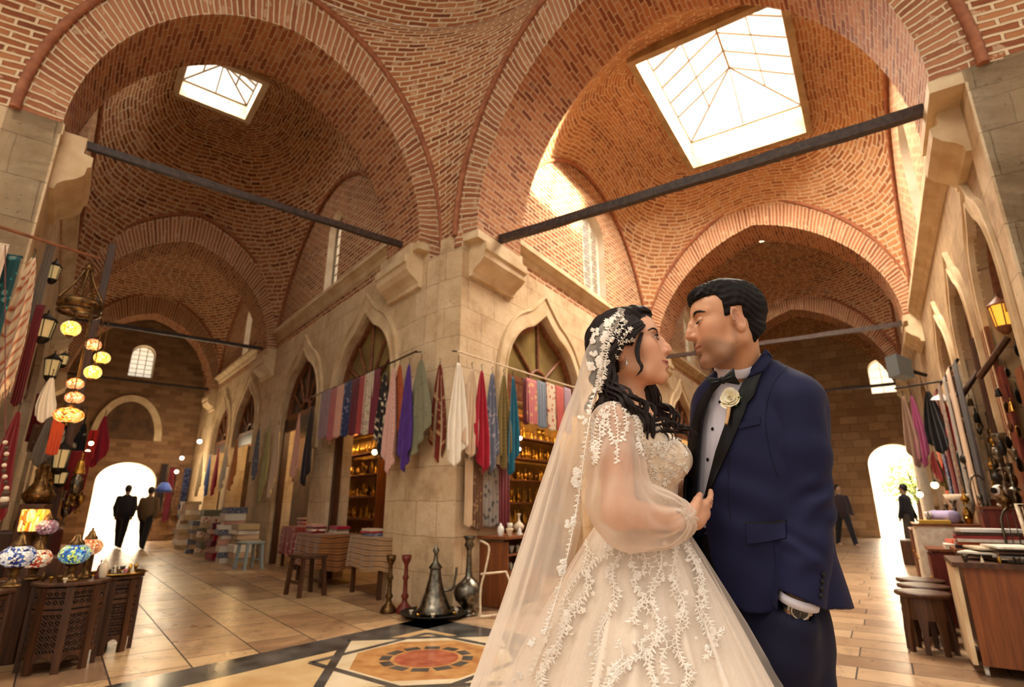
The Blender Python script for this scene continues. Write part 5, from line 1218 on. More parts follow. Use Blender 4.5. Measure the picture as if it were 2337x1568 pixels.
    for q0, q1, q2, q3, q4 in [((1472, 748), (1458, 788), (1458, 818), (1466, 838), (1452, 860)), ((1468, 750), (1452, 792), (1456, 822), (1464, 842), (1456, 856))]:
        for i in range(5): j_ = lambda: rg.uniform(-2, 2); strand(mb, [at(q[0] + j_(), q[1] + j_(), Yq) for q, Yq in zip((q0, q1, q2, q3, q4), (1.462, 1.442, 1.440, 1.443, 1.45))], .0022, 18, uvo=rg.random())
    for i in range(70):   # swept back from the forehead
        y = rg.uniform(-.072, .02); f = rg.random(); st = Vector((.082 - 9 * y * y - f * .02, y, .076 + .014 * f - abs(y) * .45)); Q = [st, st + Vector((-.006, -.004, .022)), st + Vector((-.045, -.012, .036)), Vector((-.05, -.055 - .02 * f, .07)), Vector((-.085, -.070, .02))]
        strand(mb, [T @ q for q in Q], .0036, 16, uvo=rg.random(), flat=.5)
    for i in range(60):
        f = rg.random(); Q = [Vector((.056 - .012 * f, -.060 + .010 * f, .046 + .045 * f)), Vector((.026, -.078, .026 + .045 * f)), Vector((-.015, -.088, .018 + .035 * f)), Vector((-.055, -.084, -.002 + .03 * f)), Vector((-.085, -.062, -.03 + .02 * f))]
        strand(mb, [T @ q for q in Q], .0036, 16, uvo=rg.random(), flat=.5)
    lk = mb.build('locks', M_hairf, parent=h)
    # bodice
    def bod(P):
        d = bust(P) - .003; x, y = proj(P); top = at(1500, 992, 1.5).z; u, w, a, b = BT.uv(P); sh_ = np.clip((np.abs(u) - .07) / .05, 0, 1); zt = top + sh_ * .07 + np.where(w > 0, .05, 0)
        return np.maximum(np.maximum(d, P[:, 2] - zt), at(1470, 1225, 1.5).z - P[:, 2])
    bd = sdf_obj('bodice', bod, (.1, 1.3, 1.08), (.62, 1.85, 1.56), .0045, M_ivl, smooth=1); under(bd, BR)
    # skirt
    W0 = at(1468, 1205, 1.56)
    def skirt(r_in, amp, n1, ph, seed):
        P = []; nz_, na = 60, 240; UV = []
        for i in range(nz_ + 1):
            t = i / nz_; z = W0.z + .01 - (W0.z) * t; r = .112 + .61 * t ** .92 - .03 * sin(pi * min(1, t * 3)) * 0 + r_in; cx = W0.x - .05 * t; row = []
            for j in range(na):
                th = 2 * pi * j / na; g = min(1, t * 5); fo = amp * g * (.5 + t * 1.4) * (sin(n1 * th + ph + .6 * sin(3 * th)) * .6 + .4 * sin((n1 * 1.7) * th + 2 * ph)); rx = r * (1.02 if cos(th) < 0 else .86 + .1 * t); row.append((cx + (rx + fo) * cos(th), W0.y + (r * .97 + fo) * sin(th), z)); 
            P.append(row); UV.append([(j / na, t) for j in range(na)])
        mb = MB(); mb.grid(P, UV, cv=True); return mb
    sk = skirt(-.006, .014, 26, .4, 1).build('skirt', M_ivory); under(sk, BR); ov = skirt(.010, .017, 19, 1.3, 2).build('overskirt', M_over); under(ov, sk)
    # sleeve
    def slv(P):
        m1 = gpt(1402, 1060, 1.395); m2 = gpt(1416, 1150, 1.385); m3 = gpt(1440, 1178, 1.385); m4 = gpt(1500, 1182, 1.40); m5 = gpt(1540, 1186, 1.425)
        d = chain(P, [tuple(bSH + V3(.0, .01, -.005)), tuple(m1), tuple(m2), tuple(m3), tuple(m4), tuple(m5), tuple(bWR)], [.060, .066, .076, .078, .066, .046, .030], .025)
        up = P[:, 2] > m3[2] + .0; ang = np.arctan2(P[:, 1] - m2[1], P[:, 0] - m2[0]); ang2 = np.arctan2(P[:, 1] - m3[1], P[:, 2] - m3[2])
        f1 = np.sin(ang * 9 + 3 * np.sin(P[:, 2] * 12)) * .0035 * np.clip((bSH[2] - P[:, 2]) / .1, 0, 1) * np.clip((P[:, 2] - m3[2] + .04) / .08, 0, 1)
        f2 = np.sin(ang2 * 10 + 14 * P[:, 0] + 2 * np.sin(P[:, 0] * 40)) * .0045 * np.clip((P[:, 0] - m3[0] - .01) / .05, 0, 1)
        d = d + f1 + f2; d = np.maximum(d, -(bust(P) - .002)); return d
    sl = sdf_obj('sleeve', slv, (.1, 1.22, .98), (.5, 1.7, 1.6), .005, M_organza, smooth=2); under(sl, BR)
    def slc(P): return np.maximum(chain(P, [tuple(cSH), tuple((cSH + cEL) / 2), tuple(cEL), tuple(cWR)], [.056, .066, .066, .030], .02), -(bust(P) - .002))
    s2 = sdf_obj('sleeve', slc, (.15, 1.5, .98), (.7, 1.95, 1.6), .008, M_organza, smooth=1); under(s2, BR)
    # lace wrist cuff
    cu0 = Vector(tuple(bWR)) - hd * .030; mb = MB(); e1 = hd.orthogonal().normalized(); e2 = hd.cross(e1); P = []
    for i in range(14):
        t = i / 13; P.append([cu0 + hd * (.052 * t) + (e1 * cos(a) + e2 * sin(a) * .92) * (.0325 - .004 * t + .0016 * sin(a * 9 + i * 1.7) * sin(i * 1.1)) for a in np.linspace(0, 2 * pi, 40, endpoint=False)])
    mb.grid(P, None, cv=True); cf = mb.build('cuff', M_ivl); under(cf, sl)
    bpy.context.view_layer.update()
    BB = bvh_of([bd]); BSL = bvh_of([sl, bd]); BSK = bvh_of([ov])
    mb = MB(); rg = random.Random(9)
    for i in range(64):
        px = rg.uniform(1425, 1572); py = rg.uniform(1000, 1190); a = rg.uniform(0, 6.3); r_ = rg.uniform(10, 16)
        vine(mb, BB, [(px + r_ * cos(a + k * .9) * (1 - k * .12), py + r_ * sin(a + k * .9) * (1 - k * .12)) for k in range(5)], i, 4, 7, 3.5, .22, .0008, .0014)
    for i in range(60): flower(mb, BB, (rg.uniform(1430, 1572), rg.uniform(1005, 1185)), rg.uniform(4, 6.5), 5, rg.random() * 6, .0018)
    under(mb.build('lace', M_lace), bd)
    mb = MB()
    for i, v in enumerate([[(1378, 930), (1362, 960), (1356, 1000), (1360, 1040)], [(1395, 918), (1388, 950), (1392, 985), (1400, 1010)], [(1400, 915), (1405, 950), (1410, 985), (1408, 1020), (1410, 1055)], [(1412, 915), (1425, 940), (1428, 975), (1420, 1005)], [(1420, 918), (1440, 935), (1452, 965), (1456, 1000), (1462, 1035)], [(1372, 935), (1380, 960), (1378, 990)], [(1385, 925), (1372, 975), (1368, 1020), (1358, 1055)], [(1445, 940), (1458, 960), (1466, 990), (1460, 1020)], [(1400, 905), (1420, 910), (1440, 925), (1455, 945)], [(1356, 950), (1352, 990), (1351, 1030)]]):
        vine(mb, BSL, v, i, 6, 10, 3.8, .30, .0010, .0016, .22)
    under(mb.build('lace', M_lace), sl)
    BC_ = bvh_of([cf]); mb = MB()
    for i in range(26): flower(mb, BC_, (rg.uniform(1540, 1588), rg.uniform(1160, 1215)), rg.uniform(4, 7), 5, rg.random() * 6, .0012)
    under(mb.build('lace', M_lace), cf)
    mb = MB(); VN = []
    for x0, x1, y1, kk in ((1385, 1290, 1440, 0), (1425, 1350, 1560, 1), (1470, 1452, 1420, 2), (1500, 1490, 1568, 3), (1540, 1560, 1568, 4), (1575, 1630, 1500, 5), (1345, 1235, 1568, 6), (1510, 1380, 1568, 7)):
        n = 9; y0 = 1232 if kk != 7 else 1430; VN.append([(x0 + (x1 - x0) * k / n + 11 * sin(k * 1.5 + kk * 2), y0 + (y1 - y0) * k / n) for k in range(n + 1)])
    VN += [[(1380, 1568), (1395, 1530), (1420, 1500), (1410, 1465)], [(1500, 1440), (1520, 1470), (1510, 1510), (1525, 1560)], [(1585, 1380), (1600, 1420), (1620, 1450), (1650, 1440)], [(1265, 1420), (1240, 1480), (1215, 1540)], [(1450, 1240), (1440, 1280), (1455, 1320)], [(1560, 1235), (1580, 1280), (1600, 1330), (1612, 1390)]]
    for i, v in enumerate(VN): vine(mb, BSK, v, 30 + i, 9, 16, 4.2, .20, .0013, .002, .06)
    for i, v in enumerate(VN[:8]): vine(mb, BSK, [(x + 14 * sin(k * 2.1 + i), y + 8) for k, (x, y) in enumerate(v)], 70 + i, 8, 13, 4.6, .20, .0010, .002, .04)
    for i in range(26): flower(mb, BSK, (rg.uniform(1330, 1620), rg.uniform(1240, 1560)), rg.uniform(5, 9), 5, rg.random() * 6, .002)
    under(mb.build('lace', M_lace), ov)
    # veil
    E_ = [(1428, 706, 1.470), (1400, 752, 1.435), (1384, 820, 1.428), (1366, 885, 1.43), (1348, 950, 1.39), (1340, 1030, 1.36), (1328, 1120, 1.35), (1312, 1210, 1.33), (1292, 1300, 1.30), (1268, 1390, 1.27), (1238, 1480, 1.22), (1205, 1575, 1.18), (1150, 1760, 1.12), (1060, 2250, 1.02)]
    O_ = [(1412, 700, 1.53), (1362, 748, 1.54), (1334, 812, 1.55), (1316, 880, 1.55), (1290, 950, 1.55), (1262, 1040, 1.55), (1232, 1130, 1.55), (1206, 1215, 1.55), (1180, 1300, 1.55), (1152, 1390, 1.54), (1122, 1475, 1.53), (1090, 1570, 1.52), (1030, 1740, 1.50), (900, 2230, 1.47)]
    F_ = [(1428, 704, 1.59), (1402, 748, 1.635), (1388, 812, 1.645), (1372, 880, 1.66), (1356, 950, 1.70), (1350, 1030, 1.74), (1340, 1120, 1.78), (1325, 1210, 1.83), (1305, 1300, 1.88), (1285, 1380, 1.92), (1262, 1460, 1.98), (1240, 1530, 2.03), (1215, 1640, 2.08), (1170, 1900, 2.2)]
    Es, Os, Fs = [spl([tuple(at(*q)) for q in X], 90) for X in (E_, O_, F_)]; P = []; nu = 72
    for i in range(90):
        e, o_, f = Es[i], Os[i], Fs[i]; c = (e + f) / 2; ax_ = o_ - c; bx_ = (e - f) / 2; row = []; v = i / 89
        for j in range(nu):
            th = -pi / 2 + pi * j / (nu - 1); fo = .010 * min(1, v * 3) * (.4 + 2.2 * v) * (sin(j * .62 + 1.5 * sin(v * 3)) * .6 + .4 * sin(j * 1.13 + 2)) * cos(th) ** .5 if abs(cos(th)) > 1e-6 else 0
            p = c + ax_ * abs(cos(th)) ** .8 * (1 + fo * 2) - bx_ * sin(th); d_ = p - c; p = p + d_ / (np.linalg.norm(d_) + 1e-6) * fo * .6; p[2] = max(p[2], .01); row.append(p)
        P.append(row)
    mb = MB(); mb.grid(P, [[(j / nu, i / 90) for j in range(nu)] for i in range(90)]); ve = mb.build('veil', M_tulle); under(ve, BR); bpy.context.view_layer.update(); BV = bvh_of([ve]); BH = bvh_of([h, lk, ve])
    mb = MB(); ed = [(q[0] - 6, q[1]) for q in E_[:12]]
    vine(mb, BH, [(1424, 712), (1402, 752), (1386, 800), (1378, 850), (1364, 900), (1350, 945)], 1, 8, 9, 2.8, .26, .0011, .003, .35)
    vine(mb, BH, [(1414, 712), (1390, 752), (1376, 800), (1370, 850), (1357, 900), (1343, 945)], 2, 8, 9, 3, .26, .0011, .003, .3)
    vine(mb, BV, [(1348, 945), (1334, 1030), (1322, 1120), (1306, 1210), (1286, 1300), (1262, 1385), (1240, 1450)], 3, 8, 9, 3.6, .26, .0012, .002, .2)
    for c, r_ in (((1366, 828), 15), ((1352, 838), 12), ((1358, 812), 9), ((1330, 962), 9), ((1322, 1082), 15), ((1316, 1100), 13), ((1312, 1188), 15), ((1300, 1200), 12), ((1288, 1290), 13), ((1282, 1305), 10), ((1378, 770), 13), ((1362, 762), 10), ((1392, 738), 11), ((1352, 775), 8), ((1212, 1468), 9), ((1182, 1545), 8), ((1245, 1510), 7)):
        for k in range(6): flower(mb, BH if c[1] < 900 else BV, (c[0] + rg.uniform(-8, 8), c[1] + rg.uniform(-9, 9)), r_ * .55, 6, rg.random() * 6, .003)
    under(mb.build('lace_edge', M_lace), ve)
    mb = MB()
    for i, v in enumerate([[(1408, 775), (1415, 755), (1428, 735)], [(1410, 785), (1425, 768), (1438, 752)], [(1410, 790), (1425, 782), (1442, 776)], [(1408, 798), (1420, 800), (1432, 808)], [(1404, 810), (1412, 822), (1420, 830)], [(1405, 765), (1408, 745), (1420, 728)]]):
        vine(mb, BH, v, 60 + i, 6, 7, 3.6, .30, .0008, .0035); flower(mb, BH, v[-1], 5, 5, i, .004)
    cmb = mb.build('hair_comb', M_lace); under(cmb, BR)
    return dict(sk=sk)
M_hairfs = base('dark_brown_hair_mass', hexc('140c0b'), .6, spec=.15)
def mk_hf():
    m = M_hairfs; tc = N(m, 'ShaderNodeTexCoord'); sp = N(m, 'ShaderNodeMapping'); L(m, tc.outputs['Object'], sp.inputs[0]); sp.inputs['Rotation'].default_value = (.1, .7, 0); sp.inputs['Scale'].default_value = (40, 320, 380); f = noise(m, 1, sp.outputs[0], 3); setc(m, ramp(m, [(.3, hexc('0e0808')), (.75, hexc('2a1a16'))], f)); bump(m, f, .7, .002)
mk_hf()
Bd = add_bride()
# ---------- white rose pinned to the lapel ----------
M_rose = speck('rose_petal', hexc('efe3bd'), hexc('fdf8e6'), 40, .55, .15, bd=.001); M_green = speck('rose_leaf', hexc('4c6a34'), hexc('7d9a55'), 60, .5, .3, bd=.001); M_tape = speck('floral_tape', hexc('b98f62'), hexc('d6ad7d'), 90, .7, .3, bd=.001)
p0, n0 = hit(G['B'], 1672, 914, .016); n0 = (n0 + Vector((-.3, -.6, .25))).normalized()
bt_ = empty('boutonniere', p0, 0, 'white rose with small leaves pinned on the black satin lapel', 'flower'); bpy.context.view_layer.update()
zz = n0; xx = zz.orthogonal().normalized(); yy = zz.cross(xx); Mr = Matrix.Translation(p0) @ Matrix([[xx.x, yy.x, zz.x], [xx.y, yy.y, zz.y], [xx.z, yy.z, zz.z]]).to_4x4() @ Matrix.Scale(.82, 4)  # rose_s
rg = random.Random(3); mb = MB()
for k in range(22):
    ring = k // 5; a0 = k * 2.4; r0 = .0045 + .0052 * ring; hgt = .019 - .0025 * ring; w_ = .95 - .08 * ring; P = []
    for i in range(7):
        v = i / 6; row = []
        for j in range(9):
            u = -1 + j / 4; a = a0 + u * w_ * (1 - .15 * v); r = r0 * (.45 + .75 * sin(v * pi * .62)) + (.006 + .0015 * ring) * v ** 4 * (ring > 0) * (1 - .3 * u * u); row.append((r * cos(a), r * sin(a), -.006 + hgt * v * (1 - .12 * u * u)))
        P.append(row)
    mb.grid(P, None)
mb.xform(Mr); under(mb.build('rose', M_rose), bt_)
mb = MB()
for k in range(6):
    a = k * 1.05 + .3; P = []
    for i in range(7):
        t = i / 6; w_ = .007 * sin(pi * min(1, t * .93 + .05)); c = Vector((cos(a), sin(a), 0)) * (.014 + .021 * t) + Vector((0, 0, -.008 + .004 * sin(t * 2))); s_ = Vector((-sin(a), cos(a), 0)); P.append([c - s_ * w_, c + Vector((0, 0, -.001)), c + s_ * w_])
    mb.grid(P, None)
mb.xform(Mr); under(mb.build('leaves', M_green), bt_)
fill = MB()
for k in range(26):
    a = rg.uniform(0, 6.28); r = rg.uniform(.022, .031); fill.sphere((cos(a) * r, sin(a) * r, rg.uniform(-.006, .004)), rg.uniform(.0015, .0026), 8)
fill.xform(Mr); o = under(fill.build('filler_flowers', M_rose), bt_); o['kind'] = 'stuff'
q1 = Vector(at(1657, 968, (p0 - Vector((0, .0, 0))).y - .012)); mb = MB(); a1 = p0 + (q1 - p0) * .35
mb.tube([a1, a1 + (q1 - a1) * .5 + Vector((.001, 0, 0)), q1], [.0055, .0050, .0042], 12); under(mb.build('stem', M_tape), bt_)
# ---------- cloth, brass and wood materials ----------
def fab(name, cols, scale=6, kind='plain', rough=.8):
    if name in MATS: return MATS[name]
    c = [hexc(x) for x in cols]; m = base(name, c[0], rough, spec=.25, Sheen_Weight=.2); tc = N(m, 'ShaderNodeTexCoord'); v = tc.outputs['UV']
    if kind == 'plain': f = noise(m, scale, v, 3); setc(m, mixc(m, f, c[0], c[-1]))
    elif kind == 'floral':
        vo = N(m, 'ShaderNodeTexVoronoi', feature='F1'); vo.inputs['Scale'].default_value = scale * 3; L(m, v, vo.inputs['Vector']); n = noise(m, scale * 4, v, 3)
        f = mth(m, 'ADD', vo.outputs['Distance'], mth(m, 'MULTIPLY', mth(m, 'SUBTRACT', n, .5), .5)); setc(m, ramp(m, [(.0, c[-1]), (.28, c[1 % len(c)]), (.36, c[0]), (1, c[0])], f))
    elif kind == 'stripe':
        w = N(m, 'ShaderNodeTexWave', bands_direction='Y'); w.inputs['Scale'].default_value = scale; w.inputs['Distortion'].default_value = 2.5; w.inputs['Detail'].default_value = 2; L(m, v, w.inputs['Vector']); setc(m, ramp(m, [(i / max(1, len(c) - 1), q) for i, q in enumerate(c)], w.outputs['Fac']))
    elif kind == 'plaid':
        w = N(m, 'ShaderNodeTexWave', bands_direction='DIAGONAL'); w.inputs['Scale'].default_value = scale; w.inputs['Distortion'].default_value = 3; L(m, v, w.inputs['Vector']); n = noise(m, scale * 1.2, v, 2)
        setc(m, ramp(m, [(.3, c[0]), (.55, c[1]), (.62, c[-1]), (.75, c[0])], mth(m, 'ADD', mth(m, 'MULTIPLY', w.outputs['Fac'], .6), mth(m, 'MULTIPLY', n, .4))))
    bump(m, noise(m, 300, v, 2), .15, .001); return m
M_brass = speck('brass', hexc('8a6428'), hexc('c79a48'), 20, .3, .1, metal=1.0, bd=.002); M_bronze = speck('bronze', hexc('3d2b1a'), hexc('7c5c34'), 25, .38, .2, metal=.9, bd=.002)
M_pewter = speck('pewter', hexc('4f4a42'), hexc('8c8475'), 18, .3, .15, metal=1.0, bd=.002); M_black = MATS['black_marble']; M_iron = speck('black_iron', hexc('15110f'), hexc('2e2722'), 30, .5, .2, metal=.5, bd=.002)
def grain(name, c1, c2, rough=.42):
    m = base(name, c1, rough, spec=.4); tc = N(m, 'ShaderNodeTexCoord'); mp = N(m, 'ShaderNodeMapping'); L(m, tc.outputs['Object'], mp.inputs[0]); mp.inputs['Scale'].default_value = (26, 26, 1.6); f = noise(m, 1.4, mp.outputs[0], 6, .6); setc(m, ramp(m, [(.3, c1), (.7, c2)], f)); bump(m, f, .25, .002); return m
M_walnut = grain('walnut', hexc('2e1a0e'), hexc('5a3620')); M_orangew = grain('varnished_wood', hexc('5c2e16'), hexc('8a4f28')); M_redlac = grain('red_cabinet', hexc('501810'), hexc('7a2c1a'))
M_paper = speck('paper', hexc('cfc3ae'), hexc('efe7d8'), 14, .8, .1); M_white = speck('white_plastic', hexc('d6d3cc'), hexc('f1eee8'), 5, .4, .05); M_bone = speck('bone', hexc('c8b090'), hexc('e8d9c0'), 30, .6, .2)
def glow(name, cols, s=1.0, scale=9):
    """stained glass mosaic lit from inside"""
    if name in MATS: return MATS[name]
    c = [hexc(x) for x in cols]; m = base(name, c[0], .2); tc = N(m, 'ShaderNodeTexCoord'); v = tc.outputs['UV']; mp = N(m, 'ShaderNodeMapping'); L(m, v, mp.inputs[0]); mp.inputs['Scale'].default_value = (scale * 3.6, scale * 1.5, 1)
    vo = N(m, 'ShaderNodeTexVoronoi', feature='F1'); L(m, mp.outputs[0], vo.inputs['Vector']); vo.inputs['Scale'].default_value = 1; ve = N(m, 'ShaderNodeTexVoronoi', feature='DISTANCE_TO_EDGE'); L(m, mp.outputs[0], ve.inputs['Vector']); ve.inputs['Scale'].default_value = 1
    sp = N(m, 'ShaderNodeSeparateColor'); L(m, vo.outputs['Color'], sp.inputs[0]); col = ramp(m, [(i / len(c), q) for i, q in enumerate(c)], sp.outputs[0], 'CONSTANT')
    e = mth(m, 'GREATER_THAN', ve.outputs['Distance'], .045); col = mixc(m, e, hexc('2a1a0e'), col); setc(m, col); setc(m, col, 'Emission Color'); m.node_tree.nodes['Principled BSDF'].inputs['Emission Strength'].default_value = s; return m
M_bulb = emis('warm_bulb', (1, .72, .35), 9); M_bulbw = emis('white_bulb', (1, .93, .8), 8)
def lamp_pt(p, e, col=(1, .62, .28), r=.05):
    la = bpy.data.lights.new('lamp_light', 'POINT'); la.energy = e; la.color = col; la.shadow_soft_size = r; o = bpy.data.objects.new('lamp_light', la); COL.objects.link(o); o.location = p
def px_w(p, px):   # metres covered by px picture units at point p
    return px * ((p[1]) * cos(PITCH) + (p[2] - H) * sin(PITCH)) / FPX
def ax(F, across='a'):
    return Vector((*F.d, 0)) if across == 'a' else Vector((*F.n, 0))

# ---------- scarves ----------
def scarf(label, top, zb, w, U, mat, style='hook', group=None, seed=0, name='scarf', out=None, fringe=False, tilt=0.0, cat='scarf'):
    """cloth hung at point top down to height zb; U: unit vector along the rail"""
    rg = random.Random(seed); U = Vector(U).normalized(); Wn = Vector((-U.y, U.x, 0)); Wn = Wn if out is None else (Wn if Wn.dot(Vector(out)) > 0 else -Wn)
    top = Vector(top); Ht = top.z - zb; nu, nv = 25, 34; P = []; UV = []; ph = rg.uniform(0, 6); k = rg.choice([2.5, 3, 3.5]); sk = rg.uniform(-.5, .5)
    for i in range(nv):
        v = i / (nv - 1); row = []; uvr = []
        for j in range(nu):
            u = -1 + 2 * j / (nu - 1)
            if style == 'hook':
                ww = w * (.13 + .87 * min(1, (v * 1.35)) ** .75) / 2; ln = Ht * (1 - .20 * abs(u - sk) ** 1.2 * 1.0); dep = .028 * (v ** .5) * cos(k * pi * u + ph) + .01 * cos(7 * u + ph * 2) * v
                x = u * ww + .02 * sin(v * 3 + ph) * v; z = -v * ln
            else:
                ww = w / 2 * (.96 + .05 * sin(v * 2.5 + ph)); ln = Ht * (1 - .04 * abs(u)); dep = .012 * cos(k * pi * u * 1.3 + ph) * (.3 + v) ; x = u * ww; z = -v * ln
            x += tilt * v * Ht
            row.append(top + U * x + Wn * (dep + (.012 if style != 'hook' else .0)) + Vector((0, 0, z))); uvr.append((u * w * .5 + ph, v * Ht))
        P.append(row); UV.append(uvr)
    root = empty(name, (top.x, top.y, zb), 0, label, cat, group); bpy.context.view_layer.update()
    mb = MB(); mb.grid(P, UV); o = mb.build('cloth', mat); mod(o, 'SOLIDIFY', thickness=.004); under(o, root)
    if style == 'hook':
        mb = MB(); mb.tube([top + Vector((0, 0, .075)) + Wn * .012, top + Vector((0, 0, .085)), top + Vector((0, 0, .07)) - Wn * .014, top + Vector((0, 0, .03)), top + Vector((0, 0, -.01))], .004, 6); under(mb.build('hook', M_iron), root)
    else:
        mb = MB(); mb.grid([[P[0][j] - Wn * (.03 * sin(pi * q / 8) * 0 + .028 * (1 - cos(pi * q / 8)) / 2) + Vector((0, 0, .02 * sin(pi * q / 8))) for q in range(9)] for j in range(nu)], [[(j * .02, q * .01) for q in range(9)] for j in range(nu)]); o2 = mb.build('fold', mat); mod(o2, 'SOLIDIFY', thickness=.004); under(o2, root)
    if fringe:
        mb = MB()
        for j in range(0, nu): p = P[-1][j]; mb.tube([p, p + Vector((rg.uniform(-.006, .006), 0, -.03)), p + Vector((rg.uniform(-.01, .01), 0, -.065))], .0035, 5)
        under(mb.build('fringe', mat), root)
    return root
def rail(F, l, a0, z0, a1, z1, label, r=.013, mat=None, name='hanging_rail', brackets=()):
    root = empty(name, F(a0, l, min(z0, z1)), 0, label, 'rail'); bpy.context.view_layer.update(); mb = MB(); mb.tube([F(a0 + (a1 - a0) * t, l, z0 + (z1 - z0) * t - .012 * sin(pi * t)) for t in np.linspace(0, 1, 12)], r, 8); under(mb.build('bar', mat or M_bronze), root)
    for a in brackets:
        z = z0 + (z1 - z0) * (a - a0) / (a1 - a0); sg = 1 if F is FL and l > 0 else (1 if l > 0 else -1); mb = MB(); mb.tube([F(a, l, z), F(a, l + sg * .12, z + .03)], .009, 6); under(mb.build('bracket', M_iron), root)
    return root
G_L = 'scarves on the rail left of the pier'; G_R = 'scarves on the rail right of the pier'
UL = ax(FL); UR = ax(FRR)
def on(F, l, px, py): return atp(px, py, F, l)
def scL(px, py0, py1, wpx, label, mat, style='flat', seed=0, l=3.44, fringe=False, g=G_L, tilt=0):
    p = on(FL, l, px, py0); q = on(FL, l, px, py1); foc = abs(on(FL, l, px - wpx / 2, py0)[0:2][0] - on(FL, l, px + wpx / 2, py0)[0]) / abs(FL.d[0]); return scarf(label, p, q.z, foc, UL, mat, style, g, seed, out=(-FL.n[0], -FL.n[1], 0), fringe=fringe, tilt=tilt)
def scR(px, py0, py1, wpx, label, mat, style='hook', seed=0, l=-4.12, fringe=False, g=G_R, tilt=0):
    p = on(FRR, l, px, py0); q = on(FRR, l, px, py1); A, Bq = on(FRR, l, px - wpx / 2, py0), on(FRR, l, px + wpx / 2, py0); w = (A - Bq).xy.length; return scarf(label, p, q.z, w, UR, mat, style, g, seed, out=(FRR.n[0], FRR.n[1], 0), fringe=fringe, tilt=tilt)
a0 = on(FL, 3.44, 948, 806); a1 = on(FL, 3.44, 732, 900)
la0 = a0.x * FL.d[0] + a0.y * FL.d[1]; la1 = a1.x * FL.d[0] + a1.y * FL.d[1]
rail(FL, 3.44, la0 - .03, a0.z + .02, la1 + .5, a1.z + .02, 'thin bronze rail of scarves left of the stone pier', brackets=(la0 + .05, (la0 + la1) / 2 - .25, la1))
b0 = on(FRR, -4.12, 1047, 806); b1 = on(FRR, -4.12, 1300, 880); lb0 = b0.x * FRR.d[0] + b0.y * FRR.d[1]; lb1 = b1.x * FRR.d[0] + b1.y * FRR.d[1]
rail(FRR, -4.12, lb0 - .02, b0.z + .02, lb1 + .6, b1.z + .02, 'thin pale rail of scarves right of the stone pier', mat=M_bone, brackets=(lb0 + .02, (lb0 + lb1) / 2 - .1, lb1 + .3))
for i, (px, y0, y1, w, lab, mt, st) in enumerate([
    (747, 893, 1000, 22, 'mauve grey scarf folded at the far end of the left rail', fab('f_mauve', ['7d6068', '9b808a']), 'flat'),
    (765, 888, 1005, 17, 'dusty rose scarf folded beside the mauve one', fab('f_rose', ['9a4f52', 'b86a68']), 'flat'),
    (780, 880, 998, 17, 'plain peach scarf folded on the left rail', fab('f_peach', ['c08a78', 'd8a794']), 'flat'),
    (798, 872, 996, 18, 'cobalt blue patterned scarf folded on the left rail', fab('f_navy', ['1f2a55', '8d8aa0', '32447c'], 5, 'floral'), 'flat'),
    (815, 865, 993, 17, 'dark maroon scarf folded beside the blue one', fab('f_maroon', ['4a1420', '6e2230']), 'flat'),
    (831, 859, 990, 16, 'brick red scarf folded on the left rail', fab('f_brick', ['8a3034', 'a84640']), 'flat'),
    (846, 852, 992, 19, 'cream scarf with grey sprigs folded on the left rail', fab('f_cream_sprig', ['c3b39c', '9c8f80', '8f8474'], 6, 'floral'), 'flat'),
    (862, 846, 990, 17, 'wine red scarf with faint stripes folded on the left rail', fab('f_wine', ['5d1428', '84283c', '4c1020'], 8, 'stripe'), 'flat'),
    (880, 850, 1050, 26, 'black scarf with cream flowers hanging on the left rail', fab('f_black_floral', ['191213', 'b8a58c', 'd6c6ac'], 3.4, 'floral'), 'hook'),
    (900, 840, 1085, 27, 'long pale pink scarf hanging between the black and orange ones', fab('f_pink', ['c79a90', 'dcb6a8', 'b8847c'], 5, 'plaid'), 'hook'),
    (913, 832, 1005, 24, 'rust orange scarf hanging beside the purple one', fab('f_rust', ['9c4a24', '7a3018', 'b05c30'], 6, 'floral'), 'hook'),
    (934, 832, 1078, 26, 'deep purple scarf hanging near the pier', fab('f_purple', ['37195c', '54308a']), 'hook'),
    (961, 822, 1040, 44, 'sage green patterned scarf hanging at the pier end of the left rail', fab('f_sage', ['77745c', '5d5f4e', 'a39c80'], 4, 'floral'), 'hook')]):
    scL(px, y0, y1, w, lab, mt, st, seed=i + 1, l=3.44 - (.05 if i in (9, 11) else 0))
U_P = Vector((pR[0] - pL[0], pR[1] - pL[1], 0)).normalized(); fr_ = Vector((U_P.y, -U_P.x, 0)); pc = (Vector((*pL, 0)) + Vector((*pR, 0))) / 2 + fr_ * .05
zt_, zb_ = at(1002, 832, pc.y).z, at(1002, 1058, pc.y).z
scarf('rust brown floral scarf nailed to the front of the stone pier', (pc.x + .02, pc.y, zt_), zb_, px_w((0, pc.y, zt_), 50), U_P, fab('f_rustfloral', ['6e2412', 'a87850', 'c9a27c'], 4, 'floral'), 'hook', None, 31, out=fr_)
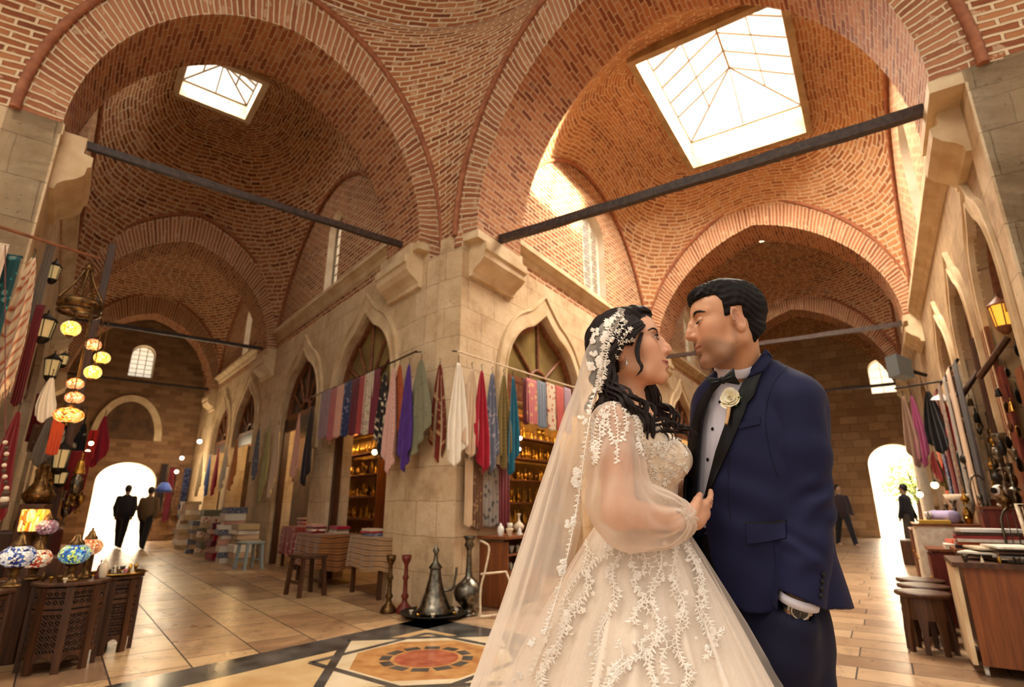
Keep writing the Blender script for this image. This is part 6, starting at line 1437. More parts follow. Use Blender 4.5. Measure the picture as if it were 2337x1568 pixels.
for i, (px, y0, y1, w, lab, mt, st, l) in enumerate([
    (1047, 828, 1072, 44, 'plain white scarf hanging beside the pier on the right rail', fab('f_white', ['ddd3c2', 'f3ece0']), 'hook', -4.12),
    (1078, 842, 1050, 33, 'beige scarf hanging beside the white one', fab('f_beige', ['bfa387', 'd8bfa4']), 'hook', -4.12),
    (1100, 846, 1085, 32, 'crimson scarf hanging on the right rail', fab('f_crimson', ['8a1026', 'b01c34']), 'hook', -4.10),
    (1124, 852, 1082, 30, 'slate blue patterned scarf hanging beside the crimson one', fab('f_slate', ['5f6478', 'a09ca4', '7c8096'], 5, 'floral'), 'hook', -4.12),
    (1150, 856, 1072, 28, 'olive gold scarf hanging beside the teal one', fab('f_olive', ['6d5a2c', '94804a', '54482a'], 6, 'stripe'), 'hook', -4.12),
    (1171, 860, 1085, 27, 'teal blue scarf hanging on the right rail', fab('f_teal', ['145068', '1f7088']), 'hook', -4.10),
    (1198, 868, 970, 12, 'dark maroon scarf folded at the start of the flat row', fab('f_maroon2', ['4c1018', '6a1c26']), 'flat', -4.12),
    (1212, 868, 970, 24, 'pink and yellow patterned scarf folded on the right rail', fab('f_pinkyellow', ['c8767a', 'd9bd7a', 'e0a49a'], 4, 'floral'), 'flat', -4.12),
    (1234, 873, 978, 22, 'blue grey scarf folded beside the pink and yellow one', fab('f_bluegrey', ['5f6c80', '8791a0'], 5, 'plain'), 'flat', -4.12),
    (1256, 878, 984, 20, 'cream scarf with red flowers folded on the right rail', fab('f_creamred', ['dcc9b0', 'b25048', 'a83a38'], 4, 'floral'), 'flat', -4.12),
    (1276, 884, 986, 18, 'coral red scarf folded near the veil', fab('f_coral', ['b04a48', 'c86860']), 'flat', -4.12),
    (1294, 888, 990, 16, 'lilac scarf folded at the end of the right rail', fab('f_lilac', ['94798c', 'b096a4']), 'flat', -4.12)]):
    scR(px, y0, y1, w, lab, mt, st, seed=i + 50, l=l)
G_R2 = 'long scarves hung behind the right rail'
for i, (px, y0, y1, w, lab, mt) in enumerate([(1070, 1050, 1205, 20, 'long cream shawl hanging low beside the pier', fab('f_cream', ['c9ab88', 'dcc3a4'])), (1092, 1040, 1212, 24, 'brown patterned shawl hanging below the beige scarf', fab('f_brownpat', ['6a4a34', 'a98763', '4c3426'], 5, 'floral')),
    (1119, 1070, 1205, 34, 'grey shawl with dark flowers hanging low', fab('f_greyfl', ['857c74', '4a4644', '5a5452'], 4, 'floral')), (1149, 1065, 1205, 30, 'dark red shawl with fine weave hanging low', fab('f_darkred', ['5a1018', '7c2028', '45101a'], 12, 'stripe'))]):
    scR(px, y0, y1, w, lab, mt, 'flat', seed=i + 80, l=-4.24, g=G_R2)
# ---------- wares: vessels, lamps, furniture ----------
VESS = {
 'vase': [(0, 0), (.33, 0), (.36, .03), (.22, .08), (.16, .14), (.45, .26), (.5, .38), (.4, .5), (.16, .6), (.1, .72), (.1, .9), (.2, .98), (.18, 1), (.08, .96)],
 'jar': [(0, 0), (.3, 0), (.34, .05), (.45, .3), (.48, .5), (.38, .72), (.2, .8), (.22, .86), (.16, .9), (.06, .95), (.07, 1), (0, 1)],
 'candlestick': [(0, 0), (.5, 0), (.52, .03), (.4, .1), (.2, .16), (.14, .22), (.24, .28), (.14, .34), (.12, .55), (.2, .6), (.12, .66), (.12, .82), (.28, .92), (.3, 1), (.1, .98)],
 'goblet': [(0, 0), (.34, 0), (.3, .05), (.08, .12), (.07, .4), (.3, .52), (.4, .7), (.42, 1), (.38, 1), (.34, .7), (0, .58)],
 'bell': [(0, 0), (.5, 0), (.48, .06), (.36, .3), (.28, .55), (.2, .66), (.06, .7), (.06, .84), (.12, .9), (0, 1)],
 'bottle': [(0, 0), (.34, 0), (.36, .1), (.36, .5), (.14, .68), (.1, .9), (.14, .92), (.14, 1), (0, 1)],
 'bowl': [(0, 0), (.4, 0), (.42, .1), (.9, .8), (1, 1), (.94, .98), (.5, .3), (0, .2)],
 'ewer': [(0, 0), (.4, 0), (.42, .03), (.22, .1), (.5, .22), (.56, .34), (.44, .48), (.16, .62), (.1, .8), (.14, .88), (.2, .9), (.05, .96), (.06, 1), (0, 1)]}
NAMES = {'vase': 'vase', 'jar': 'lidded_jar', 'candlestick': 'candlestick', 'goblet': 'goblet', 'bell': 'hand_bell', 'bottle': 'bottle', 'bowl': 'bowl', 'ewer': 'ewer'}
_vc = {}
def vessel(kind, p, h, mat, label, group=None, n=18, rz=0, cat=None, wide=1.0):
    key = (kind, mat.name, round(wide, 2))
    if key not in _vc:
        mb = MB(); mb.lathe([(r * wide * .5 * 1.0, z) for r, z in VESS[kind]], n=n); o = mb.build(NAMES[kind], mat); _vc[key] = o
    else: o = _vc[key].copy(); COL.objects.link(o)
    o.location = p; o.scale = (h, h, h); o.rotation_euler = (0, 0, rz); tag(o, label, cat or {'vase': 'vase', 'jar': 'jar', 'candlestick': 'candlestick', 'goblet': 'cup', 'bell': 'bell', 'bottle': 'bottle', 'bowl': 'bowl', 'ewer': 'jug'}[kind])
    if group: o['group'] = group
    return o
def part(mb, name, mat, root): return under(mb.build(name, mat), root)
def thing(name, p, rz, label, cat, group=None):
    o = empty(name, p, rz, label, cat, group); bpy.context.view_layer.update(); return o
def lpart(mb, name, mat, root): return mb.build(name, mat, parent=root)     # geometry in the thing's own coordinates
def box_thing(name, p, d, rz, mat, label, cat, group=None):
    mb = MB(); mb.box((0, 0, d[2] / 2), d); o = mb.build(name, mat); o.location = p; o.rotation_euler = (0, 0, rz); mod(o, 'BEVEL', width=min(d) * .06, segments=2); tag(o, label, cat, group); return o
def octa_table(p, r, h, rz, label, group='carved octagonal side tables'):
    t = thing('octagonal_table', p, rz, label, 'table', group); n = 8
    mb = MB(); mb.prism([(r * 1.06 * cos(pi / 8 + 2 * pi * k / n), r * 1.06 * sin(pi / 8 + 2 * pi * k / n)) for k in range(n)], h - .025, h); o = lpart(mb, 'table_top', M_walnut, t); mod(o, 'BEVEL', width=.006, segments=2)
    rb = r * .93; hf = rb * sin(pi / 8) * .92
    post = MB(); post.box((0, 0, (h - .03) / 2), (.05, .034, h - .03)); pan = MB(); x = 0
    w = rb * 2 * sin(pi / 8) - .045; zt, zm, zb = h - .05, h * .70, h * .20
    for (z0, z1) in ((zm + .02, zt), (zb, zm - .02)):
        pan.box((0, 0, z0), (w, .016, .028)); pan.box((0, 0, z1), (w, .016, .028))
        m_ = max(2, int((z1 - z0) / .045)); q = 3
        for i in range(m_):
            for j in range(q):
                cx_ = -w / 2 + w * (j + .5) / q; cz = z0 + (z1 - z0) * (i + .5) / m_; rr = min(w / q, (z1 - z0) / m_) * .52
                pan.tube([(cx_ + rr * cos(a), 0, cz + rr * sin(a)) for a in np.linspace(0, 2 * pi, 7)[:-1]], .0055, 4, closed=True)
                pan.tube([(cx_ - rr * 1.1, 0, cz - rr * 1.1), (cx_ + rr * 1.1, 0, cz + rr * 1.1)], .0032, 4); pan.tube([(cx_ - rr * 1.1, 0, cz + rr * 1.1), (cx_ + rr * 1.1, 0, cz - rr * 1.1)], .0032, 4)
    bk = MB(); pan.box((0, .012, (zb + zt) / 2), (w, .004, zt - zb), mi=1)  # dark board stands in for the shade inside the open lattice
    pan.add([(-w / 2, -.006, zb), (-w / 2, -.006, zb - .06), (-w / 4, -.006, zb - .022), (0, -.006, zb - .012), (w / 4, -.006, zb - .022), (w / 2, -.006, zb - .06), (w / 2, -.006, zb)], [tuple(range(7))], [(0, 0)] * 7, 0, False)
    p0_ = post.build('leg', M_walnut, parent=t); q0 = pan.build('panel', [M_walnut, M_iron], parent=t)
    for k in range(n):
        a = pi / 8 + 2 * pi * k / n; o = p0_ if k == 0 else p0_.copy()
        if k: COL.objects.link(o)
        o.parent = t; o.location = (rb * cos(a), rb * sin(a), 0); o.rotation_euler = (0, 0, a + pi / 2)
        b = a + pi / 8; ap = rb * cos(pi / 8); o = q0 if k == 0 else q0.copy()
        if k: COL.objects.link(o)
        o.parent = t; o.location = (ap * cos(b), ap * sin(b), 0); o.rotation_euler = (0, 0, b + pi / 2)
    return t
def globe(mb_root, c, r, mat, sq=.72, n=28, name='globe'):
    mb = MB(); mb.sphere(c, r, n, 0, (1, 1, sq)); return lpart(mb, name, mat, mb_root)
def table_lamp(p, R_, mat, label, sq=.74, base_h=.10, group='mosaic glass table lamps', tall=1.0):
    t = thing('mosaic_lamp', p, 0, label, 'lamp', group); hb = base_h
    mb = MB(); mb.lathe([(0, 0), (R_ * .62, 0), (R_ * .64, .008), (R_ * .45, .02), (R_ * .25, hb * .35), (R_ * .2, hb * .5), (R_ * .34, hb * .7), (R_ * .24, hb * .85), (R_ * .46, hb), (R_ * .5, hb + .008)], n=24); lpart(mb, 'base', M_bronze, t)
    globe(t, (0, 0, hb + R_ * sq * .96), R_, mat, sq)
    zc = hb + R_ * sq * 1.88; mb = MB(); mb.lathe([(R_ * .5, zc - .008), (R_ * .48, zc + R_ * .12), (R_ * .30, zc + R_ * .32), (R_ * .20, zc + R_ * .6), (R_ * .07, zc + R_ * .72), (R_ * .12, zc + R_ * .82), (0, zc + R_ * .95)], n=24); lpart(mb, 'cap', M_bronze, t)
    return t
MG = {'amber': glow('glass_amber', ['ffb84a', 'ff9a2a', 'ffd27a', 'c85a14', 'ffe2a0'], 1.5), 'yellow': glow('glass_yellow', ['ffd873', 'ffc24a', 'ffe9a6', 'ffb030'], 1.9), 'blue': glow('glass_blue_white', ['dfe6ee', '23306e', 'f0ece0', '3c5fa8', 'e6ddcc'], .42, 11), 'red': glow('glass_red_cream', ['e8c9a0', 'a82420', 'f3dcb0', 'cf5a3c', 'f6e4c4'], .55, 11), 'green': glow('glass_blue_green', ['4f9ad0', 'b8d860', '2a66b8', 'd6e89a', 'a8d4e0', '1c4a98'], .5, 11), 'orange': glow('glass_orange', ['f0b078', 'e88a4c', 'f8d4a8', 'c8603c'], .6, 11), 'purple': glow('glass_mauve', ['8d7484', 'c8a0a8', '6a5464', 'd8bcc0', 'b06070'], .25, 11)}
def hang_lantern(p, h, label, glass, frame=None, n=6, group=None, name='lantern', r=.09, cat='lantern'):
    t = thing(name, (p[0], p[1], p[2] - h), 0, label, cat, group); frame = frame or M_iron; b = h * .18; tp = h * .68
    mb = MB(); mb.lathe([(0, 0), (r * .3, .0), (r * .7, b * .6), (r * .8, b)], n=n * 2); mb.lathe([(r * 1.15, tp), (r * 1.1, tp + h * .03), (r * .5, tp + h * .14), (r * .25, tp + h * .2), (r * .1, tp + h * .22), (r * .08, h)], n=n * 2)
    for k in range(n): a = 2 * pi * k / n; mb.tube([(r * .8 * cos(a), r * .8 * sin(a), b), (r * 1.05 * cos(a), r * 1.05 * sin(a), tp)], r * .06, 5)
    lpart(mb, 'frame', frame, t); mb = MB(); mb.lathe([(r * .74, b + .003), (r * .98, tp - .003)], n=n); lpart(mb, 'glass', glass, t); return t
def stool(p, r, h, rz, label, top=None, group=None, n=6, name='stool', legs=None):
    t = thing(name, p, rz, label, 'stool', group); mb = MB(); mb.lathe([(0, h - .035), (r * .98, h - .035), (r * 1.05, h - .02), (r * 1.03, h - .004), (r * .9, h), (r * .3, h - .006), (0, h - .006)], n=26); lpart(mb, 'seat', top or M_walnut, t)
    mb = MB(); mb.lathe([(r * .84, h * .55), (r * .82, h - .035)], n=n * 2); lpart(mb, 'apron', legs or M_walnut, t)
    for k in range(n):
        a = 2 * pi * k / n; mb = MB(); P = []
        for z, w_, rr in ((0, .10, .92), (h * .35, .13, .9), (h * .6, .22, .86), (h - .035, .24, .84)): P.append([(r * rr * cos(a + s * w_ * 1.0) * q, r * rr * sin(a + s * w_) * q, z) for s, q in ((-1, 1), (1, 1), (1, .82), (-1, .82))])
        mb.grid(P, None, cv=True, sm=False); lpart(mb, 'leg', legs or M_walnut, t)
    return t
def shelf_unit(F, l, sg, a, w, h, d, rows, label, mat, zb=.0, lit=True, goods='brass', seed=0, gname='brass goods on the shelves', desc='small brass'):
    """open shelves standing against a shop's back wall, facing the street"""
    c = F(a, l, zb); rz = atan2(F.d[1], F.d[0]); t = thing('display_shelf', c, rz, label, 'shelf')   # local x along the street, y across
    ys = sg; mb = MB(); mb.box((-w / 2, 0, h / 2), (.03, d, h)); lpart(mb, 'side_panel', mat, t); mb = MB(); mb.box((w / 2, 0, h / 2), (.03, d, h)); lpart(mb, 'side_panel', mat, t)
    zs_ = [h * k / rows + .04 for k in range(rows + 1)]
    for z in zs_: mb = MB(); mb.box((0, 0, z), (w, d, .025)); lpart(mb, 'shelf', mat, t)
    loc = F(a, l, zb); ca, sa = cos(rz), sin(rz); rg = random.Random(seed)
    return t, [z + .0135 + zb for z in zs_], (lambda x, y: (loc[0] + ca * x - sa * y, loc[1] + sa * x + ca * y))
# ---------- stalls around the pier ----------
KN = ['jar', 'vase', 'goblet', 'candlestick', 'bell', 'bottle', 'bowl', 'ewer']
POSW = ['far left', 'left', 'left of centre', 'right of centre', 'right', 'far right']
def stock(t, zs_, P, w, seed, gname, mats, where, hmax=.22, per=7, yoff=0.0, rows=None):
    rg = random.Random(seed); lv = ['lowest', 'second', 'third', 'fourth', 'fifth', 'sixth', 'seventh']
    for ri, z in enumerate(zs_[:-1]):
        if rows is not None and ri not in rows: continue
        x = -w / 2 + .08; i = 0
        while x < w / 2 - .07:
            k = rg.choice(KN); hh = rg.uniform(.55, 1) * hmax * (.5 if k == 'bowl' else 1); wd = rg.uniform(.75, 1.1) * (.9 if k not in ('bottle', 'candlestick') else .7); ww = hh * wd * (1.0 if k == 'bowl' else .52)
            m = rg.choice(mats); px_, py_ = P(x + ww / 2, yoff + rg.uniform(-.03, .03))
            vessel(k, (px_, py_, z), hh, m, '%s %s, number %d on the %s shelf %s' % ('gilt' if m is M_gold else 'brass' if m is M_brass else 'bronze', NAMES[k].replace('_', ' '), i + 1, lv[min(ri, 6)], where), gname, n=12, wide=wd)
            x += ww + rg.uniform(.015, .05); i += 1
M_gold = speck('gilt', hexc('b07a1c'), hexc('e6b850'), 16, .28, .1, metal=.9, bd=.002)
# right of the pier: lit shelves of gilt wares
tt, zz_, PP = shelf_unit(FRR, -5.60, -1, 9.6, 2.7, 2.75, .3, 7, 'wooden shelf of gilt wares in the lit shop right of the pier', M_orangew)
stock(tt, zz_, PP, 2.6, 11, 'gilt wares on the shop shelves', [M_gold, M_brass, M_gold], 'of the right shop', .26)
tt, zz_, PP = shelf_unit(FL, 4.98, 1, 11.6, 2.7, 2.6, .3, 6, 'wooden shelf of yellow wares in the lit shop left of the pier', M_orangew)
stock(tt, zz_, PP, 2.6, 12, 'gilt wares in the left shop', [M_gold, M_brass, M_gold], 'of the left shop', .28)
for (F, a, l, e) in ((FRR, 8.6, -5.0, 55), (FRR, 10.6, -5.0, 25), (FRR, 16, -5, 30), (FL, 9.6, 4.4, 30), (FL, 11.6, 4.5, 55), (FL, 16.0, 4.5, 45), (FL, 18.9, 4.5, 45), (FRR, 11.5, 1.9, 30), (FRR, 16.5, 1.9, 40)): lamp_pt(F(a, l, 2.75), e, (1, .66, .28), .08)
def bulb(p, r, label, mat=None, cord=.25):
    t = thing('hanging_bulb', (p[0], p[1], p[2] - r), 0, label, 'light bulb'); mb = MB(); mb.sphere((0, 0, r), r, 14); lpart(mb, 'bulb', mat or M_bulb, t); mb = MB(); mb.tube([(0, 0, r * 1.8), (0, 0, r * 2 + cord)], .005, 6); mb.lathe([(r * .5, r * 1.75), (r * .5, r * 2.6), (0, r * 2.6)], n=12); lpart(mb, 'socket', M_iron, t)
bulb(on(FRR, -4.9, 1187, 1000), .035, 'small bright bulb over the shelf right of the pier', M_bulbw); bulb(on(FRR, -4.9, 1185, 1025), .03, 'lower small bulb beside the gilt shelves', M_bulbw)
bulb(on(FL, 4.25, 858, 988), .04, 'bright yellow bulb in the shop left of the pier'); bulb(on(FL, 4.3, 855, 1032), .05, 'lower yellow bulb in the shop left of the pier')
# pedestal cabinet with white trinkets right of the pier
def on_floor(px, py): p = at(px, py, 1.0); t = -H / (p.z - H); return Vector((p.x * t, p.y * t, 0))
c = on_floor(1135, 1385) + Vector((.15, .25, 0)); rz = atan2(FRR.d[1], FRR.d[0]) ; t = thing('trinket_cabinet', c, rz, 'brown wooden cabinet with open shelf of white trinkets beside the pier', 'cabinet')
for nm, cc, d in (('side_panel', (-.38, 0, .38), (.03, .45, .74)), ('side_panel', (.38, 0, .38), (.03, .45, .74)), ('shelf', (0, 0, .40), (.76, .45, .025)), ('shelf', (0, 0, .60), (.8, .47, .02)), ('back_panel', (0, .21, .38), (.76, .02, .74)), ('table_top', (0, 0, .80), (.9, .52, .03)), ('door', (0, -.2, .22), (.73, .03, .33))):
    mb = MB(); mb.box(cc, d); lpart(mb, nm, M_orangew, t)
cR = lambda x, y: (c.x + cos(rz) * x - sin(rz) * y, c.y + sin(rz) * x + cos(rz) * y)
rg = random.Random(4); wh = [M_white, M_bone, M_paper]
for i, (x, y, k, hh, lab) in enumerate([(-.36, -.1, 'jar', .16, 'white lidded pot at the pier end of the trinket cabinet top'), (-.25, -.16, 'bowl', .09, 'small white bowl on the trinket cabinet top'), (-.12, -.08, 'goblet', .15, 'white cup in the middle of the trinket cabinet top'), (.0, -.15, 'bell', .12, 'small white bell on the trinket cabinet top'), (.14, -.05, 'vase', .26, 'tall white vase on the trinket cabinet top'), (.30, -.12, 'jar', .14, 'white pot at the veil end of the trinket cabinet top')]):
    q = cR(x, y); vessel(k, (q[0], q[1], .815), hh, wh[i % 3], lab, 'white pots on the trinket cabinet', wide=1.1)
for i in range(9):
    q = cR(-.3 + i * .075, -.12 + .05 * (i % 2)); vessel(rg.choice(['bowl', 'bell', 'jar']), (q[0], q[1], .61), rg.uniform(.06, .11), wh[i % 3], 'tiny white trinket, number %d on the upper cabinet shelf' % (i + 1), 'trinkets on the open shelf')
for i in range(6):
    q = cR(-.27 + i * .11, -.12); vessel(rg.choice(['bowl', 'jar']), (q[0], q[1], .4135), rg.uniform(.06, .10), wh[(i + 1) % 3], 'tiny white trinket, number %d on the lower cabinet shelf' % (i + 1), 'trinkets on the lower shelf')
# bent chair frame in front of it
t = thing('bentwood_chair', on_floor(1096, 1412), .1, 'pale bentwood chair frame leaning beside the pewter vase', 'chair'); mb = MB()
mb.tube(spl([(0, 0, .012), (.0, 0, .3), (.05, 0, .5), (.09, .02, .72), (.03, .02, .78), (.0, .25, .78)], 20), .012, 8); lpart(mb, 'back_frame', M_bone, t); mb = MB(); mb.tube(spl([(0, 0, .02), (.12, -.01, .03), (.28, 0, .07), (.34, .12, .30), (.3, .2, .45)], 20), .012, 8); lpart(mb, 'leg', M_bone, t); mb = MB(); mb.tube([(0, 0, .45), (.3, .2, .45)], .012, 8); lpart(mb, 'seat_frame', M_bone, t)
# pewter vase, tray with bronze cone, candlesticks at the foot of the pier
p = on_floor(1068, 1404); t = thing('pewter_vase', p, 0, 'large grey pewter vase with round belly and long neck at the pier foot', 'vase')
s_ = .84; mb = MB(); mb.lathe([(r * s_, z * s_) for r, z in [(0, 0), (.13, 0), (.14, .015), (.10, .04), (.065, .07), (.09, .11), (.175, .19), (.205, .28), (.185, .36), (.10, .43), (.05, .48), (.04, .60), (.032, .8), (.04, .83)]], n=32); lpart(mb, 'body', M_pewter, t)
mb = MB(); mb.lathe([(r * s_, z * s_) for r, z in [(.04, .83), (.07, .88), (.05, .93), (.08, .98), (.09, 1.0), (.06, .98), (.03, .9)]], n=24); lpart(mb, 'mouth', M_pewter, t)
p = on_floor(990, 1408); t = thing('round_tray', p, 0, 'wide black round tray on the floor at the pier corner', 'tray'); mb = MB(); mb.lathe([(0, .03), (.30, .03), (.36, .055), (.375, .06), (.37, .045), (.30, .012), (0, .01)], n=40); lpart(mb, 'dish', M_iron, t)
mb = MB(); mb.lathe([(0, 0), (.2, 0), (.2, .011), (0, .011)], n=24); lpart(mb, 'foot_ring', M_iron, t)
t = thing('samovar', p + Vector((0, 0, .0305)), 0, 'dark bronze cone shaped vessel standing on the round tray', 'vessel'); mb = MB(); mb.lathe([(0, 0), (.20, 0), (.21, .03), (.17, .09), (.11, .22), (.07, .38), (.06, .46)], n=28); lpart(mb, 'body', M_pewter, t); mb = MB(); mb.lathe([(.06, .46), (.08, .48), (.03, .54), (.02, .62), (.04, .66), (.015, .70), (0, .74)], n=20); lpart(mb, 'lid', M_pewter, t); mb = MB(); mb.tube(spl([(.10, 0, .24), (.2, 0, .26), (.23, 0, .40), (.24, 0, .48)], 14), .014, 8); lpart(mb, 'spout', M_pewter, t)
for i in range(9): a = i * 2.4; r = .25 + .04 * (i % 2); vessel('bowl', (p.x + r * cos(a), p.y + r * sin(a), .031), .045, [M_bone, M_brass][i % 2], 'tiny dish on the black tray, number %d around the cone' % (i + 1), 'tiny dishes on the black tray', n=10, wide=1.1)
for px, hh, m, lab in ((886, .62, M_bronze, 'tall tarnished brass candlestick on the floor left of the pier'), (922, .62, M_redlac, 'tall turned red wooden candle stand beside the pier'), (1018, .5, M_pewter, 'slim grey pitcher behind the black tray')):
    q = on_floor(px, 1398); vessel('candlestick' if px != 1018 else 'ewer', (q.x, q.y + (.25 if px == 1018 else 0), 0), hh, m, lab, n=24, wide=.62)
# cloth covered stands left of the pier
M_clA = fab('cloth_ochre', ['7a4a24', 'a8713c', '5a3018'], 3, 'stripe'); M_clB = fab('cloth_redpink', ['8c3a34', 'b8645a', 'd8a894'], 4, 'floral'); M_clC = fab('cloth_tan', ['8f6b48', 'b8946c', '6a4a32'], 3, 'stripe')
def draped(p, w, d, h, rz, mat, label, drop=None, group=None):
    t = thing('draped_table', p, rz, label, 'table', group); drop = drop or h * .8
    for sx in (-1, 1):
        for sy in (-1, 1): mb = MB(); mb.box((sx * (w / 2 - .05), sy * (d / 2 - .05), (h - .03) / 2), (.05, .05, h - .03)); lpart(mb, 'leg', M_walnut, t)
    mb = MB(); mb.box((0, 0, h - .015), (w, d, .03)); lpart(mb, 'table_top', M_walnut, t)
    P = []; n = 90; per = [(-1, -1), (1, -1), (1, 1), (-1, 1)]
    for i in range(12):
        v = i / 11; row = []
        for k in range(n):
            f = k / n * 4; q = int(f); g = f - q; a, b = per[q], per[(q + 1) % 4]; x = (a[0] + (b[0] - a[0]) * g) * w / 2; y = (a[1] + (b[1] - a[1]) * g) * d / 2; o_ = (.012 + .02 * v * sin(k * .9) + .02 * v); row.append((x * (1 + o_ / (w / 2)), y * (1 + o_ / (d / 2)), h + .004 - v * drop * (1 + .05 * sin(k * .35))))
        P.append(row)
    mb = MB(); mb.grid(P, [[(k * .03, i * .06) for k in range(n)] for i in range(12)], cv=True); mb.add(P[0], [list(range(n))], [(q[0], q[1]) for q in P[0]], 0, False); lpart(mb, 'cloth', mat, t); return t
rzL = atan2(FL.d[1], FL.d[0])
q = on_floor(868, 1362); T1 = q + Vector((-.05, .20, 0)); draped(T1, .95, .55, .76, rzL, M_clC, 'low table under a tan striped cloth left of the pier', .42)
q = on_floor(735, 1335); T2 = q + Vector((-.05, .25, 0)); draped(T2, 1.15, .6, .74, rzL, M_clA, 'low table under an ochre striped cloth behind the dark stool', .5)
q = on_floor(655, 1300); T3 = q + Vector((.1, .45, 0)); draped(T3, .9, .6, .76, rzL, M_clB, 'low table under a red patterned cloth at the left facade', .52)
def stackb(p, n, rz, mats, lab, grp, w=.34, d=.24, z0=0, name='folded_cloth', cat='folded cloth', th=.035):
    z = z0; rg = random.Random(int(p[0] * 100) % 997)
    for i in range(n):
        h_ = th * rg.uniform(.7, 1.3); o = box_thing(name, (p[0] + rg.uniform(-.015, .015), p[1] + rg.uniform(-.015, .015), z), (w * rg.uniform(.85, 1), d * rg.uniform(.85, 1), h_), rz + rg.uniform(-.1, .1), mats[i % len(mats)], '%s, %s' % (lab, ['lowest of the pile', 'second from the bottom', 'third from the bottom', 'fourth from the bottom', 'fifth from the bottom', 'sixth from the bottom', 'seventh from the bottom'][i] if i < n - 1 or n == 1 else 'topmost of the pile'), cat, grp); z += h_ + .0005
    return z
FM = [MATS[k] for k in ('f_crimson', 'f_beige', 'f_slate', 'f_peach', 'f_wine', 'f_creamred', 'f_sage')]
stackb((T1.x - .15, T1.y, 0), 3, rzL, [FM[2], FM[0], FM[1]], 'flat folded cloth on the tan striped table', 'cloths on the tan table', z0=.766)
stackb((T1.x + .2, T1.y - .1, 0), 2, rzL, [FM[3], FM[2]], 'small folded cloth at the pier end of the tan striped table', 'small cloths on the tan table', w=.25, z0=.766)
stackb((T2.x - .25, T2.y + .1, 0), 4, rzL, [FM[0], FM[5], FM[4], FM[3]], 'pink and red folded cloth on the ochre striped table', 'cloths on the ochre table', z0=.746)
stackb((T2.x + .2, T2.y - .1, 0), 3, rzL, [FM[1], FM[6], FM[0]], 'beige folded cloth at the near end of the ochre table', 'beige cloths on the ochre table', z0=.746)
stackb((T3.x, T3.y, 0), 5, rzL, [FM[5], FM[0], FM[3], FM[4], FM[1]], 'bright folded cloth on the red patterned table', 'cloths on the red table', z0=.766)
def plain_stool(p, w, h, rz, mat, label, sp=.7):
    t = thing('four_legged_stool', p, rz, label, 'stool'); mb = MB(); mb.box((0, 0, h - .02), (w, w * .85, .04)); o = lpart(mb, 'seat', mat, t); mod(o, 'BEVEL', width=.01, segments=2)
    for sx in (-1, 1):
        for sy in (-1, 1):
            mb = MB(); P = [[(sx * (w / 2 - .04 + (.03 if z == 0 else 0)) + a * .03, sy * (w * .42 - .04 + (.03 if z == 0 else 0)) + b * .022, z) for a, b in ((-1, -1), (1, -1), (1, 1), (-1, 1))] for z in (0, h - .04)]; mb.grid(P, None, cv=True, sm=False); lpart(mb, 'leg', mat, t)
    for sy in (-1, 1): mb = MB(); mb.box((0, sy * w * .34, h * .33), (w * .8, .02, .035)); lpart(mb, 'stretcher', mat, t)
    return t
q = on_floor(686, 1362); plain_stool(q + Vector((0, .15, 0)), .44, .52, rzL + .1, M_walnut, 'dark brown wooden stool standing out from the left stalls')
q = on_floor(560, 1300); plain_stool(q + Vector((0, .1, 0)), .42, .50, rzL + .2, base('pale_blue_plastic', hexc('9fb0b4'), .5), 'pale grey plastic stool farther down the left street')
# sacks, hanging garments and bulbs of the far left stalls
M_sack = fab('sackcloth', ['a08a68', 'c9b48e'], 4)
for i, (a, l, n, w, ms, lab) in enumerate([(13.0, 3.2, 7, .55, [M_sack, FM[1], MATS['f_white']], 'folded cloth in the pale pile before the second far arch'), (13.75, 3.1, 10, .5, [MATS['f_white'], FM[2], MATS['f_white'], FM[3]], 'folded cloth in the tall white pile by the far pillar'), (14.6, 3.1, 6, .6, [FM[0], FM[3], MATS['f_wine']], 'folded cloth in the red pile beside the far pillar'), (15.6, 3.05, 9, .6, [M_sack, MATS['f_creamred'], FM[6]], 'folded cloth in the beige pile under the third far arch'), (16.8, 3.05, 7, .6, [FM[2], M_sack], 'folded cloth in the grey pile under the fourth far arch'), (18.2, 3.0, 10, .7, [M_sack, MATS['f_white'], FM[1]], 'folded cloth in the pale pile near the end wall')]):
    z = 0; q = FL(a, l); rgb = random.Random(i)
    for k in range(n): h_ = rgb.uniform(.08, .15); box_thing('folded_cloth', (q[0] + rgb.uniform(-.05, .05), q[1] + rgb.uniform(-.05, .05), z), (w * rgb.uniform(.8, 1), .42, h_), rzL + rgb.uniform(-.15, .15), ms[k % len(ms)], lab.replace('folded cloth', 'layer %d of folded cloth' % (k + 1)), 'folded cloth', 'cloth piles along the left street'); z += h_ + .001
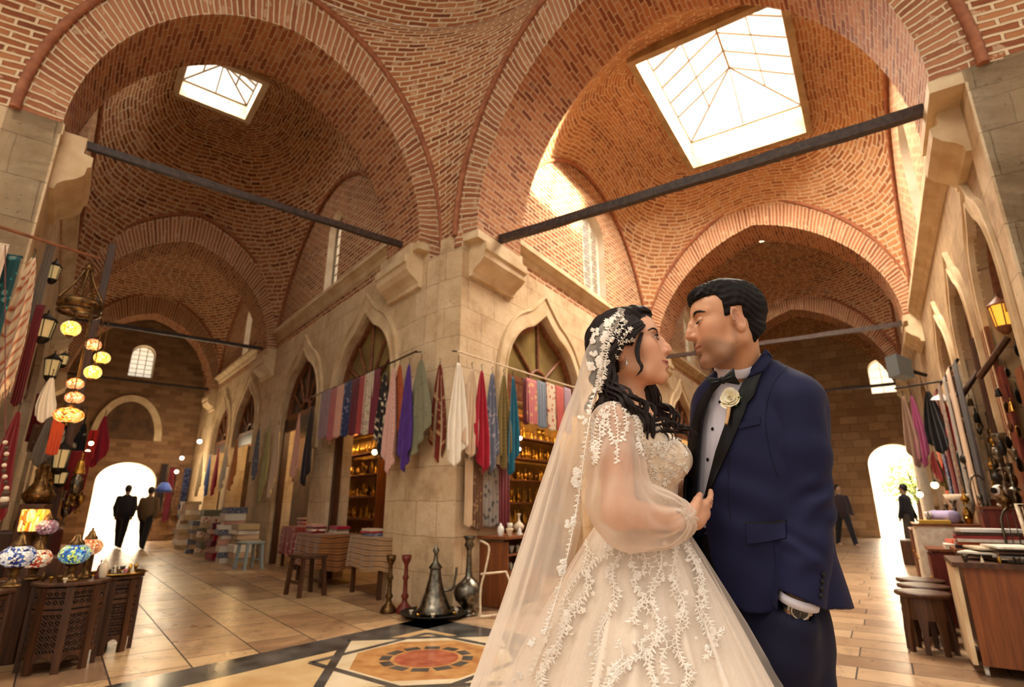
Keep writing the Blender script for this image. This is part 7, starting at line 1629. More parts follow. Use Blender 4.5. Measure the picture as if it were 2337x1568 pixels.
for i, (a, z0, z1, w, m, lab) in enumerate([(12.2, 2.8, 1.3, .5, FM[1], 'pale tunic hanging at the second far arch'), (12.9, 2.9, 1.2, .45, fab('f_olive2', ['8f8a54', 'b8b07c']), 'yellow green length of cloth hanging by a far pillar'), (13.7, 2.9, 1.7, .4, FM[2], 'slate length of cloth hanging by a far pillar'), (15.2, 2.8, 1.5, .55, fab('f_or2', ['c07038', 'e09a5c']), 'orange tunic hanging in the third far arch'), (16.2, 2.7, 1.5, .5, fab('f_wh3', ['cfc6b8', 'e8e0d4']), 'white tunic hanging in the third far arch'), (17.2, 2.7, 1.4, .5, FM[0], 'crimson tunic hanging in the fourth far arch'), (18.2, 2.6, 1.4, .5, fab('f_bl3', ['20305c', '34508c']), 'dark blue tunic hanging in the fourth far arch'), (19.4, 2.6, 1.4, .5, M_sack, 'beige tunic hanging near the end wall'), (10.2, 2.95, 1.5, .45, fab('f_dk', ['1c1416', '34262a']), 'black robe hanging in the second shop left of the pier'), (10.9, 2.9, 1.6, .4, FM[3], 'peach robe hanging in the second shop left of the pier')]):
    scarf(lab, FL(a, 3.42 if a < 15 else 3.3, z0), z1, w, UL, m, 'hook', 'garments hung along the left street', 100 + i, name='hanging_garment', cat='garment', out=(-FL.n[0], -FL.n[1], 0))
for a, z, m, lab in ((20.4, 2.6, M_bulbw, 'cold white lamp near the end of the left street'), (17.8, 2.9, M_bulbw, 'white lamp over the fourth far arch'), (21.0, 2.2, M_bulb, 'yellow lamp near the far left doorway')): bulb(FL(a, 2.9, z), .06, lab, m); lamp_pt(FL(a, 2.7, z - .05), 60, (1, .8, .5), .1)
q = FL(20.8, 2.6, 1.55); t = thing('blue_shade', q, 0, 'round blue lampshade near the far left doorway', 'lampshade'); mb = MB(); mb.lathe([(.10, .3), (.22, .1), (.24, 0), (.0, 0)], n=20); lpart(mb, 'shade', fab('f_bl4', ['2b3f8c', '4a63b8']), t); mb = MB(); mb.tube([(0, 0, .3), (0, 0, .9)], .01, 6); lpart(mb, 'cord', M_iron, t)
for i, (l, z0, z1, m, lab) in enumerate([(2.75, 2.5, .9, 'f_dk', 'black robe on the left end wall beside the doorway'), (3.0, 2.4, .6, 'f_wine', 'wine red robe on the left end wall'), (3.25, 2.5, .8, 'f_brownpat', 'brown patterned robe on the left end wall'), (3.45, 2.4, .7, 'f_navy', 'dark blue robe at the corner of the left end wall')]): scarf(lab, FL(22.6, l, z0), z1, .2, ax(FL, 'l'), MATS[m], 'flat', 'robes on the left end wall', 500 + i, name='hanging_garment', cat='garment', out=(-FL.d[0], -FL.d[1], 0))
# wooden partition posts of the shops left of the pier
for a, lab in ((7.46, 'dark door post nearest the pier on the left'), (9.58, 'dark door post right of the second shop'), (10.52, 'dark door post left of the second shop'), (12.68, 'dark door post beyond the second shop')):
    box_thing('door_post', FL(a, 3.75, 0), (.09, .12, 3.0), rzL, M_walnut, lab, 'post')
for F, l, c, hw, lab in ((FL, 3.74, 8.5, 1.12, 'dark wooden fascia board under the first left lunette'), (FL, 3.74, 11.6, 1.12, 'dark wooden fascia board under the second left lunette'), (FL, 3.74, 16.0, 1.1, 'dark wooden fascia board under the third left lunette'), (FL, 3.74, 18.9, 1.1, 'dark wooden fascia board under the farthest left lunette'), (FRR, -4.44, 7.65, 1.2, 'wooden fascia board under the lunette right of the pier')):
    box_thing('fascia_board', F(c, l, 2.72), (hw * 2 - .02, .05, .28), atan2(F.d[1], F.d[0]), M_redwood if F is FRR else M_walnut, lab, 'board')
# ---------- left foreground: carved tables, mosaic lamps, chandelier ----------
pA, pB, pC = on_floor(136, 1545), on_floor(248, 1512), on_floor(0, 1568)
pA = Vector((-3.50, 4.72, 0)); pB = Vector((-3.50, 5.22, 0)); pC = Vector((-3.78, 4.12, 0))
octa_table(pC, .26, .62, .1, 'carved octagonal wooden table cut by the left edge of the view'); octa_table(pA, .245, .62, .25, 'carved octagonal wooden table under the blue and green lamp'); octa_table(pB, .205, .60, .15, 'smaller carved octagonal table carrying the brass tray')
def tl(px, py, Y): p = at(px, py, Y); return p
zA, zB, zC = .62, .60, .62
def zat(px, Y, z):   # point over picture column px at depth Y and height z
    p = at(px, 1200, Y); u = at(px, 1400, Y); t = (z - p.z) / (u.z - p.z); return p + (u - p) * t
q = zat(158, 4.66, zA); table_lamp(q, .108, MG['green'], 'blue and green mosaic glass lamp on a brass foot on the middle carved table', base_h=.12)
q = zat(72, 4.74, .621); table_lamp(q, .105, MG['red'], 'red and cream mosaic glass lamp between the two foremost ones', base_h=.08)
q = zat(24, 4.32, zC + .001); table_lamp(q, .110, MG['blue'], 'white and dark blue mosaic glass lamp at the left edge', base_h=.13)
q = zat(190, 4.84, zA); table_lamp(q, .095, MG['orange'], 'orange mosaic glass lamp behind the blue and green one', base_h=.17)
# stand behind the tables
box_thing('wooden_crate', (-4.10, 4.76, 0), (.40, .20, .62), .6, M_walnut, 'dark wooden crate behind the carved tables, under the red lamp', 'crate'); ZK = at(62, 1212, 5.05).z - .2; qk = zat(78, 5.06, 0); box_thing('wooden_crate', (qk.x, qk.y, 0), (.5, .24, ZK), .3, M_walnut, 'taller dark crate under the amber cylinder lamp', 'crate')
q = zat(58, 5.02, ZK + .001); t = thing('cylinder_lamp', q, 0, 'glowing amber cylinder lamp on the crate beside the red cloth', 'lamp'); mb = MB(); mb.lathe([(0, 0), (.07, 0), (.05, .05), (.03, .10), (.06, .14), (.09, .20)], n=20); lpart(mb, 'base', M_bronze, t); mb = MB(); mb.lathe([(.09, .20), (.095, .205), (.095, .375), (.088, .38)], n=28); lpart(mb, 'shade', MG['amber'], t)
lamp_pt(at(62, 1160, 4.8), 6, (1, .6, .25), .06)
q = zat(93, 4.98, ZK + .001); table_lamp(q, .078, MG['purple'], 'small mauve mosaic glass globe between the amber lamp and the ewer', base_h=.17, sq=.86)
q = at(84, 1150, 5.45); box_thing('wooden_pedestal', (q.x, q.y, 0), (.2, .2, q.z), .4, M_walnut, 'tall narrow dark pedestal under the bronze ewer', 'pedestal')
t = thing('bronze_ewer', q, 2.6, 'tall bronze ewer with curved handle and spout above the mosaic lamps', 'jug'); h = .42; t.scale = (.82, .82, .95)
mb = MB(); mb.lathe([(0, 0), (.10, 0), (.15, .05), (.16, .09), (.10, .17), (.05, .24), (.035, .32), (.05, .36), (.055, .38), (.03, .40), (.01, .42), (0, .44)], n=28); lpart(mb, 'body', M_bronze, t); mb = MB(); mb.tube(spl([(-.04, 0, .35), (-.12, 0, .36), (-.15, 0, .28), (-.14, 0, .16), (-.12, 0, .12)], 18), .010, 8); lpart(mb, 'handle', M_bronze, t); mb = MB(); mb.tube(spl([(.13, 0, .10), (.19, 0, .16), (.20, 0, .28), (.24, 0, .34)], 16), [.018 - .0007 * i for i in range(16)], 8); lpart(mb, 'spout', M_bronze, t)
# papers and small wares
stackb((pC.x + .06, pC.y - .12, 0), 4, .5, [M_paper, M_bone, M_paper, M_cream], 'cream paper bundle on the leftmost carved table', 'papers on the leftmost table', w=.30, d=.22, z0=zC + .001, name='paper_bundle', cat='papers', th=.014)
rg = random.Random(8)
t = thing('brass_tray', (pB.x, pB.y, zB), 0, 'round dark brass tray of small figures on the smaller carved table', 'tray'); mb = MB(); mb.lathe([(0, .006), (.205, .006), (.225, .022), (.232, .024), (.228, .014), (.21, 0), (0, 0)], n=36); lpart(mb, 'dish', M_bronze, t); mb = MB(); mb.lathe([(.222, .022), (.236, .026), (.236, .018)], n=36); lpart(mb, 'rim', M_brass, t)
for i in range(16):
    a = i * 2.399; r = .045 + .135 * sqrt(i / 16); k = ['bowl', 'bell', 'goblet', 'jar', 'candlestick', 'bowl'][i % 6]; vessel(k, (pB.x + r * cos(a), pB.y + r * sin(a), zB + .0065), rg.uniform(.035, .075) * (.7 if k == 'bowl' else 1.3), [M_brass, M_bone, M_pewter, M_gold][i % 4], 'tiny %s %s on the brass tray, number %d from its middle' % (['brass', 'bone', 'grey', 'gilt'][i % 4], NAMES[k].replace('_', ' '), i + 1), 'figures on the brass tray', n=12, wide=.9)
vessel('bowl', (pB.x + .17, pB.y - .14, zB + .024), .035, fab('f_pinkbowl', ['b0606a', 'cf8a90']), 'little pink bowl at the street edge of the brass tray', n=16, wide=1.2)
for i, (dx, dy, k, hh, m, lab) in enumerate([(.10, .14, 'bell', .14, M_redlac, 'red painted figurine beside the orange lamp'), (.16, .10, 'jar', .15, M_bone, 'pale carved figurine beside the brass tray'), (.02, -.17, 'bowl', .05, M_bronze, 'small bronze bowl left of the blue and green lamp'), (-.05, -.16, 'bowl', .04, M_brass, 'tiny brass bowl on the middle carved table'), (.09, -.20, 'bowl', .035, M_bone, 'tiny pale dish by the foot of the blue and green lamp'), (-.16, -.10, 'jar', .07, M_bronze, 'small bronze pot at the left of the middle carved table'), (-.12, .08, 'bell', .13, M_bronze, 'small bronze bell behind the red lamp')]):
    vessel(k, (pA.x + dx, pA.y + dy, zA + .0005), hh, m, lab, 'small wares on the middle carved table', n=16, wide=.9)
# low furniture farther along the left wall
for i, (a, l, d, m, lab) in enumerate([(7.45, -.2, (.45, .35, .95), M_walnut, 'dark box stand behind the smaller carved table'), (8.4, -.2, (.5, .45, .8), M_orangew, 'brown box stand farther along the left wall'), (9.6, -.1, (.7, .5, .9), M_redlac, 'red box stand along the left wall'), (11.2, -.15, (.9, .5, 1.0), M_walnut, 'long dark counter along the left wall')]):
    box_thing('box_stand', FL(a, l, 0), d, rzL, m, lab, 'stand')
for i in range(10):
    a = 7.25 + i * .42; zt_ = .95 if a < 7.8 else .8 if a < 8.9 else .9 if a < 10.1 else 1.0
    if abs(a - 7.4) < .25 or abs(a - 8.4) < .24 or abs(a - 9.6) < .33 or abs(a - 11.2) < .42: vessel(KN[i % 8], FL(a, -.1, zt_ + .001), .2 + .08 * (i % 3), [M_brass, M_bronze, M_bone][i % 3], 'metal %s on a stand along the left wall, number %d from the camera' % (NAMES[KN[i % 8]].replace('_', ' '), i + 1), 'vessels along the left wall', n=14)
q = FL(7.93, .16, 0); stool(q, .2, .62, .2, 'small dark round stool past the brass tray')
# pole with chandelier
e0 = at(-30, 508, 4.25); e1 = at(226, 590, 5.0); t = thing('wooden_pole', (e1.x, e1.y, e1.z - .03), 0, 'thin brown pole reaching out over the left stall, holding the chandelier', 'pole'); mb = MB(); mb.tube([e0, e1], .016, 8); part(mb, 'bar', M_redwood, t); mb = MB(); mb.tube([e1 + Vector((-.03, -.02, 0)), e1 + Vector((-.03, -.02, -.045))], .006, 6); part(mb, 'hook', M_iron, t)
cc = at(214, 598, 4.95); t = thing('mosaic_chandelier', (cc.x, cc.y, cc.z - 1.15), 0, 'brass chandelier with strings of glowing amber mosaic globes at the upper left', 'chandelier'); bpy.context.view_layer.update()
rz_ = at(205, 695, 4.95).z; C2 = Vector((cc.x - .03, cc.y, 0)); Rr = .175
mb = MB()
for k in range(5):
    a = 2 * pi * k / 5 + .3; mb.tube(spl([tuple(C2 + Vector((.02 * cos(a), .02 * sin(a), cc.z - .07))), tuple(C2 + Vector((.07 * cos(a), .07 * sin(a), cc.z - .22))), tuple(C2 + Vector((Rr * cos(a), Rr * sin(a), rz_ + .03)))], 12), .011, 6)
mb.lathe([(0, cc.z - .005), (.02, cc.z - .02), (.03, cc.z - .05), (.045, cc.z - .09), (0, cc.z - .10)], (C2.x, C2.y, 0), 16); mb.tube([cc, cc + Vector((0, 0, .05))], .006, 6); part(mb, 'crown', M_bronze, t)
mb = MB(); mb.lathe([(Rr * .96, rz_ - .045), (Rr * 1.03, rz_ - .04), (Rr * 1.03, rz_ + .03), (Rr * .96, rz_ + .035), (Rr * .96, rz_ - .045)], (C2.x, C2.y, 0), 36); part(mb, 'ring', M_bronze, t)
mb = MB(); mb.lathe([(Rr * .9, rz_ - .10), (Rr * 1.0, rz_ - .095), (Rr * 1.0, rz_ - .075), (Rr * .9, rz_ - .07)], (C2.x, C2.y, 0), 36); part(mb, 'lower_ring', M_bronze, t)
for i, (px, py, r, sq, g, Y) in enumerate([(162, 750, .078, .95, 'yellow', 4.9), (213, 787, .066, .85, 'orange2', 5.0), (233, 817, .068, .85, 'yellow', 5.05), (212, 850, .070, .92, 'yellow', 4.95), (172, 876, .068, .75, 'orange2', 4.9), (170, 908, .074, .72, 'orange2', 4.9), (157, 948, .115, .60, 'amber', 4.85)]):
    c_ = at(px, py, Y); g_ = MG.get(g) or MG.setdefault('orange2', glow('glass_copper', ['ffa860', 'f08038', 'ffd09a', 'd05a20', 'ffe2b8'], 1.3)); mb = MB(); mb.sphere(c_, r, 24, 0, (1, 1, sq)); gl = part(mb, 'globe', g_, t)
    mb = MB(); mb.lathe([(r * .42, r * sq * .9), (r * .35, r * sq * 1.1), (r * .12, r * sq * 1.35), (0, r * sq * 1.45)], c_, 16); mb.lathe([(0, -r * sq * 1.35), (r * .12, -r * sq * 1.2), (r * .38, -r * sq * .95), (r * .45, -r * sq * .85)], c_, 16); mb.tube([c_ + Vector((0, 0, r * sq * 1.4)), Vector((C2.x + (c_.x - C2.x) * .95, C2.y + (c_.y - C2.y) * .95, rz_ - .06))], .0045, 5); part(mb, 'cap', M_bronze, gl)
lamp_pt(at(185, 830, 4.75), 9, (1, .6, .25), .15)
# hanging cloths and lanterns at the left edge
UX = Vector((.9, .43, 0)).normalized()
for (px, y0, y1, Y, w, lab, m, st, fr2) in [(26, 585, 965, 4.35, .16, 'teal and black paisley shawl hanging at the left edge', fab('f_paisley', ['123c3e', '2f8a82', 'a84a3c'], 5, 'floral'), 'flat', False), (76, 588, 960, 4.55, .22, 'cream shawl with orange plaid and fringe at the upper left', fab('f_plaid', ['d8bf9c', 'b8603c', 'a04a2c'], 2.2, 'plaid'), 'hook', True), (4, 560, 900, 4.25, .10, 'plain pale cloth at the far left edge', MATS['f_beige'], 'flat', False), (42, 940, 1210, 4.6, .16, 'deep red velvet cloth hanging behind the beads', fab('f_velvet', ['5a0a0c', '8c1416']), 'hook', False), (93, 700, 930, 4.9, .07, 'narrow dark red cloth behind the plaid shawl', MATS['f_darkred'], 'flat', False), (118, 560, 740, 5.4, .09, 'long grey strip of cloth by the left wall', fab('f_greyst', ['7a7068', '9c9288']), 'flat', False), (118, 862, 965, 5.2, .16, 'crumpled white cloth hanging below the wall lantern', MATS['f_white'], 'hook', False), (138, 955, 1040, 5.3, .10, 'small orange red cloth under the lowest globe', fab('f_orred', ['b83a18', 'd8602c']), 'flat', False), (240, 950, 1068, 7.5, .2, 'dark red lantern cloth hanging in the left street', MATS['f_crimson'], 'hook', False), (215, 985, 1050, 7.3, .1, 'small bright red cloth beside the dark red one', fab('f_brred', ['a81c14', 'd03024']), 'flat', False)]:
    p = at(px, y0, Y); scarf(lab, p, at(px, y1, Y).z, w, UX, m, st, 'cloths hung at the left stall', px, name='hanging_cloth', cat='cloth', out=(0, -1, 0), fringe=fr2)
M_lglass = emis('lantern_glass', hexc('e8c888'), .35, hexc('b89a60'))
for px, py, Y, h, r, lab in ((112, 708, 5.3, .36, .085, 'black street lantern with pale glass on the left wall'), (130, 590, 5.5, .30, .06, 'small black iron lantern high on the left wall'), (128, 800, 5.6, .34, .07, 'dark iron lantern below the street lantern'), (150, 800, 5.9, .2, .05, 'tiny dark lantern behind the hanging globes'), (150, 1000, 5.6, .36, .07, 'black lantern hanging under the lowest globe'), (145, 1062, 5.7, .22, .06, 'small square lantern with pale glass near the ewer')):
    hang_lantern(at(px, py, Y), h, lab, M_lglass, r=r, group='iron lanterns on the left wall')
for px, py, Y, lab in ((152, 1002, 6.0, 'tiny bright bulb under the lowest amber globe'), (208, 1012, 7.0, 'tiny bright bulb in the left street'), (200, 1031, 7.0, 'lower tiny bulb in the left street')): bulb(at(px, py, Y), .028, lab, cord=.12)
t = thing('bead_string', at(12, 1190, 4.15), 0, 'string of large brown beads hanging at the left edge', 'beads'); 
for k in range(12):
    c_ = at(12 + 3 * sin(k), 1010 + k * 13, 4.15); mb = MB(); mb.sphere(c_, .016 if k < 9 else .028, 12); part(mb, 'bead', M_walnut if k % 2 else M_bone, t)
mb = MB(); mb.tube([at(12, 1160, 4.15), at(12, 560, 4.22)], .004, 6); part(mb, 'cord', M_redlac, t)  # bead cord
for i, (px, y0, y1, Y) in enumerate([(118, 470, 1300, 6.0)]):
    a_ = at(px, y1, Y); box_thing('wall_post', (a_.x - .12, a_.y, 0), (.08, .08, 4.2), rzL, M_walnut, 'dark wooden post behind the left lanterns', 'post')

# clutter of cloth and metal along the left wall
rg = random.Random(21)
for i in range(16):
    px = rg.uniform(100, 200); py = rg.uniform(880, 1130); Y = rg.uniform(5.9, 7.2); p = at(px, py, Y); m = [MATS['f_dk'], MATS['f_wine'], MATS['f_brownpat'], MATS['f_greyst'], MATS['f_velvet'], MATS['f_blk'] if 'f_blk' in MATS else MATS['f_dk'], MATS['f_rust'], MATS['f_black_floral']][i % 8]
    scarf('%s cloth in the dense left wall display, number %d' % (['dark', 'wine red', 'brown', 'grey', 'deep red', 'black', 'rust', 'flowered black'][i % 8], i + 1), p, p.z - rg.uniform(.3, .6), rg.uniform(.12, .24), UX, m, 'hook' if i % 2 else 'flat', 'cloths crowding the left wall', 300 + i, name='hanging_cloth', cat='cloth', out=(0, -1, 0))
for i in range(12):
    px = rg.uniform(108, 190); py = rg.uniform(1060, 1200); p = at(px, py, rg.uniform(5.6, 6.4)); k = KN[i % 8]; mb = MB(); hh = rg.uniform(.12, .24); t = thing('hanging_vessel', p, 0, '%s %s hung on the left wall, number %d' % (['bronze', 'brass', 'pewter'][i % 3], NAMES[k].replace('_', ' '), i + 1), 'ware', 'metal wares on the left wall'); mb.lathe([(r * hh * .5, z * hh) for r, z in VESS[k]], n=14); lpart(mb, 'body', [M_bronze, M_brass, M_pewter][i % 3], t); mb = MB(); mb.tube([(0, 0, hh), (0, 0, hh + .15)], .003, 5); lpart(mb, 'cord', M_iron, t)
# ---------- right foreground stalls ----------
rzR = atan2(FRR.d[1], FRR.d[0]); FP = lambda a, l, z=0: Vector(FRR(a, l, z))
# desk
c = FP(5.88, .76); t = thing('counter_desk', c, rzR - pi / 2, 'brown wooden counter on casters at the right edge', 'desk')     # local x = across the street
for nm, cc_, d, m in (('front_panel', (0, -.30, .41), (.66, .025, .66), M_orangew), ('side_panel', (-.37, 0, .41), (.03, .62, .66), M_cream), ('side_panel', (.37, 0, .41), (.03, .62, .66), M_orangew), ('table_top', (0, 0, .76), (.78, .70, .035), M_walnut), ('base_board', (0, 0, .09), (.72, .58, .02), M_walnut)):
    mb = MB(); mb.box(cc_, d); lpart(mb, nm, m, t)
for sx in (-.31, .31):
    for sy in (-.24, .24): mb = MB(); mb.lathe([(0, -.012), (.034, -.012), (.034, .012), (0, .012)], (sx, sy, .036), 18, ax=(1, 0, 0)); mb.box((sx, sy, .07), (.03, .03, .025)); lpart(mb, 'caster', M_white, t)
zD = .7785
D = lambda x, y: (lambda v: (v.x, v.y))(c + Vector((x * cos(rzR - pi / 2) - y * sin(rzR - pi / 2), x * sin(rzR - pi / 2) + y * cos(rzR - pi / 2), 0)))
rg = random.Random(6); z = zD
for i in range(9):
    q = D(rg.uniform(-.18, .12), rg.uniform(-.12, .08)); h_ = rg.uniform(.006, .016); box_thing('printed_sheet', (*q, z), (rg.uniform(.3, .42), rg.uniform(.24, .34), h_), rzR + rg.uniform(-.5, .5), [M_paper, M_walnut, M_bone, MATS['f_greyst']][i % 4], 'thin print in the loose heap on the counter, number %d from below' % (i + 1), 'prints heaped on the counter', 'papers') if False else box_thing('printed_sheet', (*q, z), (rg.uniform(.3, .42), rg.uniform(.24, .34), h_), rzR + rg.uniform(-.5, .5), [M_paper, M_walnut, M_bone, MATS['f_greyst']][i % 4], 'thin print in the loose heap on the counter, number %d from below' % (i + 1), 'papers', 'prints heaped on the counter'); z += h_ + .0006
for i in range(7):
    q = D(-.30 + i * .1, -.28); vessel(['bowl', 'bell', 'bottle'][i % 3], (*q, zD), rg.uniform(.04, .09), [M_pewter, M_bone, M_brass][i % 3], 'small trinket along the front edge of the counter, number %d from the left' % (i + 1), 'trinkets on the counter edge', n=12)
# rack of albums behind the counter
c2 = FP(6.80, .76); t = thing('album_stand', c2, rzR - pi / 2, 'low wooden stand with albums between the counter and stools', 'stand'); mb = MB(); mb.box((0, 0, .39), (.50, .5, .78)); lpart(mb, 'body', M_walnut, t); mb = MB(); mb.box((0, 0, .795), (.56, .56, .03)); lpart(mb, 'table_top', M_orangew, t)
z = .811
for i in range(6):
    h_ = .028; box_thing('album', (c2.x + rg.uniform(-.02, .02), c2.y + rg.uniform(-.02, .02), z), (.30, .46, h_), rzR + rg.uniform(-.08, .08), [M_iron, MATS['f_rust'], M_paper, MATS['f_brick'], M_walnut, M_white][i], ['black album at the bottom of the stack behind the counter', 'rust album second from the bottom of the stack', 'pale album third in the stack behind the counter', 'brick red album fourth in the stack', 'brown album just under the white one', 'white album on top of the stack behind the counter'][i], 'book', 'albums stacked behind the counter'); z += h_ + .0006
# stools
for i, (a, l) in enumerate([(6.28, .17), (6.80, .20), (7.30, .20)]): stool(FP(a, l), .20, .47, .3 * i, ['nearest dark carved round stool beside the counter', 'second dark carved round stool from the counter', 'third dark carved round stool, by the red cabinet'][i], group='carved round stools on the right', n=8)
# cabinets along the wall
def cabinet(a, l, w, d, h, m, label, doors=1):
    c_ = FP(a, l); t = thing('cabinet', c_, rzR - pi / 2, label, 'cabinet'); mb = MB(); mb.box((0, 0, h / 2), (w, d, h)); lpart(mb, 'body', m, t); mb = MB(); mb.box((0, 0, h + .012), (w + .05, d + .05, .024)); lpart(mb, 'table_top', M_orangew, t)
    for k in range(doors): mb = MB(); mb.box((-w / 2 - .008, -d / 2 + d * (k + .5) / doors, h / 2), (.016, d / doors - .03, h - .08)); o = lpart(mb, 'door', m, t); mb = MB(); mb.sphere((-w / 2 - .022, -d / 2 + d * (k + .5) / doors + .06, h * .6), .012, 10); kb = mb.build('knob', M_brass, parent=o)
    mb = MB(); mb.box((0, -d / 2 - .008, h / 2), (w - .05, .016, h - .08)); lpart(mb, 'side_panel', m, t); return c_
cabinet(7.85, .66, .62, .55, .72, M_redlac, 'red wooden cabinet behind the three stools'); cabinet(8.75, .62, .66, .8, .95, M_paper, 'pale papered cabinet behind the red one', 2); cabinet(9.9, .62, .6, .9, .85, M_walnut, 'dark cabinet farther along the right wall', 2); cabinet(7.38, .96, .28, .28, 1.15, M_redlac, 'tall narrow reddish box behind the albums')
cabinet(11.4, .62, .6, 1.0, .8, M_orangew, 'brown cabinet near the far right stalls', 2)
# open drawer box with orange and white cloths
c3 = FP(8.15, .42)
for i, (dx, dy, dz, sz, m, lab) in enumerate([(.0, .0, .745, (.30, .22, .05), M_paper, 'crumpled white cloth on the red cabinet'), (.06, .06, .796, (.24, .16, .04), MATS['f_orred'], 'orange cloth on top of the white one'), (.18, .10, .745, (.16, .12, .12), M_bone, 'small pale box on the red cabinet')]):
    q = FP(7.85, .62) + Vector((dx - .1, dy - .1, 0)); box_thing('folded_cloth' if i < 2 else 'small_box', (q.x, q.y, dz), sz, rzR + .2 * i, m, lab, 'cloth' if i < 2 else 'box')
q = FP(8.75, .60); t = thing('cloth_roll', (q.x, q.y, .975), rzR + .5, 'lilac roll of cloth on the pale cabinet', 'cloth roll'); mb = MB(); mb.lathe([(0, -.2), (.07, -.2), (.075, -.17), (.072, 0), (.075, .17), (.07, .2), (0, .2)], (0, 0, .075), 20, ax=(1, 0, 0)); lpart(mb, 'cloth', fab('f_lilac2', ['8f80b4', 'c3b8d8']), t)
q = FP(8.45, .48); box_thing('yellow_cloth', (q.x, q.y, .975), (.25, .3, .04), rzR, fab('f_yel', ['a8862c', 'd0ac4a']), 'folded mustard cloth at the street edge of the pale cabinet', 'cloth')
q = FP(7.35, 1.0); t = thing('hand_mixer', (q.x, q.y, 1.176), .3, 'white rounded appliance on the tall reddish box', 'appliance'); mb = MB(); mb.lathe([(0, 0), (.05, 0), (.055, .02), (.03, .05), (.03, .10)], n=16); lpart(mb, 'base', M_white, t); mb = MB(); mb.sphere((-.02, 0, .15), .065, 18, 0, (1.1, .8, .9)); lpart(mb, 'body', M_white, t); mb = MB(); mb.tube([(-.09, 0, .15), (-.095, 0, .15)], .03, 14); lpart(mb, 'opening', M_iron, t)
# wares on cabinets
for i in range(14):
    a = [8.6, 8.72, 8.9, 9.05, 9.6, 9.75, 9.9, 10.05, 10.2, 11.1, 11.3, 11.5, 11.7, 11.85][i]; zt_ = .975 if a < 9.2 else .875 if a < 10.4 else .825
    vessel(KN[(i * 3) % 8], FP(a, .82 - .1 * (i % 2), zt_ ), .2 + .07 * (i % 3), [M_brass, M_pewter, M_bone, M_bronze][i % 4], '%s %s on the cabinets along the right wall, number %d' % (['brass', 'grey', 'pale', 'bronze'][i % 4], NAMES[KN[(i * 3) % 8]].replace('_', ' '), i + 1), 'vessels on the right cabinets', n=14)
for i in range(8):
    vessel(['goblet', 'bottle'][i % 2], FP(8.42 + .09 * i, .45 + .02 * (i % 3), .975), .13, [M_white, M_pewter][i % 2], 'small %s on the pale cabinet, number %d from the camera' % (['white cup', 'grey bottle'][i % 2], i + 1), 'cups on the pale cabinet', n=12) if abs(8.42 + .09 * i - 8.45) > .16 else None
q = FP(10.6, .7, 1.12); bulb(q + Vector((0, 0, .35)), .05, 'glowing yellow lamp over the right cabinets'); bulb(FP(11.8, .55, 1.35), .05, 'second glowing yellow lamp over the right cabinets'); lamp_pt(FP(11, .5, 1.6), 14, (1, .65, .3), .08)
# leaning frames and tall boards
for i, (a, l, h, m, lab) in enumerate([(8.16, 1.13, 1.25, M_orangew, 'tall leaning wooden board behind the red cabinet'), (8.24, 1.12, 1.1, M_paper, 'pale leaning board behind the red cabinet')]): box_thing('leaning_board', FP(a, l), (.28, .03, h), rzR - pi / 2, m, lab, 'board')
def arch_frame(p, w, h, rz, label):
    t = thing('wire_rack', p, rz, label, 'frame'); mb = MB(); mb.tube([(-w / 2, 0, .01), (-w / 2, 0, h * .6)] + [(w / 2 * -cos(a), 0, h * .6 + h * .4 * sin(a)) for a in np.linspace(.2, pi - .2, 10)] + [(w / 2, 0, h * .6), (w / 2, 0, .01)], .010, 7); lpart(mb, 'rim', M_pewter, t)
    for k in (-1, 0, 1): mb = MB(); mb.tube([(k * w * .25, 0, .01), (k * w * .25, 0, h * .9)], .004, 5); lpart(mb, 'bar', M_pewter, t)
arch_frame(FP(7.22, .82, 1.176), .14, .30, rzR - 1.2, 'arched metal rack on the tall reddish box'); arch_frame(FP(6.62, .95, .812), .2, .36, rzR - 1.4, 'arched wire frame behind the albums')
for i, (x, lab) in enumerate([(.22, 'left brown wicker frame standing on the counter'), (.32, 'right brown wicker frame standing on the counter')]):
    q = D(x, .1); t = thing('wicker_rack', (*q, zD), rzR - 1.2, lab, 'rack', 'wicker frames on the counter'); mb = MB(); mb.tube([(-.08, 0, .01), (-.09, .03, .42), (.09, .03, .42), (.08, 0, .01)], .012, 7); lpart(mb, 'rim', M_bone, t); mb = MB(); [mb.tube([(-.07 + .02 * k, .002, .02), (-.075 + .022 * k, .028, .40)], .004, 5) for k in range(8)]; lpart(mb, 'lattice', M_bone, t)
# door posts and joinery against the right wall
for i, (a, l, w, h, m, lab) in enumerate([(7.06, 1.14, .26, 2.9, M_orangew, 'tall varnished door board behind the albums'), (6.82, 1.14, .20, 2.45, M_redlac, 'tall reddish door board right of the varnished one'), (6.10, 1.145, .22, 2.3, M_orangew, 'tall brown door board above the counter'), (7.62, 1.10, .10, 2.95, M_walnut, 'dark door post beside the red cabinet'), (8.98, 1.10, .10, 2.95, M_bone, 'pale door post farther along the right wall'), (9.62, 1.1, .12, 2.9, M_walnut, 'dark door post by the hanging cloths')]):
    box_thing('door_board', FP(a, l), (.04, w, h), rzR - pi / 2, m, lab, 'board')
box_thing('panelled_door', FP(5.15, 1.75, 2.6), (.55, .06, 1.2), rzR - pi / 2, M_walnut, 'dark panelled shutter high at the right edge', 'shutter')
def brace(p, q, w, label): t = thing('wooden_brace', (p.x, p.y, min(p.z, q.z)), 0, label, 'brace'); mb = MB(); mb.tube([p, q], w, 4); part(mb, 'beam', M_walnut, t)
brace(at(2235, 862, 5.3), at(2300, 770, 5.0), .035, 'dark slanting brace under the right lantern'); brace(at(2195, 905, 6.4), at(2262, 800, 6.2), .03, 'slanting wooden brace left of the lantern')
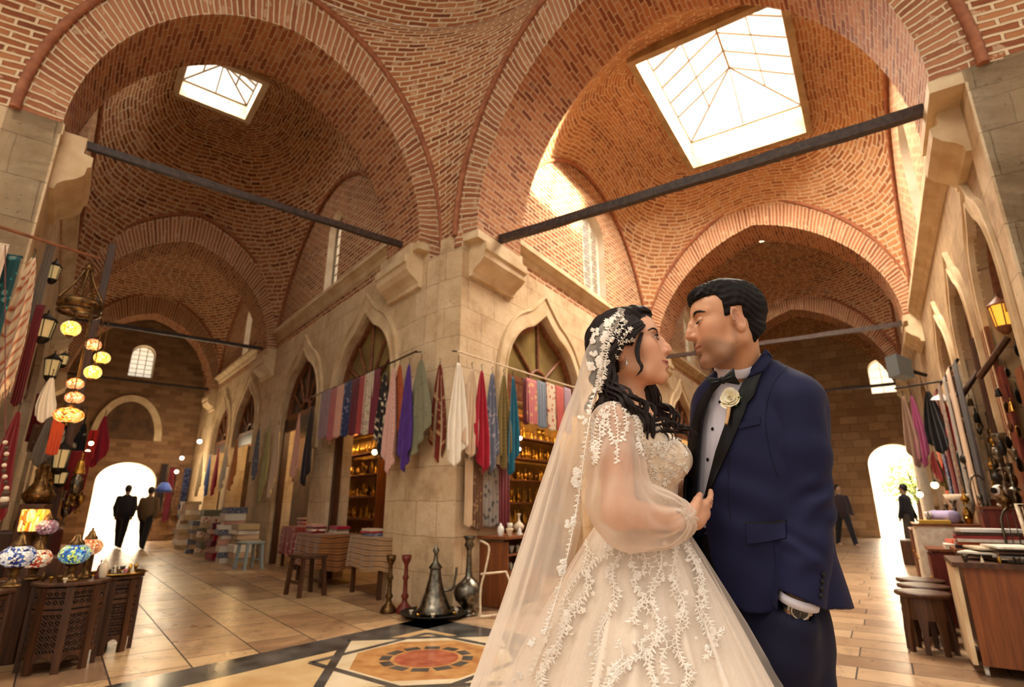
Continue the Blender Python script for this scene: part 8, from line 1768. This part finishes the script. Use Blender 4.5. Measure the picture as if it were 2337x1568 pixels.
# lantern lit yellow
hang_lantern(at(2272, 668, 5.0), .42, 'glowing yellow glass lantern high on the right wall', emis('yellow_lantern_glass', hexc('ffb83c'), 1.1, hexc('e8a83c')), M_redwood, r=.085); lamp_pt(at(2250, 740, 4.7), 1.2, (1, .65, .25), .05)
# hanging metal wares
def plate(p, r, label, mat, rz, group): t = thing('metal_plate', (p.x, p.y, p.z - r), rz, label, 'plate', group); mb = MB(); mb.lathe([(0, .012), (r * .6, .012), (r * .72, .004), (r, 0), (r * .98, -.004), (0, .004)], (0, 0, r), 28, ax=(0, -1, 0)); lpart(mb, 'dish', mat, t); mb = MB(); mb.tube([(0, 0, 2 * r), (0, 0, 2 * r + .06)], .003, 5); lpart(mb, 'hook', M_iron, t)
GP = 'metal wares hung at the right edge'
for i, (px, py, r, Y, m) in enumerate([(2322, 800, .06, 4.9, M_iron), (2300, 850, .05, 5.0, M_pewter), (2325, 905, .07, 4.9, M_iron), (2298, 930, .055, 5.0, M_bronze), (2326, 985, .06, 4.9, M_brass), (2302, 1010, .06, 5.0, M_iron), (2328, 1060, .07, 4.9, M_pewter), (2300, 1090, .05, 5.0, M_bronze), (2325, 1140, .06, 4.9, M_pewter), (2306, 975, .05, 4.95, M_redwood)]):
    plate(at(px, py, Y), r, '%s hung plate at the right edge, number %d from the top' % ({M_iron.name: 'black', M_pewter.name: 'grey', M_bronze.name: 'bronze', M_brass.name: 'brass', M_redwood.name: 'brown'}[m.name], i + 1), m, .5, GP)
for i, (px, py, k, hh, Y, m) in enumerate([(2290, 1040, 'jar', .14, 4.95, M_iron), (2315, 1120, 'candlestick', .2, 4.9, M_pewter), (2296, 1160, 'ewer', .2, 4.95, M_bronze), (2312, 940, 'bell', .13, 4.9, M_brass), (2280, 905, 'bell', .12, 5.1, M_iron), (2205, 990, 'jar', .2, 6.6, M_bronze), (2212, 1070, 'vase', .3, 6.6, M_iron), (2190, 905, 'bell', .14, 6.9, M_iron)]):
    p = at(px, py, Y); t = thing('hanging_vessel', p, 0, 'hanging %s %s shaped ware on the right wall, number %d' % ({M_iron.name: 'black', M_pewter.name: 'grey', M_bronze.name: 'bronze', M_brass.name: 'brass'}[m.name], NAMES[k].replace('_', ' '), i + 1), 'ware', GP); mb = MB(); mb.lathe([(r * hh * .5, z * hh) for r, z in VESS[k]], n=16); lpart(mb, 'body', m, t); mb = MB(); mb.tube([(0, 0, hh), (0, 0, hh + .12)], .003, 5); lpart(mb, 'cord', M_iron, t)
# clothes rail across the street with garments
r0 = at(2042, 887, 8.2); r1 = at(2206, 861, 7.3); t = thing('clothes_rail', (r1.x, r1.y, min(r0.z, r1.z)), 0, 'thin dark rail with garments reaching out from the right wall', 'rail'); mb = MB(); mb.tube([r0, r1 + (r1 - r0) * .12], .014, 8); part(mb, 'bar', M_iron, t)
UC = (r1 - r0).normalized(); GC = 'garments on the right clothes rail'
for i, (px, y0, y1, w, lab, m, st) in enumerate([(2058, 905, 1068, .20, 'taupe scarf at the tip of the right clothes rail', fab('f_taupe', ['8c7260', 'a88c78']), 'hook'), (2078, 903, 1070, .17, 'orchid pink scarf beside the taupe one', fab('f_orchid', ['a04a78', 'c06c98']), 'hook'), (2118, 893, 1038, .30, 'black jacket hanging on the right clothes rail', fab('f_blk', ['0e0c0e', '201c1e']), 'hook'), (2148, 915, 1030, .14, 'bright red garment beside the black jacket', fab('f_red5', ['94101c', 'bc1c28']), 'hook'), (2168, 900, 1050, .13, 'cream cloth hanging beside the red garment', MATS['f_beige'], 'flat'), (2190, 890, 1080, .10, 'narrow dark cloth at the wall end of the rail', MATS['f_dk'], 'flat')]):
    t_ = (px - 2042) / 164; p = r0 + (r1 - r0) * t_; Y_ = p.y; scarf(lab, Vector((p.x, p.y, at(px, y0, Y_).z)), at(px, y1, Y_).z, w, UC, m, st, GC, 200 + i, name='hanging_garment', cat='garment', out=(0, -1, 0))
p = at(2186, 1028, 7.4); scarf('sky blue scarf hanging low on the right wall', p, at(2186, 1145, 7.4).z, .17, UC, fab('f_sky', ['2c86a8', '4aa4c4']), 'hook', None, 222, out=(0, -1, 0))
for i, (px, y0, y1, m, lab) in enumerate([(2128, 1030, 1100, MATS['f_brick'], 'small brick red cloth under the black jacket'), (2140, 1050, 1120, MATS['f_olive'], 'small olive cloth by the yellow lamps'), (2155, 1035, 1110, MATS['f_crimson'], 'small crimson cloth left of the blue scarf')]): p = at(px, y0, 8.6); scarf(lab, p, at(px, y1, 8.6).z, .13, UC, m, 'hook', 'small cloths on the right wall', 230 + i, name='hanging_cloth', cat='cloth', out=(0, -1, 0))
# grey metal lamp on a rod
p = at(2062, 842, 10.0); t = thing('spotlight', p, 0, 'square grey metal floodlight on a rod in the right street', 'floodlight'); dv = (at(2108, 855, 10.0) - p).normalized(); mb = MB(); P_ = []
for s_, w_ in ((-.21, .20), (-.20, .20), (.08, .17), (.14, .06)): c_ = p + dv * s_; P_.append([c_ + Vector((0, a * w_ * .8, b * w_)) for a, b in ((-1, -1), (1, -1), (1, 1), (-1, 1))])
mb.grid(P_, None, cv=True, sm=False); mb.add(P_[0], [(0, 1, 2, 3)], [(0, 0)] * 4, 0, False); part(mb, 'housing', base('grey_metal', hexc('5d6468'), .5, .3), t); mb = MB(); mb.tube([p + dv * .12, p + dv * .42], .035, 8); part(mb, 'arm', M_iron, t)
p = at(2148, 912, 7.6); t = thing('reading_lamp', p, 0, 'pale cone shaped lamp head under the clothes rail', 'lamp'); mb = MB(); mb.lathe([(.12, -.02), (.10, .02), (.04, .06), (.02, .08)], p, 20, ax=(.15, -.2, 1)); part(mb, 'shade', M_white, t); mb = MB(); mb.tube([p + Vector((0, 0, .06)), p + Vector((.12, .05, .02)), p + Vector((.3, .15, -.05))], .010, 6); part(mb, 'arm', M_iron, t)
box_thing('low_bench', on_floor(2092, 1290) + Vector((.15, .2, 0)), (.45, .7, .48), rzR - pi / 2, M_walnut, 'dark low bench along the right stalls', 'bench')
# round pot and projecting wares
# ---------- passers-by ----------
def passer(p, heading, h, top, bottom, label, skin=SKP if 'SKP' in globals() else (.4, .25, .17), stride=.25, hair=hexc('1a1412')):
    t = thing('person', p, heading, label, 'person', 'people walking far off'); s = h / 1.75; mats = [base('passer_skin', skin, .6)]
    def body(P):
        P = P / s; Q = P.copy(); d = ell(P, (0, 0, 1.62), (.095, .078, .12)); d = smin(d, cone(P, (0, 0, 1.5), (0, 0, 1.40), .055, .06), .03)
        d = smin(d, ell(P, (0, 0, 1.22), (.10, .17, .26)), .05)
        for sd in (-1, 1): d = smin(d, chain(P, [(0, sd * .19, 1.38), (.02 * sd, sd * .24, 1.12), (.10 * sd, sd * .23, .88), (.12 * sd, sd * .23, .80)], [.05, .042, .034, .03], .02), .03); d = smin(d, chain(P, [(0, sd * .09, .92), (stride * .5 * sd, sd * .10, .48), (stride * sd, sd * .10, .08), (stride * sd + .12, sd * .10, .04)], [.085, .06, .042, .035], .02), .03)
        return d * s
    o = sdf_obj('body', body, (-.45, -.35, 0), (.5, .35, 1.85), .022, mats[0], smooth=1); o.parent = t
    def coat(P): P = P / s; d = smin(ell(P, (0, 0, 1.2), (.135, .205, .30)), ell(P, (0, 0, .98), (.14, .19, .22)), .06); d = smin(d, smin(*[chain(P, [(0, sd * .19, 1.38), (.02 * sd, sd * .25, 1.12), (.10 * sd, sd * .24, .90)], [.075, .062, .052], .02) for sd in (-1, 1)], .01), .04); return d * s
    c_ = sdf_obj('coat', coat, (-.3, -.4, .6), (.4, .4, 1.65), .022, top, smooth=1); c_.parent = t
    def tr(P): P = P / s; return smin(*[chain(P, [(0, sd * .09, .95), (stride * .5 * sd, sd * .10, .5), (stride * sd, sd * .10, .10)], [.105, .082, .065], .02) for sd in (-1, 1)], .02) * s
    c_ = sdf_obj('trousers', tr, (-.5, -.3, .0), (.5, .3, 1.1), .022, bottom, smooth=1); c_.parent = t
    def hr(P): P = P / s; d = ell(P, (-.015, 0, 1.65), (.105, .09, .115)); return np.maximum(d, (P[:, 0] - .03) * .8 - (P[:, 2] - 1.66) * .6) * s
    c_ = sdf_obj('hair', hr, (-.2, -.15, 1.4), (.2, .15, 1.85), .02, base('passer_hair', hair, .5)); c_.parent = t
passer(on_floor(268, 1252), 1.9, 1.72, fab('p_dark', ['1c1c22', '2c2c34']), fab('p_blk', ['14141a', '22222a']), 'person in dark jacket walking toward the left doorway')
passer(on_floor(322, 1254), 1.8, 1.66, fab('p_tan', ['5a4634', '7a6248']), fab('p_blk', ['14141a', '22222a']), 'person in brown coat beside the dark jacketed one on the left')
passer(on_floor(1934, 1248), -1.5, 1.75, fab('p_plum', ['2c2226', '43343a']), fab('p_blk', ['14141a', '22222a']), 'person in dark clothes walking in the right street behind the man')
passer(on_floor(2088, 1262), 2.2, 1.70, fab('p_dark', ['1c1c22', '2c2c34']), fab('p_gry', ['3c3430', '5c5048']), 'person in black top standing by the right stalls', stride=.08)
# ---------- yards beyond the doorways ----------
def yard(F, a, l, w, label):
    mb = MB(); mb.prism([F(a + .5, l - w)[:2], F(a + .5, l + w)[:2], F(a + 9, l + w)[:2], F(a + 9, l - w)[:2]], -.1, .006); mb.build('floor', M_yard, kind='structure')
    mb = MB(); mb.box(F(a + 9.2, l, 2.5), (w * 2, .3, 5.0), rz=F.rz()); mb.build('wall_back', M_yardw, kind='structure')  # backdrop added to burn out, so the doorway shows white
yard(FL, 22.9, 1.7, 4, ''); yard(FRR, 25.2, .6, 4, '')
M_leafy = speck('foliage', hexc('5f7a2c'), hexc('b8c45c'), 3, .6, .1)
def tree(p, h, label, seed):
    t = thing('tree', p, 0, label, 'tree'); rg = random.Random(seed); mb = MB(); mb.tube([(0, 0, 0), (.05, 0, h * .3), (0, .05, h * .55)], [.12, .09, .05], 10)
    for k in range(5): a = k * 1.3; mb.tube([(0, 0, h * (.3 + .05 * k)), (cos(a) * h * .2, sin(a) * h * .2, h * (.55 + .05 * k))], [.05, .02], 6)
    lpart(mb, 'trunk', M_walnut, t); mb = MB()
    for k in range(1500):
        a = rg.uniform(0, 6.28); b = rg.uniform(-1, 1); r = h * .30 * rg.random() ** .35; c_ = Vector((cos(a) * sqrt(1 - b * b) * r * 1.15, sin(a) * sqrt(1 - b * b) * r * 1.15, h * .62 + b * r)); d1 = Vector((rg.uniform(-1, 1), rg.uniform(-1, 1), rg.uniform(-1, 1))).normalized() * .11; d2 = d1.orthogonal().normalized() * .045
        mb.add([c_ - d1, c_ + d2, c_ + d1, c_ - d2], [(0, 1, 2, 3)], [(0, 0)] * 4, 0, False)
    lpart(mb, 'crown', M_leafy, t)
tree(FP(28.5, 1.2), 3.6, 'yellow green leafy tree beyond the right doorway', 3)

# clutter of metal wares along the right wall
rg = random.Random(33)
for i in range(22):
    px = rg.uniform(2200, 2330); py = rg.uniform(880, 1190); Y = 4.9 + (2337 - px) / 137 * 1.7 + rg.uniform(0, .2); p = at(px, py, Y); k = KN[(i * 5) % 8]; hh = rg.uniform(.10, .22); t = thing('hanging_vessel', p, 0, '%s %s in the crowded right wall display, number %d' % (['bronze', 'black', 'grey', 'brass'][i % 4], NAMES[k].replace('_', ' '), i + 1), 'ware', 'metal wares crowding the right wall'); mb = MB(); mb.lathe([(r * hh * .5, z * hh) for r, z in VESS[k]], n=14); lpart(mb, 'body', [M_bronze, M_iron, M_pewter, M_brass][i % 4], t); mb = MB(); mb.tube([(0, 0, hh), (0, 0, hh + .15)], .003, 5); lpart(mb, 'cord', M_iron, t)
for i, (a, l0, m, lab) in enumerate([(7.9, .95, MATS['f_dk'], 'long black cloth by the red cabinet'), (8.3, .92, MATS['f_beige'], 'long cream cloth by the pale cabinet'), (8.8, .92, MATS['f_greyst'], 'long grey cloth by the pale cabinet'), (9.3, .9, MATS['f_brownpat'], 'long brown patterned cloth along the right wall'), (9.9, .9, MATS['f_velvet'], 'long deep red cloth along the right wall'), (10.6, .9, MATS['f_navy'], 'long dark blue cloth along the right wall'), (11.4, .9, MATS['f_rust'], 'long rust cloth along the right wall')]):
    scarf(lab, FRR(a, l0, 2.75), 1.15, .34, UR, m, 'flat', 'long cloths along the right wall', 400 + i, name='hanging_cloth', cat='cloth', out=(-FRR.n[0], -FRR.n[1], 0))
# ---------- sky and daylight ----------
w = bpy.data.worlds.new('world'); SC.world = w; w.use_nodes = True; bg = w.node_tree.nodes['Background']
# brighter overhead, duller and warmer towards the horizon
bg.inputs[1].default_value = 1.0; tcw = w.node_tree.nodes.new('ShaderNodeTexCoord'); sx_ = w.node_tree.nodes.new('ShaderNodeSeparateXYZ'); rw = w.node_tree.nodes.new('ShaderNodeValToRGB')
w.node_tree.links.new(tcw.outputs['Generated'], sx_.inputs[0]); w.node_tree.links.new(sx_.outputs[2], rw.inputs[0]); w.node_tree.links.new(rw.outputs[0], bg.inputs[0])
rw.color_ramp.elements[0].position = .40; rw.color_ramp.elements[0].color = (.86, .765, .64, 1); rw.color_ramp.elements[1].position = .58; rw.color_ramp.elements[1].color = (1.65, 1.5, 1.3, 1)
def area(p, tgt, sx, sy, e, col=(1, .82, .6)):
    la = bpy.data.lights.new('daylight', 'AREA'); la.shape = 'RECTANGLE'; la.size = sx; la.size_y = sy; la.energy = e; la.color = col; o = bpy.data.objects.new('daylight', la); COL.objects.link(o); o.location = p
    o.rotation_euler = (Vector(tgt) - Vector(p)).to_track_quat('-Z', 'Y').to_euler()
area(FL(25.5, 1.75, 2.2), FL(15, 1.75, .3), 2.6, 3.0, 150); area(FRR(29.5, .5, 3.0), FRR(15, -1.5, .3), 3.0, 4.0, 850)
area((-2.2, .2, 7.5), (.5, 1.6, 1.4), 2.6, 2.6, 240, (1, .88, .72))  # added key light to model the couple; no skylight is built there
area(FL(26.5, 1.7, 6), FL(29.5, 1.7, 0), 5, 5, 3600, (1, .95, .85)); area(FRR(29, .6, 6.5), FRR(32, .6, 0), 5, 5, 4200, (1, .95, .85))
# low sun through the large skylight onto the wall left of it
sp = bpy.data.lights.new('sun_shaft', 'SPOT'); sp.energy = 160000; sp.color = (1, .80, .52); sp.spot_size = R(9.5); sp.spot_blend = .6; sp.shadow_soft_size = .25; so = bpy.data.objects.new('sun_shaft', sp); COL.objects.link(so)
tg = Vector(FRR(8.1, RW0, 7.0)); dr = Vector(FRR(9.5, -1.25, 8.95)) - tg; so.location = tg + dr * 4.2; so.rotation_euler = (-dr).to_track_quat('-Z', 'Y').to_euler()
# ---------- camera, exposure ----------
cam = bpy.data.cameras.new('camera'); co = bpy.data.objects.new('camera', cam); COL.objects.link(co)
cam.sensor_width = 36; cam.sensor_fit = 'HORIZONTAL'; cam.lens = 36 * FPX / 2337; cam.clip_start = .05; cam.clip_end = 300
co.location = (0, 0, H); co.rotation_euler = (pi / 2 + PITCH, 0, 0)
cam.dof.use_dof = True; cam.dof.focus_distance = 1.52; cam.dof.aperture_fstop = 3.6
SC.camera = co
vs = SC.view_settings; vs.view_transform = 'Standard'; vs.look = 'None'; vs.gamma = 1; vs.exposure = EXPO; vs.use_curve_mapping = False
SC.render.film_transparent = False
SC.cycles.use_adaptive_sampling = True; SC.cycles.adaptive_threshold = .1; SC.cycles.adaptive_min_samples = 20; SC.cycles.max_bounces = 5; SC.cycles.diffuse_bounces = 3; SC.cycles.glossy_bounces = 3; SC.cycles.transparent_max_bounces = 14
SC.cycles.sample_clamp_indirect = 6; SC.cycles.caustics_reflective = False; SC.cycles.caustics_refractive = False
